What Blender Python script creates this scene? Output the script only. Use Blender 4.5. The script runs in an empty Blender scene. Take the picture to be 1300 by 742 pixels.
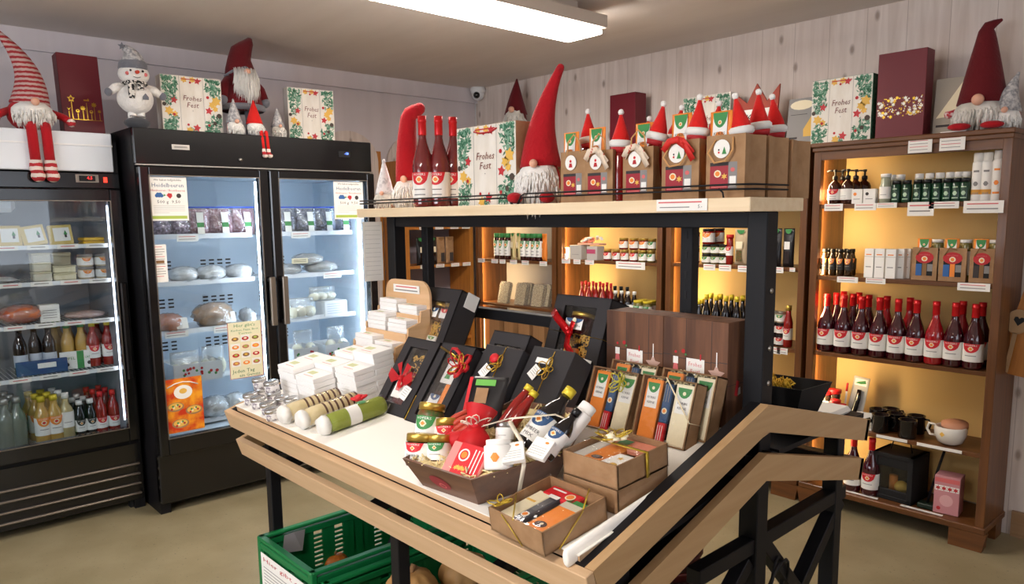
import bpy, math, random
from mathutils import Matrix, Vector
random.seed(7)
PI = math.pi
scene = bpy.context.scene
COL = scene.collection

# ------------------------------------------------------------ camera (solved from the room's own straight lines)
FPX, PPY, CAM = 948.33, 404.73, Vector((0.0, 0.0, 1.5))
YAW, PIT, ROL = .8313, .1354, .0122
_f = Vector((-math.sin(YAW)*math.cos(PIT), math.cos(YAW)*math.cos(PIT), -math.sin(PIT)))
_r0 = Vector((math.cos(YAW), math.sin(YAW), 0)); _d0 = _f.cross(_r0)
_r = math.cos(ROL)*_r0 + math.sin(ROL)*_d0
_d = -math.sin(ROL)*_r0 + math.cos(ROL)*_d0
cd = bpy.data.cameras.new('camera'); co = bpy.data.objects.new('camera', cd); COL.objects.link(co)
co.matrix_world = Matrix(((_r.x, -_d.x, -_f.x, CAM.x), (_r.y, -_d.y, -_f.y, CAM.y), (_r.z, -_d.z, -_f.z, CAM.z), (0, 0, 0, 1)))
cd.sensor_width = 36; cd.lens = FPX/1300*36; cd.shift_y = (PPY-371)/1300; cd.clip_start = .05
scene.camera = co

def ray(u, v): return _r*((u-650)/FPX) + _d*((v-PPY)/FPX) + _f
def at_z(u, v, z): r = ray(u, v); return CAM + r*((z-CAM.z)/r.z)
def at_y(u, v, y): r = ray(u, v); return CAM + r*((y-CAM.y)/r.y)
def at_x(u, v, x): r = ray(u, v); return CAM + r*((x-CAM.x)/r.x)
def at_pl(u, v, o, n): r = ray(u, v); return CAM + r*((o-CAM).dot(n)/r.dot(n))

# ------------------------------------------------------------ transforms
def T(x, y=None, z=None):
    return Matrix.Translation(Vector(x) if y is None else Vector((x, y, z)))
def RX(a): return Matrix.Rotation(math.radians(a), 4, 'X')
def RY(a): return Matrix.Rotation(math.radians(a), 4, 'Y')
def RZ(a): return Matrix.Rotation(math.radians(a), 4, 'Z')
def SC(x, y, z): return Matrix.Diagonal((x, y, z, 1))
I4 = Matrix.Identity(4)
FRONT = RX(90)                 # local x -> +x, local y -> up, local z -> -y (towards the front of a thing)
SIDE = RZ(90) @ RX(90)         # local x -> +y, local y -> up, local z -> +x

# ------------------------------------------------------------ materials
def hexc(h):
    h = h.lstrip('#'); c = [int(h[i:i+2], 16)/255 for i in (0, 2, 4)]
    return [(x/12.92 if x <= .04045 else ((x+.055)/1.055)**2.4) for x in c] + [1]
_mats = {}
def mat(name, col, rough=.5, metal=0, spec=.5, coat=0, emit=0, trans=0, alpha=1, col2=None, scale=20, stretch=(1, 1, 1), lo=.35, hi=.65,
        bump=0, bscale=None, sheen=0, ior=1.45, detail=4, sss=0):
    if name in _mats: return _mats[name]
    m = bpy.data.materials.new(name); m.use_nodes = True; _mats[name] = m
    nt = m.node_tree; b = nt.nodes['Principled BSDF']
    b.inputs['Base Color'].default_value = hexc(col)
    b.inputs['Roughness'].default_value = rough; b.inputs['Metallic'].default_value = metal
    b.inputs['Specular IOR Level'].default_value = spec; b.inputs['IOR'].default_value = ior
    b.inputs['Coat Weight'].default_value = coat; b.inputs['Coat Roughness'].default_value = .08
    b.inputs['Transmission Weight'].default_value = trans; b.inputs['Alpha'].default_value = alpha
    b.inputs['Sheen Weight'].default_value = sheen
    if sss: b.inputs['Subsurface Weight'].default_value = sss; b.inputs['Subsurface Scale'].default_value = .02
    if emit: b.inputs['Emission Color'].default_value = hexc(col); b.inputs['Emission Strength'].default_value = emit
    m.diffuse_color = hexc(col)
    if col2 or bump:
        tc = nt.nodes.new('ShaderNodeTexCoord'); mp = nt.nodes.new('ShaderNodeMapping')
        mp.inputs['Scale'].default_value = stretch
        nt.links.new(tc.outputs['Object'], mp.inputs['Vector'])
    if col2:
        n = nt.nodes.new('ShaderNodeTexNoise'); n.inputs['Scale'].default_value = scale; n.inputs['Detail'].default_value = detail
        nt.links.new(mp.outputs['Vector'], n.inputs['Vector'])
        r = nt.nodes.new('ShaderNodeValToRGB'); r.color_ramp.elements[0].position = lo; r.color_ramp.elements[1].position = hi
        r.color_ramp.elements[0].color = hexc(col); r.color_ramp.elements[1].color = hexc(col2)
        nt.links.new(n.outputs['Fac'], r.inputs['Fac']); nt.links.new(r.outputs['Color'], b.inputs['Base Color'])
    if bump:
        n2 = nt.nodes.new('ShaderNodeTexNoise'); n2.inputs['Scale'].default_value = bscale or scale; n2.inputs['Detail'].default_value = 3
        nt.links.new(mp.outputs['Vector'], n2.inputs['Vector'])
        bp = nt.nodes.new('ShaderNodeBump'); bp.inputs['Strength'].default_value = bump; bp.inputs['Distance'].default_value = .01
        nt.links.new(n2.outputs['Fac'], bp.inputs['Height']); nt.links.new(bp.outputs['Normal'], b.inputs['Normal'])
    return m

def clear_mat(name, tint='#ffffff', gloss='#ffffff', base=.06, rough=.05, milky=0, bump=0, bscale=30, top=.6):
    """see-through film or glass: transparent mixed with glossy by facing angle, plus a little diffuse haze"""
    if name in _mats: return _mats[name]
    m = bpy.data.materials.new(name); m.use_nodes = True; _mats[name] = m
    nt = m.node_tree; N = nt.nodes; L = nt.links; N.remove(N['Principled BSDF']); out = N['Material Output']
    t = N.new('ShaderNodeBsdfTransparent'); t.inputs[0].default_value = hexc(tint)
    g = N.new('ShaderNodeBsdfGlossy'); g.inputs[0].default_value = hexc(gloss); g.inputs['Roughness'].default_value = rough
    lw = N.new('ShaderNodeLayerWeight'); lw.inputs['Blend'].default_value = .25
    mr = N.new('ShaderNodeMapRange'); mr.inputs['To Min'].default_value = base; mr.inputs['To Max'].default_value = top
    L.new(lw.outputs['Fresnel'], mr.inputs['Value'])
    mx = N.new('ShaderNodeMixShader'); L.new(mr.outputs[0], mx.inputs[0]); L.new(t.outputs[0], mx.inputs[1]); L.new(g.outputs[0], mx.inputs[2])
    last = mx
    if milky:
        d = N.new('ShaderNodeBsdfDiffuse'); d.inputs[0].default_value = hexc(gloss)
        m2 = N.new('ShaderNodeMixShader'); m2.inputs[0].default_value = milky; L.new(mx.outputs[0], m2.inputs[1]); L.new(d.outputs[0], m2.inputs[2]); last = m2
    if bump:
        tc = N.new('ShaderNodeTexCoord'); n2 = N.new('ShaderNodeTexNoise'); n2.inputs['Scale'].default_value = bscale
        L.new(tc.outputs['Object'], n2.inputs['Vector'])
        bp = N.new('ShaderNodeBump'); bp.inputs['Strength'].default_value = bump; bp.inputs['Distance'].default_value = .01
        L.new(n2.outputs['Fac'], bp.inputs['Height']); L.new(bp.outputs['Normal'], g.inputs['Normal']); L.new(bp.outputs['Normal'], lw.inputs['Normal'])
    L.new(last.outputs[0], out.inputs[0])
    return m

# ------------------------------------------------------------ mesh builder
class MB:
    def __init__(s): s.v = []; s.f = []; s.m = []; s.sm = []; s.mats = []
    def mi(s, m):
        if m not in s.mats: s.mats.append(m)
        return s.mats.index(m)
    def add(s, vs, fs, m, smooth=False, M=None):
        o = len(s.v); k = s.mi(m)
        s.v += [tuple(M @ Vector(p)) for p in vs] if M is not None else [tuple(p) for p in vs]
        for f in fs: s.f.append([i+o for i in f]); s.m.append(k); s.sm.append(smooth)
        return s
    def box(s, c, d, m, M=None, bev=0):
        x, y, z = [q/2 for q in d]; cx, cy, cz = c
        if bev <= 0:
            vs = [(cx+a*x, cy+b*y, cz+e*z) for a in (-1, 1) for b in (-1, 1) for e in (-1, 1)]
            fs = [(0, 1, 3, 2), (4, 6, 7, 5), (0, 4, 5, 1), (2, 3, 7, 6), (0, 2, 6, 4), (1, 5, 7, 3)]
            return s.add(vs, fs, m, False, M)
        b_ = min(bev, x*.9, y*.9, z*.9); vs = []; ix = {}
        for a in (-1, 1):
            for b in (-1, 1):
                for e in (-1, 1):
                    for ax in range(3):
                        p = [a*(x-b_), b*(y-b_), e*(z-b_)]; p[ax] = (a*x, b*y, e*z)[ax]
                        ix[a, b, e, ax] = len(vs); vs.append((cx+p[0], cy+p[1], cz+p[2]))
        fs = []
        S = (-1, 1)
        for ax in range(3):
            for sg in S:
                q = []
                for (p_, r_) in ((-1, -1), (1, -1), (1, 1), (-1, 1)):
                    k = [0, 0, 0]; k[ax] = sg; k[(ax+1) % 3] = p_; k[(ax+2) % 3] = r_; q.append(ix[k[0], k[1], k[2], ax])
                fs.append(q if sg > 0 else q[::-1])
        for ax in range(3):      # edges along ax
            u_, w_ = (ax+1) % 3, (ax+2) % 3
            for p_ in S:
                for r_ in S:
                    def K(t, a_): k = [0, 0, 0]; k[ax] = t; k[u_] = p_; k[w_] = r_; return ix[k[0], k[1], k[2], a_]
                    fs.append([K(-1, u_), K(1, u_), K(1, w_), K(-1, w_)])
        for a in S:
            for b in S:
                for e in S: fs.append([ix[a, b, e, 0], ix[a, b, e, 1], ix[a, b, e, 2]])
        return s.add(vs, fs, m, False, M)
    def lathe(s, prof, m, c=(0, 0, 0), n=16, M=None, a0=0, a1=360, smooth=True, caps=True):
        full = abs(a1-a0) >= 360; k = n if full else n+1; vs = []
        for r, z in prof:
            for i in range(k):
                a = math.radians(a0+(a1-a0)*i/n); vs.append((c[0]+r*math.cos(a), c[1]+r*math.sin(a), c[2]+z))
        fs = []
        for j in range(len(prof)-1):
            for i in range(n):
                i2 = (i+1) % k; fs.append((j*k+i, j*k+i2, (j+1)*k+i2, (j+1)*k+i))
        if caps and full:
            if prof[0][0] > 1e-5: fs.append(tuple(range(k))[::-1])
            if prof[-1][0] > 1e-5: fs.append(tuple((len(prof)-1)*k+i for i in range(k)))
        return s.add(vs, fs, m, smooth, M)
    def sweep(s, pts, radii, m, n=8, M=None, smooth=True, flat=1, caps=True):
        pts = [Vector(p) for p in pts]
        if not hasattr(radii, '__len__'): radii = [radii]*len(pts)
        vs = []; up = None
        for i, p in enumerate(pts):
            t = (pts[min(i+1, len(pts)-1)]-pts[max(i-1, 0)])
            if t.length < 1e-9: t = Vector((0, 0, 1))
            t.normalize()
            if up is None: up = Vector((0, 1, 0)) if abs(t.y) < .9 else Vector((1, 0, 0))
            up = (up - t*up.dot(t));
            if up.length < 1e-6: up = t.orthogonal()
            up.normalize(); sd = t.cross(up)
            for k in range(n):
                a = 2*PI*k/n; vs.append(p+(sd*math.cos(a)+up*math.sin(a)*flat)*radii[i])
        fs = [(i*n+k, i*n+(k+1) % n, (i+1)*n+(k+1) % n, (i+1)*n+k) for i in range(len(pts)-1) for k in range(n)]
        if caps: fs += [tuple(range(n))[::-1], tuple((len(pts)-1)*n+k for k in range(n))]
        return s.add(vs, fs, m, smooth, M)
    def ball(s, c, r, m, M=None, n=12, k=8, nz=0, seed=0):
        """ellipsoid, r a number or three radii; nz roughens it"""
        if not hasattr(r, '__len__'): r = (r, r, r)
        rd = random.Random(seed); vs = [(c[0], c[1], c[2]-r[2])]
        for j in range(1, k):
            ph = -PI/2+PI*j/k
            for i in range(n):
                th = 2*PI*i/n; q = 1+nz*rd.uniform(-1, 1)
                vs.append((c[0]+r[0]*q*math.cos(ph)*math.cos(th), c[1]+r[1]*q*math.cos(ph)*math.sin(th), c[2]+r[2]*q*math.sin(ph)))
        vs.append((c[0], c[1], c[2]+r[2])); L = len(vs)-1
        fs = [(0, 1+(i+1) % n, 1+i) for i in range(n)]
        for j in range(k-2):
            for i in range(n): a = 1+j*n; fs.append((a+i, a+(i+1) % n, a+n+(i+1) % n, a+n+i))
        a = 1+(k-2)*n; fs += [(a+i, a+(i+1) % n, L) for i in range(n)]
        return s.add(vs, fs, m, True, M)
    def prism(s, poly, d, m, M=None, smooth=False):
        """2-D outline (ccw) in local xy, from z=0 to z=d"""
        n = len(poly); vs = [(x, y, 0) for x, y in poly]+[(x, y, d) for x, y in poly]
        fs = [tuple(range(n))[::-1], tuple(range(n, 2*n))]+[(i, (i+1) % n, n+(i+1) % n, n+i) for i in range(n)]
        return s.add(vs, fs, m, smooth, M)
    def poly(s, poly, m, M=None):
        return s.add([(x, y, 0) for x, y in poly], [tuple(range(len(poly)))], m, False, M)
    def rect(s, x0, y0, x1, y1, m, M=None): return s.poly([(x0, y0), (x1, y0), (x1, y1), (x0, y1)], m, M)
    def disc(s, c, r, m, M=None, n=16, ry=None):
        return s.poly([(c[0]+r*math.cos(2*PI*i/n), c[1]+(ry or r)*math.sin(2*PI*i/n)) for i in range(n)], m, M)
    def star(s, c, r, m, M=None, n=5, q=.45, a=90):
        return s.poly([(c[0]+(r if i % 2 == 0 else r*q)*math.cos(math.radians(a+180*i/n)), c[1]+(r if i % 2 == 0 else r*q)*math.sin(math.radians(a+180*i/n))) for i in range(2*n)], m, M)
    def text(s, t, size, m, M=None, c=(0, 0), ital=0, cyl=None, w=None, bold=0):
        """flat lettering centred on c in local xy (w: fit to this width; cyl: bent round a cylinder of that radius whose axis is local y)"""
        vs, fs = text_mesh(t, bold)
        if not vs: return s
        xs = [v[0] for v in vs]; wd = max(xs)-min(xs); mx = (max(xs)+min(xs))/2
        sx = size if w is None else w/wd
        o = [((v[0]-mx+ital*v[1])*sx+c[0], (v[1]-.33)*size+c[1], 0) for v in vs]
        if cyl: o = [(cyl*math.sin(x/cyl), y, cyl*(math.cos(x/cyl))) for x, y, _ in o]
        return s.add(o, fs, m, False, M)
    def build(s, name, parent=None, M=None, label=None, bevel=0, cat=None, group=None, kind=None, sub=0):
        me = bpy.data.meshes.new(name); me.from_pydata(s.v, [], s.f)
        for m in s.mats: me.materials.append(m)
        me.polygons.foreach_set('material_index', s.m); me.polygons.foreach_set('use_smooth', s.sm); me.update()
        o = bpy.data.objects.new(name, me); COL.objects.link(o)
        if M is not None: o.matrix_world = M
        if parent is not None: o.parent = parent
        if bevel:
            b = o.modifiers.new('bevel', 'BEVEL'); b.width = bevel; b.segments = 2; b.limit_method = 'ANGLE'; b.angle_limit = .7
        if sub: q = o.modifiers.new('sub', 'SUBSURF'); q.levels = sub; q.render_levels = sub
        tag(o, label, cat, group, kind)
        return o

_tx = {}
def text_mesh(t, bold=0):
    if (t, bold) in _tx: return _tx[t, bold]
    cu = bpy.data.curves.new('lettering', 'FONT'); cu.body = t; cu.resolution_u = 1; cu.offset = bold; cu.align_x = 'CENTER'
    ob = bpy.data.objects.new('lettering', cu); me = ob.to_mesh()
    r = ([tuple(v.co) for v in me.vertices], [list(p.vertices) for p in me.polygons]); ob.to_mesh_clear()
    bpy.data.objects.remove(ob); bpy.data.curves.remove(cu); _tx[t, bold] = r
    return r

def tag(o, label=None, cat=None, group=None, kind=None):
    if label: o['label'] = label
    if cat: o['category'] = cat
    if group: o['group'] = group
    if kind: o['kind'] = kind
    return o
def thing(name, label, cat, loc=(0, 0, 0), rz=0, group=None, M=None):
    o = bpy.data.objects.new(name, None); o.empty_display_size = .05; COL.objects.link(o)
    o.matrix_world = M if M is not None else T(*loc) @ RZ(rz)
    return tag(o, label, cat, group)
KIDS = {}
def dup(root, M, label, group=None):
    r = root.copy(); COL.objects.link(r); r.matrix_world = M; r['label'] = label
    if group: r['group'] = group
    for ch in kids(root):
        c = ch.copy(); COL.objects.link(c); c.parent = r
        for g in kids(ch):
            e = g.copy(); COL.objects.link(e); e.parent = c
    return r
_all = {}
def kids(o):
    if o.name not in _all: _all[o.name] = list(o.children)
    return _all[o.name]
def at(loc, rz=0, s=1): return T(*loc) @ RZ(rz) @ SC(s, s, s)
ORD = ['first', 'second', 'third', 'fourth', 'fifth', 'sixth', 'seventh', 'eighth', 'ninth', 'tenth', 'eleventh', 'twelfth', 'thirteenth', 'fourteenth']
def nth(i, n):
    """a place in a row of n, seen from left"""
    if n == 1: return 'only'
    if i == 0: return 'leftmost'
    if i == n-1: return 'rightmost'
    return ORD[i]+' from left'
class Row:
    """first call places the prototype itself, later calls copy it"""
    def __init__(s, proto): s.p = proto; s.used = False
    def put(s, M, label, group=None):
        if not s.used:
            s.used = True; s.p.matrix_world = M; s.p['label'] = label
            if group: s.p['group'] = group
            return s.p
        return dup(s.p, M, label, group)
# ============================================================ MATERIALS OF THE ROOM
def wall_wood(name, c1, c2, dark, plank=.19):
    m = bpy.data.materials.new(name); m.use_nodes = True; nt = m.node_tree; N = nt.nodes; L = nt.links; b = N['Principled BSDF']
    b.inputs['Roughness'].default_value = .7; b.inputs['Specular IOR Level'].default_value = .25
    tc = N.new('ShaderNodeTexCoord'); mp = N.new('ShaderNodeMapping'); mp.inputs['Scale'].default_value = (9, 9, .7)
    L.new(tc.outputs['Object'], mp.inputs['Vector'])
    n = N.new('ShaderNodeTexNoise'); n.inputs['Scale'].default_value = 3; n.inputs['Detail'].default_value = 6; n.inputs['Distortion'].default_value = .6
    L.new(mp.outputs[0], n.inputs['Vector'])
    r = N.new('ShaderNodeValToRGB'); r.color_ramp.elements[0].position = .3; r.color_ramp.elements[1].position = .7
    r.color_ramp.elements[0].color = hexc(c1); r.color_ramp.elements[1].color = hexc(c2); L.new(n.outputs['Fac'], r.inputs['Fac'])
    v = N.new('ShaderNodeTexVoronoi'); v.inputs['Scale'].default_value = 1; mp2 = N.new('ShaderNodeMapping'); mp2.inputs['Scale'].default_value = (4.2, 4.2, 2.1)
    v.voronoi_dimensions = '2D'; s2 = N.new('ShaderNodeSeparateXYZ'); a2 = N.new('ShaderNodeMath'); a2.operation = 'ADD'; c2_ = N.new('ShaderNodeCombineXYZ')
    L.new(tc.outputs['Object'], s2.inputs[0]); L.new(s2.outputs[0], a2.inputs[0]); L.new(s2.outputs[1], a2.inputs[1]); L.new(a2.outputs[0], c2_.inputs[0]); L.new(s2.outputs[2], c2_.inputs[1])
    mp2.inputs['Scale'].default_value = (5.2, 2.6, 1); L.new(c2_.outputs[0], mp2.inputs['Vector']); L.new(mp2.outputs[0], v.inputs['Vector'])
    r2 = N.new('ShaderNodeValToRGB'); r2.color_ramp.elements[0].position = .03; r2.color_ramp.elements[1].position = .085
    r2.color_ramp.elements[0].color = (1, 1, 1, 1); r2.color_ramp.elements[1].color = (0, 0, 0, 1); L.new(v.outputs['Distance'], r2.inputs['Fac'])
    mx = N.new('ShaderNodeMix'); mx.data_type = 'RGBA'; mx.inputs[7].default_value = hexc(dark)
    ml = N.new('ShaderNodeMath'); ml.operation = 'MULTIPLY'; ml.inputs[1].default_value = .8
    L.new(r2.outputs[0], ml.inputs[0]); L.new(ml.outputs[0], mx.inputs[0]); L.new(r.outputs[0], mx.inputs[6])
    sx = N.new('ShaderNodeSeparateXYZ'); L.new(tc.outputs['Object'], sx.inputs[0])
    ad = N.new('ShaderNodeMath'); ad.operation = 'ADD'; L.new(sx.outputs[0], ad.inputs[0]); L.new(sx.outputs[1], ad.inputs[1])
    dv = N.new('ShaderNodeMath'); dv.operation = 'DIVIDE'; dv.inputs[1].default_value = plank; L.new(ad.outputs[0], dv.inputs[0])
    fr = N.new('ShaderNodeMath'); fr.operation = 'FRACT'; L.new(dv.outputs[0], fr.inputs[0])
    lt = N.new('ShaderNodeMath'); lt.operation = 'LESS_THAN'; lt.inputs[1].default_value = .014; L.new(fr.outputs[0], lt.inputs[0])
    m3 = N.new('ShaderNodeMix'); m3.data_type = 'RGBA'; m3.inputs[7].default_value = hexc(dark)
    ml2 = N.new('ShaderNodeMath'); ml2.operation = 'MULTIPLY'; ml2.inputs[1].default_value = .6; L.new(lt.outputs[0], ml2.inputs[0])
    L.new(ml2.outputs[0], m3.inputs[0]); L.new(mx.outputs[2], m3.inputs[6]); L.new(m3.outputs[2], b.inputs['Base Color'])
    _mats[name] = m
    return m
def wood(name, c1, c2, axis='z', rough=.5, coat=0, fine=14, bump=.05):
    st = {'x': (1, fine, fine), 'y': (fine, 1, fine), 'z': (fine, fine, 1)}[axis]
    return mat(name, c1, rough, coat=coat, col2=c2, scale=3.2, stretch=st, lo=.32, hi=.7, detail=6, bump=bump, bscale=5)
M_wallb = wall_wood('whitewashed_boards', '#cbbcb2', '#dfd3cb', '#8f7c70')
M_walll = mat('pale_wall_panel', '#cdc5c8', .75, col2='#d4cccf', scale=1.5, stretch=(1, 6, .4))
M_ceil = mat('ceiling_board', '#e4dbd4', .8, col2='#dcd2ca', scale=1.2, stretch=(.6, 3, 1))
M_floor = mat('speckled_linoleum', '#988c6e', .42, col2='#8a7e60', scale=4, spec=.35)
def _speckle():
    nt = M_floor.node_tree; N = nt.nodes; L = nt.links; b = N['Principled BSDF']
    src = b.inputs['Base Color'].links[0].from_socket
    n = N.new('ShaderNodeTexNoise'); n.inputs['Scale'].default_value = 75; n.inputs['Detail'].default_value = 2
    tc = N.new('ShaderNodeTexCoord'); L.new(tc.outputs['Object'], n.inputs['Vector'])
    r = N.new('ShaderNodeValToRGB'); r.color_ramp.elements[0].position = .66; r.color_ramp.elements[1].position = .72
    L.new(n.outputs['Fac'], r.inputs['Fac'])
    r.color_ramp.elements[1].color = (.75, .75, .75, 1)
    mx = N.new('ShaderNodeMix'); mx.data_type = 'RGBA'; mx.inputs[7].default_value = hexc('#6d6350')
    L.new(r.outputs[0], mx.inputs[0]); L.new(src, mx.inputs[6]); L.new(mx.outputs[2], b.inputs['Base Color'])
_speckle()
M_white = mat('white_plastic', '#e8e8e8', .4)
M_metalw = mat('white_enamel', '#dfe3e8', .3, coat=.3)
M_black = mat('black_powder_coat', '#131215', .5, spec=.3)
M_blackg = mat('black_gloss', '#0c0b0d', .22, coat=.4)
M_blackm = mat('black_matt', '#131214', .7)
M_chrome = mat('brushed_steel', '#b8b4ae', .3, metal=1)
M_steel = mat('grey_steel_handle', '#8d8378', .35, metal=.8)
M_paper = mat('white_paper', '#efece6', .7)
M_pinkp = mat('rose_print', '#d46a6a', .7)
M_ink = mat('dark_ink', '#3a3434', .7)
M_inkg = mat('grey_ink', '#8a8684', .7)
M_redp = mat('red_print', '#b8242a', .6)
M_redb = mat('bright_red_print', '#d2202a', .5)
M_greenp = mat('green_print', '#3f8a4a', .6)
M_lime = mat('lime_print', '#a9bd52', .6)
M_bluep = mat('blue_print', '#2f5f9c', .6)
M_orangep = mat('orange_print', '#ee8a33', .55)
M_cream = mat('cream_print', '#efe3c2', .6)
M_gold = mat('gold_foil', '#c9a23c', .28, metal=1)
M_goldp = mat('gold_print', '#d6a63a', .4, metal=.6)
M_kraft = mat('kraft_paper', '#a98460', .8, col2='#9a7551', scale=30)
M_kraftd = mat('kraft_paper_inside', '#8a6540', .85)
M_bwood = wood('brown_stained_wood', '#5a3518', '#744720', 'z', .45, .15)
M_bwoodx = wood('brown_stained_wood_long', '#5a3518', '#744720', 'x', .45, .15)
M_owood = wood('honey_wood', '#a8692a', '#bf7d36', 'z', .45, .1)
M_backp = mat('cream_back_panel', '#e0bc78', .6)
M_backg = mat('grey_back_panel', '#b3aba2', .6)
M_beech = wood('beech_laminate', '#c9a884', '#bf9c76', 'x', .45, 0, 20, .02)
M_beechy = wood('beech_laminate_side', '#bd9a70', '#b28e63', 'y', .45, 0, 20, .02)
M_beechl = wood('pale_beech_shelf', '#ecd6b4', '#e3c9a2', 'x', .45, 0, 20, .02)
M_glass = clear_mat('door_glass', '#f4f8fa', '#ffffff', .03, .02)
M_film = clear_mat('clear_cellophane', '#fdfdfd', '#ffffff', .02, .1, 0, .4, 25, .3)
M_filmm = clear_mat('milky_plastic', '#ffffff', '#eef1f4', .10, .22, .10, .5, 25)
M_led = mat('led_tube', '#e4f1ff', .4, emit=17)
M_ledw = mat('warm_led_strip', '#ffc070', .4, emit=16)
M_lamp = mat('lamp_diffuser', '#fff6ec', .5, emit=26)

XL, YB, ZC = -4.73, 3.95, 2.51
XR, YF = 2.4, -2.6
WP1, WP2 = 30, 1.5
# ============================================================ ROOM SHELL
def struct(name, mb, label=None): return mb.build(name, kind='structure', label=label)
struct('floor', MB().box(((XL+XR)/2, (YB+YF)/2, -.05), (XR-XL+.2, YB-YF+.2, .1), M_floor))
struct('ceiling', MB().box(((XL+XR)/2, (YB+YF)/2, ZC+.05), (XR-XL+.2, YB-YF+.2, .1), M_ceil))
struct('wall_left', MB().box((XL-.05, (YB+YF)/2, ZC/2), (.1, YB-YF+.2, ZC), M_walll))
struct('wall_back', MB().box(((XL+XR)/2, YB+.05, ZC/2), (XR-XL, .1, ZC), M_wallb))
struct('wall_right', MB().box((XR+.05, (YB+YF)/2, ZC/2), (.1, YB-YF+.2, ZC), M_walll))
struct('wall_front', MB().box(((XL+XR)/2, YF-.05, ZC/2), (XR-XL, .1, ZC), M_walll))
mb = MB(); mb.box((XL+.011, (YB+YF)/2, ZC-.055), (.022, YB-YF, .11), M_walll); struct('trim_1', mb)
mb = MB(); mb.box(((-.89+XR)/2, YB-.009, .06), (XR+.89, .018, .12), wood('skirting_wood', '#9b7a58', '#8c6b49', 'x')); struct('baseboard_back', mb)

# ============================================================ LIGHTS
def ceiling_light(loc, label, seen=True):
    t = thing('ceiling_light', label, 'ceiling lamp', loc)
    L_, W_ = 1.45, .25
    fm = mat('lamp_housing', '#cfc4b8', .5)
    h = MB(); z0, z1 = -.125, -.05
    h.box((0, 0, (z0+z1)/2+.008), (W_+.03, L_, z1-z0-.016), fm, bev=.004)
    h.box((0, 0, -.025), (.16, L_-.3, .05), fm)
    h.build('lamp_housing', t)
    d = MB().box((0, 0, z0-.001), (W_-.02, L_-.02, .018), M_lamp, bev=.004); d.build('lamp_diffuser', t)
    return t
ceiling_light((-2.6, 2.17, ZC), 'long flat white ceiling lamp, lit, above the sales island')
ceiling_light((-.9, -.9, ZC), 'long flat white ceiling lamp, lit, behind the viewer')
M_addpane = mat('added_glow_pane', '#dfe8f5', .5, emit=1.5)  # glowing pane of the added windows, no sky behind it
def window(name, M, w, h, power, col):  # unseen window plus area light, added to brighten the upper room
    b = MB(); fw = .06
    for c, s_ in (((0, 0, fw/2), (w, .06, fw)), ((0, 0, h-fw/2), (w, .06, fw)), ((-w/2+fw/2, 0, h/2), (fw, .06, h)), ((w/2-fw/2, 0, h/2), (fw, .06, h)), ((0, 0, h/2), (.05, .05, h))): b.box(c, s_, M_white)
    b.box((0, .02, h/2), (w-.04, .01, h-.04), M_addpane); o = b.build(name, M=M, kind='structure')
    la = bpy.data.lights.new('added_daylight', 'AREA'); la.shape = 'RECTANGLE'; la.size = w; la.size_y = h; la.energy = power; la.color = col
    lo_ = bpy.data.objects.new('added_daylight', la); COL.objects.link(lo_); lo_.matrix_world = M @ T(0, -.05, h/2) @ RX(-90)
window('added_window_1', T(-1.6, YF+.04, .95) @ RZ(180), 2.6, 1.3, WP1, (.86, .92, 1))  # added behind the viewer as cool fill for back wall and ceiling
window('added_window_2', T(XR-.04, .9, .95) @ RZ(-90), 2.4, 1.3, WP2, (.9, .94, 1))  # added out of view to lift the left wall and right-facing boards

# ============================================================ FREEZERS
def freezer_shell(t, x0, x1, h, dep, doors, hz, gz0, gz1, inner):
    """cabinet with its front in the plane y=0 (facing -y), its left end at x=x0; doors: list of (xa, xb)"""
    b = MB(); th = .05
    w = x1-x0; cx = (x0+x1)/2
    b.box((x0+th/2, dep/2, h/2), (th, dep-.05, h), M_black); b.box((x1-th/2, dep/2, h/2), (th, dep-.05, h), M_black)
    b.box((cx, dep-.04, h/2), (w, .03, h), M_black)
    b.box((cx, dep/2, h-.02), (w, dep-.05, .04), M_black)
    b.box((cx, dep/2+.02, gz0-.09), (w-.02, dep-.09, .06), M_black)
    b.box((cx, dep/2+.02, .12), (w-.06, dep-.1, .18), M_blackm)
    b.build('cabinet', t)
    i = MB(); a, c = x0+th, x1-th
    i.box((a+.005, dep/2, (gz0+hz)/2), (.01, dep-.12, hz-gz0+.04), inner); i.box((c-.005, dep/2, (gz0+hz)/2), (.01, dep-.12, hz-gz0+.04), inner)
    i.box((cx, dep-.075, (gz0+hz)/2), (w-.1, .02, hz-gz0+.04), inner); i.box((cx, dep/2, hz+.01), (w-.1, dep-.12, .02), inner)
    i.box((cx, dep/2, gz0-.045), (w-.1, dep-.12, .02), inner)
    for zz in (1.0, 1.22, .75) if inner is M_frin else ():          # rows of air slots in the back
        for k in [q for q in range(int((w-.3)/.05)) if q % 7 < 4]:
            for q in range(3): i.box((x0+.17+k*.05, dep-.0865, zz+q*.022), (.03, .003, .009), M_blackm)
    i.build('inner_lining', t)
    return t
fr2_lab = 'tall black two-door glass freezer with bright blue-white interior, on the right'
FX2, FY2 = -3.92, 1.136
frz2 = thing('freezer', fr2_lab, 'freezer', (FX2, FY2, 0), 90)
W2 = 1.319
M_frin = mat('freezer_lining_blue', '#dceaf6', .4)
freezer_shell(frz2, 0, W2, 1.95, .72, None, 1.735, .42, 1.72, M_frin)
b = MB(); b.box((W2/2, .02, 1.862), (W2, .04, .172), M_blackg, bev=.004); b.box((W2/2, -.002, 1.773), (W2, .02, .006), M_chrome); b.build('header_panel', frz2)
b = MB(); b.box((.217, -.002, 1.864), (.085, .004, .024), M_chrome); b.rect(-.032, -.004, .032, .004, M_inkg, T(.217, -.0045, 1.864) @ FRONT); b.build('badge', frz2)
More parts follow.
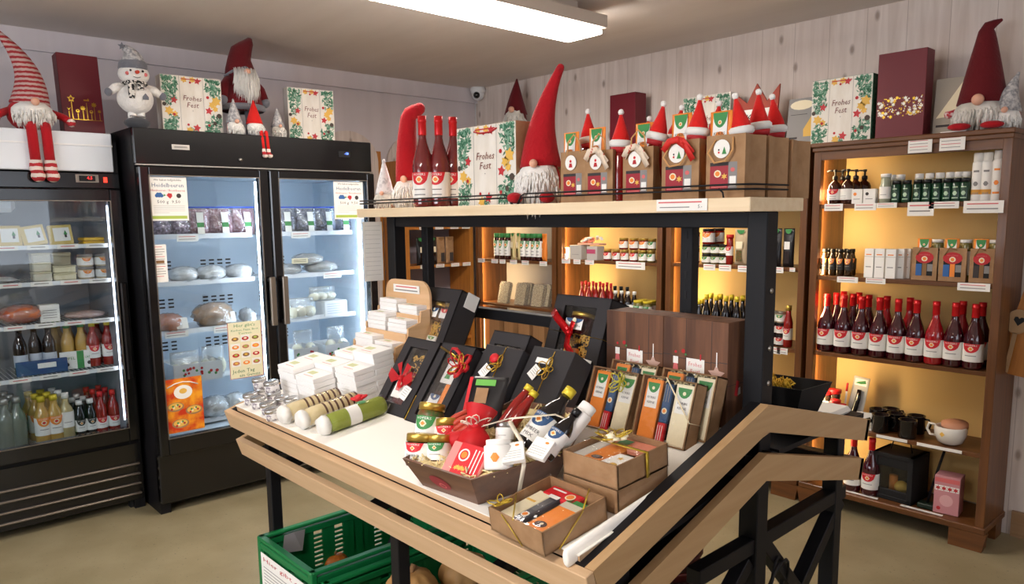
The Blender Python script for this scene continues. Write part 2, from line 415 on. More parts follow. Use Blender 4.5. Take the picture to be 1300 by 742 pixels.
b = MB(); b.box((1.137, -.001, 1.872), (.075, .003, .034), M_blackm); b.text('-18', .02, mat('blue_display', '#5a7dff', .4, emit=3), T(1.15, -.003, 1.876) @ FRONT); b.build('temperature_display', frz2)
b = MB(); b.lathe([(.0001, 0), (.009, 0), (.009, .008), (.0001, .01)], M_chrome, n=12, M=T(.518, -.001, 1.815) @ RX(90)); b.build('lock', frz2)
b = MB(); b.box((W2/2, .025, .19), (W2, .05, .26), M_blackg, bev=.004)
for k in range(8): b.box((W2-.38, -.003, .09+k*.03), (.62, .014, .007), M_steel if k < 1 else M_black)
b.build('lower_panel', frz2)
def freezer_door(t, xa, xb, z0, z1, gx0, gx1, gz0, gz1, hx, name='door', y=0):
    d = MB(); yy = y-.01; th = .045
    def bar(a, b_, c, e): d.box(((a+b_)/2, yy, (c+e)/2), (b_-a, th, e-c), M_blackg, bev=.006)
    bar(xa, gx0, z0, z1); bar(gx1, xb, z0, z1); bar(gx0-.004, gx1+.004, z0, gz0); bar(gx0-.004, gx1+.004, gz1, z1)
    # thin metal bead round the pane
    for (a, b_, c, e) in ((gx0-.004, gx1+.004, gz1, gz1+.004), (gx0-.004, gx1+.004, gz0-.004, gz0), (gx0-.004, gx0, gz0, gz1), (gx1, gx1+.004, gz0, gz1)):
        d.box(((a+b_)/2, yy-th/2-.001, (c+e)/2), (b_-a, .003, e-c), M_steel)
    o = d.build(name, t)
    g = MB().box(((gx0+gx1)/2, yy, (gz0+gz1)/2), (gx1-gx0, .006, gz1-gz0), M_glass); g.build('glass_pane', o)
    if hx is not None:
        h = MB(); h.box((hx, yy-.055, 1.06), (.032, .02, .265), M_steel, bev=.004)
        for zz in (.945, 1.175): h.box((hx, yy-.035, zz), (.03, .03, .016), M_black)
        h.build('handle', o)
    return o
freezer_door(frz2, .004, .655, .315, 1.765, .05, .60, .405, 1.72, .628)
freezer_door(frz2, .661, W2-.004, .315, 1.765, .712, 1.262, .405, 1.72, .70)
for x in (.622, 1.255):
    b = MB(); b.box((x, .06, 1.07), (.016, .012, 1.27), M_led); b.build('led_tube', frz2)
for (xa, xb) in ((.06, .625), (.70, 1.262)):
    for z in (1.415, 1.17, .913, .655, .41):
        s = MB(); s.box(((xa+xb)/2, .335, z), (xb-xa, .35, .006), M_metalw)
        s.box(((xa+xb)/2, .157, z+.004), (xb-xa, .008, .026), M_metalw)
        o = s.build('shelf', frz2)
FIN = FX2  # front plane of freezer 2

# the left cooler
FX1, W1 = -4.12, 1.0
FY1 = 1.115-W1
frz1 = thing('freezer', 'black drinks cooler with a plain white light box on top, at the left edge', 'fridge', (FX1, FY1, 0), 90)
M_crin = mat('cooler_lining', '#8f949c', .5)
b = MB(); th = .05; dep = .6; h = 1.93
b.box((th/2, dep/2, h/2), (th, dep-.02, h), M_black); b.box((W1-th/2, dep/2, h/2), (th, dep-.02, h), M_black); b.box((W1/2, dep-.02, h/2), (W1, .03, h), M_black)
b.box((W1/2, dep/2, h-.02), (W1, dep-.02, .04), M_black); b.box((W1/2, dep/2, .36), (W1-.02, dep-.03, .06), M_black); b.box((W1/2, dep/2+.02, .13), (W1-.06, dep-.08, .2), M_blackm)
b.build('cabinet', frz1)
i = MB(); i.box((.055, dep/2, 1.0), (.01, dep-.08, 1.26), M_crin); i.box((W1-.055, dep/2, 1.0), (.01, dep-.08, 1.26), M_crin); i.box((W1/2, dep-.05, 1.0), (W1-.1, .02, 1.26), M_crin)
i.box((W1/2, dep/2, 1.63), (W1-.1, dep-.08, .02), M_crin); i.box((W1/2, dep/2, .4), (W1-.1, dep-.08, .02), M_crin); i.box((.35, .3, 1.585), (.45, .3, .07), M_metalw, bev=.02)
i.build('inner_lining', frz1)
b = MB(); b.box((W1/2-.01, .01, 1.836), (W1-.03, .05, .185), M_metalw, bev=.004); b.box((W1/2-.01, -.017, 1.868), (W1-.03, .004, .008), M_white); b.build('light_box', frz1)
b = MB(); b.box((W1/2, .02, 1.7), (W1, .04, .075), M_blackg, bev=.003); b.box((.855, -.002, 1.71), (.1, .006, .038), M_steel); b.box((.855, -.006, 1.71), (.07, .004, .026), M_blackm)
b.text('4.5', .02, mat('red_display', '#e02020', .4, emit=2.5), T(.865, -.009, 1.712) @ FRONT); b.build('control_panel', frz1)
b = MB().box((.935, -.002, 1.705), (.016, .006, .026), mat('red_switch', '#e83020', .4, emit=1.5)); b.build('switch', frz1)
freezer_door(frz1, .01, W1-.005, .375, 1.66, .06, .94, .45, 1.6, None)
b = MB(); b.box((.965, -.05, .95), (.03, .02, .5), M_blackg, bev=.006); b.build('handle', frz1)
b = MB(); b.box((W1/2, .03, .2), (W1, .05, .3), M_blackg)
for k in range(4): b.box((W1/2, 0, .085+k*.053), (W1-.03, .024, .010), M_steel, bev=.004)
b.build('lower_panel', frz1)
b = MB(); b.box((W1-.05, .06, .02), (.03, .04, .04), M_blackm); b.box((.05, .06, .02), (.03, .04, .04), M_blackm); b.build('foot', frz1)
for z in (1.385, 1.21, 1.008, .755):
    s = MB()
    for k in range(44): s.box((.07+k*.02, .26, z), (.003, .42, .003), M_metalw)
    s.box((.5, .05, z-.002), (.87, .006, .02), M_metalw)
    for k in range(7): s.box((.13+k*.125, .046, z-.002), (.09, .004, .022), M_paper); s.box((.13+k*.125, .0435, z-.001), (.06, .002, .004), M_pinkp if k % 2 else M_inkg)
    s.build('shelf', frz1)
MB().box((.94, .03, 1.03), (.006, .008, 1.1), mat('dim_led_tube', '#e8efff', .4, emit=5)).build('led_tube', frz1)

# ============================================================ BOOKCASES ON THE BACK WALL
BF = 3.642          # their front plane
def price_tag(parent, x, z, y, w=.07, h=.022, lines=2, M=None):
    b = MB(); b.box((x, y, z), (w, .003, h), M_paper)
    for k in range(lines): b.box((x-.003, y-.002, z+h*.25-k*h*.4), (w*.78, .0015, h*.09), (M_pinkp, M_inkg)[k % 2])
    return b.build('price_label', parent)
def bookcase(x0, x1, label, shelves, back=M_backp, h=1.84, lit=True, wd=M_bwood, wdx=M_bwoodx):
    t = thing('bookcase', label, 'bookcase', ((x0+x1)/2, BF, 0), 0, 'brown shop bookcases along the back wall')
    w = x1-x0; dep = YB-BF-.012; u = .036; z0 = .09
    for s_ in (-1, 1):
        b = MB(); b.box((s_*(w/2-u/2), dep/2, (h+z0)/2-.015), (u, dep, h-z0-.03), wd, bev=.002); b.build('side_panel', t)
    b = MB(); b.box((0, dep-.006, (h+z0)/2), (w-2*u, .012, h-z0-.06), back); b.build('back_panel', t)
    b = MB(); b.box((0, dep/2-.012, h-.012), (w+.02, dep+.02, .022), wdx, bev=.004); b.box((0, dep/2-.006, h-.032), (w+.012, dep+.010, .02), wdx, bev=.003)
    b.box((0, .012, h-.062), (w-2*u, .02, .042), wdx); b.build('cornice', t)
    b = MB(); b.box((0, dep/2-.008, .097), (w+.016, dep+.01, .03), wdx, bev=.004); b.build('plinth', t)
    for s_ in (-1, 1):
        b = MB(); X = s_*(w/2-.06)
        b.prism([(-.075, 0), (.06, 0), (.075, .085), (-.075, .085)] if s_ > 0 else [(-.06, 0), (.075, 0), (.075, .085), (-.075, .085)], .03, wdx, T(X, .02, 0) @ FRONT)
        b.box((s_*(w/2-.02), .045, .0425), (.03, .06, .085), wdx); b.build('foot', t)
        b = MB(); b.box((s_*(w/2-.015), dep-.06, .0425), (.03, .09, .085), wdx); b.build('foot', t)
    sh = []
    for z in shelves:
        b = MB(); b.box((0, dep/2+.004, z-.01), (w-2*u, dep-.012, .02), wdx, bev=.002); sh.append(b.build('shelf', t))
    if lit:
        la = bpy.data.lights.new('shelf_light', 'AREA'); la.shape = 'RECTANGLE'; la.size = 1.6; la.size_y = .04; la.energy = 5.6; la.color = (1, .72, .38)
        lo_ = bpy.data.objects.new('shelf_light', la); COL.objects.link(lo_); lo_.matrix_world = T((x0+x1)/2-w/2+u+.012, BF+.03, 1.0) @ RZ(62) @ RY(-90)
    return t, sh, (x0+x1)/2
def tags(bc, k, spec, y=-.004):
    """price tags on shelf k; spec: list of (photo u, width, height)"""
    t, sh, cx = bc; z = sh[k].data.vertices[0].co.z
    zt = max(v.co.z for v in sh[k].data.vertices)
    for u, w, hh in spec:
        X = at_y(u, 300, BF)[0]-cx
        price_tag(sh[k], X, zt+.002-hh/2, y, w, hh)
B1 = bookcase(-1.765, -.923, 'rightmost brown bookcase, with the row of red wine bottles and black mugs', [1.542, 1.19, .808, .44])
B2 = bookcase(-2.644, -1.79, 'brown bookcase second from right, behind the black post of the island', [1.542, 1.222, .80, .44])
B3 = bookcase(-3.527, -2.672, 'brown bookcase third from right, with two tiers of jars', [1.542, 1.215, .86, .44])
B4 = bookcase(-4.395, -3.549, 'leftmost brown bookcase on the back wall, with wrapped noodle trays', [1.542, 1.19, .86, .44], back=M_backg)
# corner shelf on the left wall
t = thing('corner_shelf', 'honey-coloured wooden shelf unit in the corner beside the freezer', 'shelf', (-4.42, 3.02, 0), 90)
w = .62; dep = .265
for x in (.018, w-.018):
    b = MB(); b.box((x, dep/2, .95), (.036, dep, 1.9), M_owood); b.build('side_panel', t)
b = MB(); b.box((w/2, dep-.008, .95), (w-.07, .012, 1.88), mat('slate_back_panel', '#8b8288', .6)); b.build('back_panel', t)
for z in (.1, .6, 1.158, 1.437, 1.89):
    b = MB(); b.box((w/2, dep/2-.004, z-.01), (w-.072, dep-.012, .02), M_owood); o = b.build('shelf', t)
    if z in (1.158, 1.437):
        for x in (.16, .3, .44, .55): price_tag(o, x, z-.008, -.004, .075, .026)
CS = t
# rounded boards against the left wall
for k, (ya, yb, zt) in enumerate(((2.52, 3.0, 2.11), (3.08, 3.5, 2.10))):
    w = yb-ya; pl = [(-w/2, 0), (w/2, 0), (w/2, zt-.2)]+[(w/2*math.cos(a*PI/12), zt-.2+.2*math.sin(a*PI/12)) for a in range(1, 12)]+[(-w/2, zt-.2)]
    b = MB(); b.prism(pl, .018, M_wallb, T(0, 0, 0) @ FRONT)
    o = b.build('rounded_board', M=T(-4.718, (ya+yb)/2, 0) @ RZ(90), label='tall whitewashed board with a rounded top, %s' % ('just behind the freezer' if k == 0 else 'behind the corner shelf'), cat='board')
b = MB(); b.box((0, 0, .99), (.018, .075, 1.98), M_owood); b.build('wooden_strip', M=T(-4.715, 2.99, 0), label='narrow honey-coloured wooden board between the two rounded boards', cat='board')

# security camera
t = thing('security_camera', 'white dome security camera in the upper corner', 'camera', (-4.64, 3.9, 2.46))
b = MB(); b.lathe([(.055, .05), (.06, .03), (.052, 0)], M_white, n=20); b.build('mount', t)
b = MB(); b.ball((0, 0, 0), (.05, .05, .05), M_white, n=20, k=12); b.build('dome', t)
b = MB(); b.ball((.026, -.036, -.014), .026, M_blackg, n=14, k=10); b.build('lens', t)
cable = MB(); cable.sweep([(XL+.012, YB-.012, 2.40), (XL+.012, YB-.012, .0)], .005, M_white, n=6); cable.build('camera_cable', label='white cable running down the corner below the camera', cat='cable')

# ============================================================ THE SALES ISLAND
TX0, TX1 = -2.33, -.79; TY, TZ = .88, .90; TH = 17.85
ST = T(0, TY, TZ) @ RX(TH); SB = T(0, 1.47, 1.09) @ RX(-14.3)
isl = thing('display_table', 'large display island with a sloping beech-framed top on black steel legs', 'display table', ((TX0+TX1)/2, 1.5, 0))
IS = T(-(TX0+TX1)/2, -1.5, 0)
cx = (TX0+TX1)/2; W = TX1-TX0
YR, ZR = 1.47, 1.09; YE = 2.01
def tier(off):
    bh = .058; th = .02; t1, t2 = math.radians(TH), math.radians(14.3)
    def pt(t, base, s_, o): return (base[0]+math.cos(t)*s_+math.sin(t)*o, base[1]+math.sin(t)*s_-math.cos(t)*o)
    b = MB(); b.box((cx, th/2, -off-bh/2), (W, th, bh), M_beech, IS @ ST, bev=.0015); b.build('front_board', isl)
    b = MB(); b.box((cx, .55, -off-bh/2), (W, th, bh), M_beech, IS @ SB, bev=.0015); b.build('rear_board', isl)
    zc1 = lambda o: ZR-o/math.cos(t1); zc2 = lambda o: ZR-o/math.cos(t2)
    for x in (TX0, TX1-th):
        b = MB(); pf = pt(t1, (TY, TZ), th, off); pg = pt(t1, (TY, TZ), th, off+bh)
        b.prism([pf, pg, (YR, zc1(off+bh)), (YR, zc1(off))], th, M_beechy, IS @ T(x, 0, 0) @ Matrix(((0, 0, 1, 0), (1, 0, 0, 0), (0, 1, 0, 0), (0, 0, 0, 1)))); b.build('side_board', isl)
        e0 = pt(-t2, (YR, ZR), .56, 0); pf = (e0[0]-math.sin(t2)*off, e0[1]-math.cos(t2)*off); pg = (e0[0]-math.sin(t2)*(off+bh), e0[1]-math.cos(t2)*(off+bh))
        b = MB(); b.prism([(YR, zc1(off)), (YR, zc1(off+bh)), pg, pf], th, M_beechy, IS @ T(x, 0, 0) @ Matrix(((0, 0, 1, 0), (1, 0, 0, 0), (0, 1, 0, 0), (0, 0, 0, 1)))); b.build('side_board', isl)
tier(0); tier(.105)
b = MB()
for x in (TX0+.032, TX1-.032): b.box((x, .32, -.024), (.024, .6, .05), M_black, IS @ ST); b.box((x, .27, -.026), (.024, .52, .05), M_black, IS @ SB)
for x in (TX0+.06, TX1-.06): b.box((x, .33, -.05), (.035, .58, .012), M_black, IS @ ST)
b.box((cx, 1.80, .955), (W-.05, .46, .012), M_black, IS); b.box((cx, 1.22, .905), (W-.05, .6, .012), M_black, IS @ T(0, 1.22, .905) @ RX(9) @ T(0, -1.22, -.905))
b.build('upper_tray', isl)
b = MB()
for y in (.08, .3, .5): b.box((cx, y, -.12), (W-.04, .035, .03), M_black, IS @ ST)
for x in (TX0+.3, cx, TX1-.3, TX1-.05): b.box((x, .3, -.135), (.03, .58, .03), M_black, IS @ ST)
for y in (.1, .4): b.box((cx, y, -.12), (W-.04, .035, .03), M_black, IS @ SB)
for x in (TX0+.05, cx, TX1-.05): b.box((x, .27, -.135), (.03, .54, .03), M_black, IS @ SB)
b.build('lower_tray', isl)
pt = .048
def bar(a, b_, w=pt, name='leg'):
    a, b_ = Vector(a), Vector(b_); d = b_-a; q = d.to_track_quat('Z', 'Y').to_matrix().to_4x4()
    m = MB(); m.box((0, 0, d.length/2), (w, w, d.length), M_black, IS @ T(*a) @ q, bev=.002); return m.build(name, isl)
for x in (TX0+pt/2, -.856):
    bar((x, 1.537, 0), (x, 1.537, 1.505), name='post')
for x in (TX0+.025, cx, TX1-.05): bar((x, 1.02, 0), (x, 1.02, .86), .036)
for x in (TX0+.025, cx): bar((x, 1.95, 0), (x, 1.95, .9), .036)
bar((-.856, 1.95, 0), (-.856, 1.95, .93), .04)
XB = -.856
def px(u, v): return at_x(u, v, XB)
bar(px(1066, 622), px(880, 733), .036, 'brace')
bar(px(1062, 634), px(1003, 765), .036, 'brace')
bar(px(962, 683), px(1020, 765), .034, 'brace'); bar(px(946, 712), px(905, 790), .034, 'brace')
bar((TX0+.025, 1.9, .95), (TX0+.45, 1.02, .2), .03, 'brace')
bar((TX0+.02, 1.537, 1.487), (-.88, 1.537, 1.487), .036, 'top_beam')
bar((-2.26, 1.60, 1.184), (-1.0, 1.60, 1.184), .034, 'cross_beam')
for x in (-2.20, -1.088):
    m = MB(); m.box((0, 0, .2), (.036, .03, .42), M_black, IS @ T(x, 1.60, 1.07), bev=.002)
    for k in range(8): m.box((0, -.0155, .03+k*.05), (.006, .002, .018), M_blackm, IS @ T(x, 1.60, 1.07))
    m.build('slotted_upright', isl)
m = MB()
for z in (1.33, 1.2, 1.12): m.lathe([(.0001, .003), (.006, .002), (.006, 0)], M_chrome, n=10, M=IS @ T(-.832, 1.54, z) @ RY(90))
m.build('bolt', isl)
SHX0, SHX1, SHY, SHZ = -2.395, -.827, 1.43, 1.535
SHY1 = at_x(1020.5, 253, SHX1)[1]
b = MB(); b.box(((SHX0+SHX1)/2, (SHY+SHY1)/2, SHZ-.015), (SHX1-SHX0, SHY1-SHY, .03), M_beechl, IS, bev=.0015); b.build('top_shelf', isl)
def wire(pts, r=.0022, n=6, name='wire_rail'):
    m = MB(); m.sweep([IS @ Vector(p) for p in pts], r, M_black, n=n); return m.build(name, isl)
yr = SHY+.012
for dz in (.018, .028):
    e = .0 if dz < .02 else .006
    wire([(SHX0+.02, SHY1-.05, SHZ+dz), (SHX0-.01, yr+.1, SHZ+dz), (SHX0+.005, yr, SHZ+dz), (-1.60-e, yr, SHZ+dz), (-1.585-e, yr, SHZ+dz-.006), (-1.57-e, yr, SHZ-.002)])
    wire([(-1.555+e, yr, SHZ-.002), (-1.545+e, yr, SHZ+dz-.006), (-1.53+e, yr, SHZ+dz), (-.89, yr, SHZ+dz), (-.86, yr+.01, SHZ+dz), (-.84, yr+.03, SHZ+dz), (-.835, SHY1-.06, SHZ+dz)])
wire([(-.91, yr, SHZ+.02), (-.90, yr, SHZ+.012), (-.897, yr, SHZ-.002)])
b = MB(); b.box((0, 0, 0), (.135, .002, .026), M_paper); b.box((-.004, -.0015, .006), (.115, .001, .003), M_pinkp); b.box((-.018, -.0015, -.005), (.08, .001, .002), M_inkg); b.text('5.-', .011, M_ink, T(.05, -.0016, -.004) @ FRONT)
P = at_y(865, 261, SHY-.003); b.build('price_label', isl, IS @ T(P[0], SHY-.003, SHZ-.013), label='white price strip on the front edge of the top shelf')
# white sheet over a board lying inside the frame
TB = T(0, .90, .92) @ RX(9)
b = MB(); b.box((-1.553, .335, -.008), (1.456, .665, .016), M_beech, TB); b.build('board', label='thin wooden board on the island, showing its edge under the white sheet', cat='board')
M_sheet = mat('white_table_sheet', '#f4efe6', .55)
b = MB(); b.box((-1.553, .335, .0015), (1.46, .67, .002), M_sheet, TB)
b.sweep([TB @ Vector((-.836, y, .0015)) for y in (-.022, -.018, .1, .2, .3, .45, .6)], [.012, .018, .020, .020, .018, .014, .012], M_sheet, n=12, flat=.42)
b.build('white_sheet', label='white sheet covering the island top, rolled along its right edge', cat='table cover')
TBI = TB.inverted(); TN = (TB.to_3x3() @ Vector((0, 0, 1)))
WT = .003
def on_t(u, v, w=WT):
    """point on the sloping display board -> its own coordinates"""
    o = TB @ Vector((0, 0, w)); return TBI @ at_pl(u, v, o, TN)
# camera settings
scene.view_settings.view_transform = 'Standard'; scene.view_settings.look = 'None'; scene.view_settings.gamma = 1
scene.view_settings.exposure = .88
scene.view_settings.use_curve_mapping = False
w_ = bpy.data.worlds.new('world'); scene.world = w_; w_.use_nodes = True
w_.node_tree.nodes['Background'].inputs[0].default_value = (.8, .85, 1, 1); w_.node_tree.nodes['Background'].inputs[1].default_value = .3
# ============================================================ PRODUCT MATERIALS
M_wine = mat('dark_red_wine_glass', '#3c0410', .08, coat=.6, spec=.7)
M_wiref = mat('bright_red_wine_glass', '#9c0f18', .08, coat=.6, spec=.7)
M_rose = mat('rose_wine_glass', '#6e1a1c', .06, coat=.7, spec=.8)
M_caps = mat('red_foil_capsule', '#c8161c', .35, metal=.25)
M_brownb = mat('brown_bottle_glass', '#1d0f08', .08, coat=.6)
M_blackb = mat('near_black_bottle', '#120c0e', .1, coat=.6)
M_redsauce = mat('red_sauce', '#8f1a14', .12, coat=.5)
M_yjuice = mat('cloudy_apple_juice', '#c39a4c', .15, coat=.5)
M_pjuice = mat('pale_lemonade', '#b9a878', .12, coat=.5)
M_water = mat('greenish_bottle', '#5f6a60', .1, coat=.5)
M_ycap = mat('yellow_screw_cap', '#dcc437', .4, metal=.2)
M_goldlid = mat('gold_jar_lid', '#c9a750', .3, metal=.8)
M_blacklid = mat('black_jar_lid', '#151416', .35)
M_redcap = mat('red_cap', '#c01c1c', .4)
M_whitecap = mat('white_cap', '#eeeae4', .4)
M_jam = mat('dark_jam', '#3a1210', .12, coat=.5)
M_jamred = mat('red_jam', '#7d1512', .12, coat=.5)
M_pickle = mat('green_relish', '#5b6130', .15, coat=.5, col2='#7b6a35', scale=60)
M_herb = mat('mixed_spices', '#7a4a2a', .4, col2='#3d5a2a', scale=90)
M_straw = mat('paper_straw', '#e8c860', .7)
M_straww = mat('wood_wool', '#efdca6', .7)
M_felt = mat('red_felt', '#ae0c1a', .95, sheen=.1, bump=.3, bscale=120)
M_feltd = mat('dark_red_felt', '#620812', .95, sheen=.1, bump=.3, bscale=120)
M_feltr = mat('bright_red_felt', '#d21812', .9, sheen=.1, bump=.3, bscale=120)
M_feltg = mat('grey_felt', '#6f7078', .95, sheen=.4, bump=.3, bscale=120)
M_feltdg = mat('charcoal_felt', '#3f4044', .95, sheen=.3)
M_beard = mat('white_fur', '#e9e6e0', .9, sheen=.4, sss=0)
M_beardg = mat('grey_white_fur', '#b9b4a8', .9, sheen=.4, col2='#e4e0d8', scale=12)
M_skin = mat('pink_nose', '#e3ab90', .6)
M_snow = mat('white_plush', '#e6e2dd', .95, sheen=.5, bump=.5, bscale=70)
M_burg = mat('burgundy_cardboard', '#6a1522', .5)
M_burgs = mat('burgundy_cardboard_side', '#5a121d', .5)
M_giftb = mat('black_gift_cardboard', '#2d2a2c', .6)
M_giftin = mat('black_cardboard_inside', '#171516', .7)
M_planks = mat('white_plank_print', '#ece6dc', .6, col2='#e2dacd', scale=8, stretch=(4, 4, 1))
M_fir = mat('fir_print', '#255a3e', .7, col2='#4d8266', scale=60)
M_fir2 = mat('fir_print_pale', '#7ea58c', .7)
M_starr = mat('red_star_print', '#c23339', .6)
M_goldp2 = mat('golden_cookie_print', '#e5b551', .6)
M_cone = mat('cone_print', '#4d4038', .7)

def knit(name, c1, c2, rows, ax=2, tw=0):
    """horizontal knitted stripes by object height"""
    m = bpy.data.materials.new(name); m.use_nodes = True; nt = m.node_tree; N = nt.nodes; L = nt.links; b = N['Principled BSDF']
    b.inputs['Roughness'].default_value = .95
    tc = N.new('ShaderNodeTexCoord'); sx = N.new('ShaderNodeSeparateXYZ'); L.new(tc.outputs['Object'], sx.inputs[0])
    nz = N.new('ShaderNodeTexNoise'); nz.inputs['Scale'].default_value = 60; L.new(tc.outputs['Object'], nz.inputs['Vector'])
    ma = N.new('ShaderNodeMath'); ma.operation = 'MULTIPLY_ADD'; ma.inputs[1].default_value = .35; L.new(nz.outputs['Fac'], ma.inputs[0])
    mu = N.new('ShaderNodeMath'); mu.operation = 'MULTIPLY'; mu.inputs[1].default_value = rows; L.new(sx.outputs[ax], mu.inputs[0]); L.new(mu.outputs[0], ma.inputs[2])
    fr = N.new('ShaderNodeMath'); fr.operation = 'FRACT'; L.new(ma.outputs[0], fr.inputs[0])
    gt = N.new('ShaderNodeMath'); gt.operation = 'GREATER_THAN'; gt.inputs[1].default_value = .5; L.new(fr.outputs[0], gt.inputs[0])
    mx = N.new('ShaderNodeMix'); mx.data_type = 'RGBA'; mx.inputs[6].default_value = hexc(c1); mx.inputs[7].default_value = hexc(c2)
    L.new(gt.outputs[0], mx.inputs[0]); L.new(mx.outputs[2], b.inputs['Base Color']); return m
M_knitrw = knit('red_white_knit', '#9c2a30', '#bfa39c', 46)
M_knitfine = knit('red_white_sock_knit', '#b02a30', '#e0cfc4', 30)
M_knitgr = mat('grey_fleck_knit', '#8e8d90', .95, col2='#c9c6c4', scale=70, lo=.4, hi=.6, bump=.4, bscale=90)
M_knitred = mat('red_fleck_knit', '#b8343c', .95, col2='#e7d2cf', scale=70, lo=.45, hi=.6)
M_plaid = mat('black_white_scarf', '#1d1d1f', .9, col2='#d8d2ca', scale=70, lo=.48, hi=.52)

def bent(mb, poly, r, m, M):
    """convex 2-D outline wrapped on a cylinder whose axis is local y; local +z is its front"""
    xs = [p[0] for p in poly]; x0, x1 = min(xs), max(xs); k = max(2, int((x1-x0)/(r*.22))+1); n = len(poly); vs = []
    for i in range(k+1):
        x = x0+(x1-x0)*i/k; x = min(max(x, x0+1e-7), x1-1e-7); ys = []
        for j in range(n):
            (xa, ya), (xb, yb) = poly[j], poly[(j+1) % n]
            if (xa-x)*(xb-x) <= 0 and abs(xa-xb) > 1e-9: ys.append(ya+(yb-ya)*(x-xa)/(xb-xa))
        if not ys: ys = [poly[0][1]]
        for y in (min(ys), max(ys)): vs.append((r*math.sin(x/r), y, r*math.cos(x/r)))
    return mb.add(vs, [(2*i, 2*i+2, 2*i+3, 2*i+1) for i in range(k)], m, False, M)
def wrap_label(mb, r, z0, z1, m=None, arc=150, n=12, M=None):
    return mb.lathe([(r, z0), (r, z1)], m or M_paper, n=n, a0=270-arc/2, a1=270+arc/2, M=M, caps=False)
def half_emblem(w, h, k=10):
    return [(w*math.cos(PI+PI*i/k), h+h*math.sin(PI+PI*i/k)) for i in range(k+1)]

def label_on(parent, r, z0, z1, emblem=M_redb, lines=('', ), arc=150, cyl=True, sunk=.0008, word=None, paper=None, n=12):
    """a wrapped paper label with a half-round emblem hanging from its top edge and print below"""
    b = MB(); R_ = r+sunk; wrap_label(b, R_, z0, z1, paper, arc, n); h = z1-z0; Rt = R_+.0006; w = min(r*.95, h*.62)
    F = T(0, 0, z1) @ FRONT
    if emblem:
        eh = h*.5; pl = [(w*math.cos(PI+PI*i/12), -.0+eh*math.sin(PI+PI*i/12)) for i in range(13)]
        bent(b, pl, Rt, emblem, F)
        bent(b, [(eh*.30*math.cos(i*PI/6), -eh*.55+eh*.26*math.sin(i*PI/6)) for i in range(12)], Rt+.0004, M_cream, F)
        bent(b, [(eh*.2*math.cos(i*PI/6), -eh*.55+eh*.16*math.sin(i*PI/6)) for i in range(12)], Rt+.0008, M_orangep if emblem != M_orangep else M_redb, F)
        b.text('HOFERS', eh*.26, M_paper, F, c=(0, -eh*.17), cyl=Rt+.0004, w=w*1.3)
    y = -h*.66
    for t in lines:
        if t: b.text(t, h*.17, M_ink, F, c=(0, y), cyl=Rt, w=min(w*1.5, h*.13*len(t)))
        else: bent(b, [(-w*.6, y-h*.02), (w*.6, y-h*.02), (w*.6, y+h*.02), (-w*.6, y+h*.02)], Rt, M_inkg, F)
        y -= h*.2
    return b.build('label', parent)

def wine_bottle(glass, label, cat='bottle', name='wine_bottle', r=.041, h=.315, emblem=M_redb, capm=M_caps, group=None, txt=('', ), nseg=20, lz=(.035, .115)):
    t = thing(name, label, cat, group=group)
    b = MB(); b.lathe([(.0001, .004), (r*.75, 0), (r*.97, .004), (r, .012), (r, h*.44), (r*.94, h*.5), (r*.72, h*.6), (r*.46, h*.7), (r*.36, h*.76), (r*.35, h*.955)], glass, n=nseg); b.build('glass_body', t)
    b = MB(); b.lathe([(r*.37, h*.79), (r*.385, h*.80), (r*.375, h*.93), (r*.41, h*.935), (r*.41, h*.95), (r*.39, h*.955), (r*.39, h), (.0001, h)], capm, n=14); b.build('capsule', t)
    label_on(t, r, lz[0], lz[1], emblem, txt, 190, n=16)
    return t
def small_bottle(label, glass, capm, r=.02, h=.12, neck=.35, emblem=M_redb, name='small_bottle', group=None, txt=(), lab=True, paper=None, n=12, lz=None):
    t = thing(name, label, 'bottle', group=group)
    b = MB(); b.lathe([(.0001, .002), (r*.9, 0), (r, .004), (r, h*.58), (r*.85, h*.66), (r*neck*1.1, h*.78), (r*neck, h*.9)], glass, n=n); b.build('glass_body', t)
    b = MB(); b.lathe([(r*neck*1.2, h*.88), (r*neck*1.22, h), (.0001, h)], capm, n=n); b.build('cap', t)
    if lab: label_on(t, r, *(lz or (h*.14, h*.5)), emblem, txt or ('',), 200, paper=paper, n=10)
    return t
def jar(label, content, lid=M_goldlid, r=.035, h=.09, emblem=M_redb, name='jar', cat='jar', group=None, txt=('',), arc=200, n=16, lz=None, paper=None, lidh=.014):
    t = thing(name, label, cat, group=group)
    b = MB(); b.lathe([(.0001, .001), (r*.9, 0), (r, .006), (r, h-lidh-.008), (r*.9, h-lidh)], content, n=n); b.build('glass_body', t)
    b = MB(); b.lathe([(r*.98, h-lidh), (r*.98, h-.002), (r*.94, h), (.0001, h-.001)], lid, n=n); b.build('lid', t)
    label_on(t, r, *(lz or (h*.14, h*.72)), emblem, txt, arc, paper=paper, n=12)
    return t
def carton(label, d, body, name='box', cat='box', faces=None, group=None, bev=.001):
    t = thing(name, label, cat, group=group)
    b = MB(); b.box((0, 0, d[2]/2), d, body, bev=bev); b.build('carton', t)
    return t
def print_block(mb, M, w, h, head=None, lines=3, word=None, ink=M_inkg):
    """paper label face: optional coloured half-round head with word, text lines below; origin bottom-left centre"""
    if head:
        mb.poly([(w*.42*math.cos(PI+PI*i/10), h+h*.34*math.sin(PI+PI*i/10)) for i in range(11)], head, M @ T(0, 0, .0004))
        mb.disc((0, h*.82), w*.1, M_cream, M @ T(0, 0, .0007), 10)
    y = h*.52
    if word:
        for wd_ in word: mb.text(wd_, h*.12, M_ink, M @ T(0, 0, .0005), c=(0, y), w=w*.7); y -= h*.14
    for k in range(lines): mb.rect(-w*.36, y-h*.015, w*(.36 if k % 2 == 0 else .2), y+h*.015, ink, M @ T(0, 0, .0005)); y -= h*.075

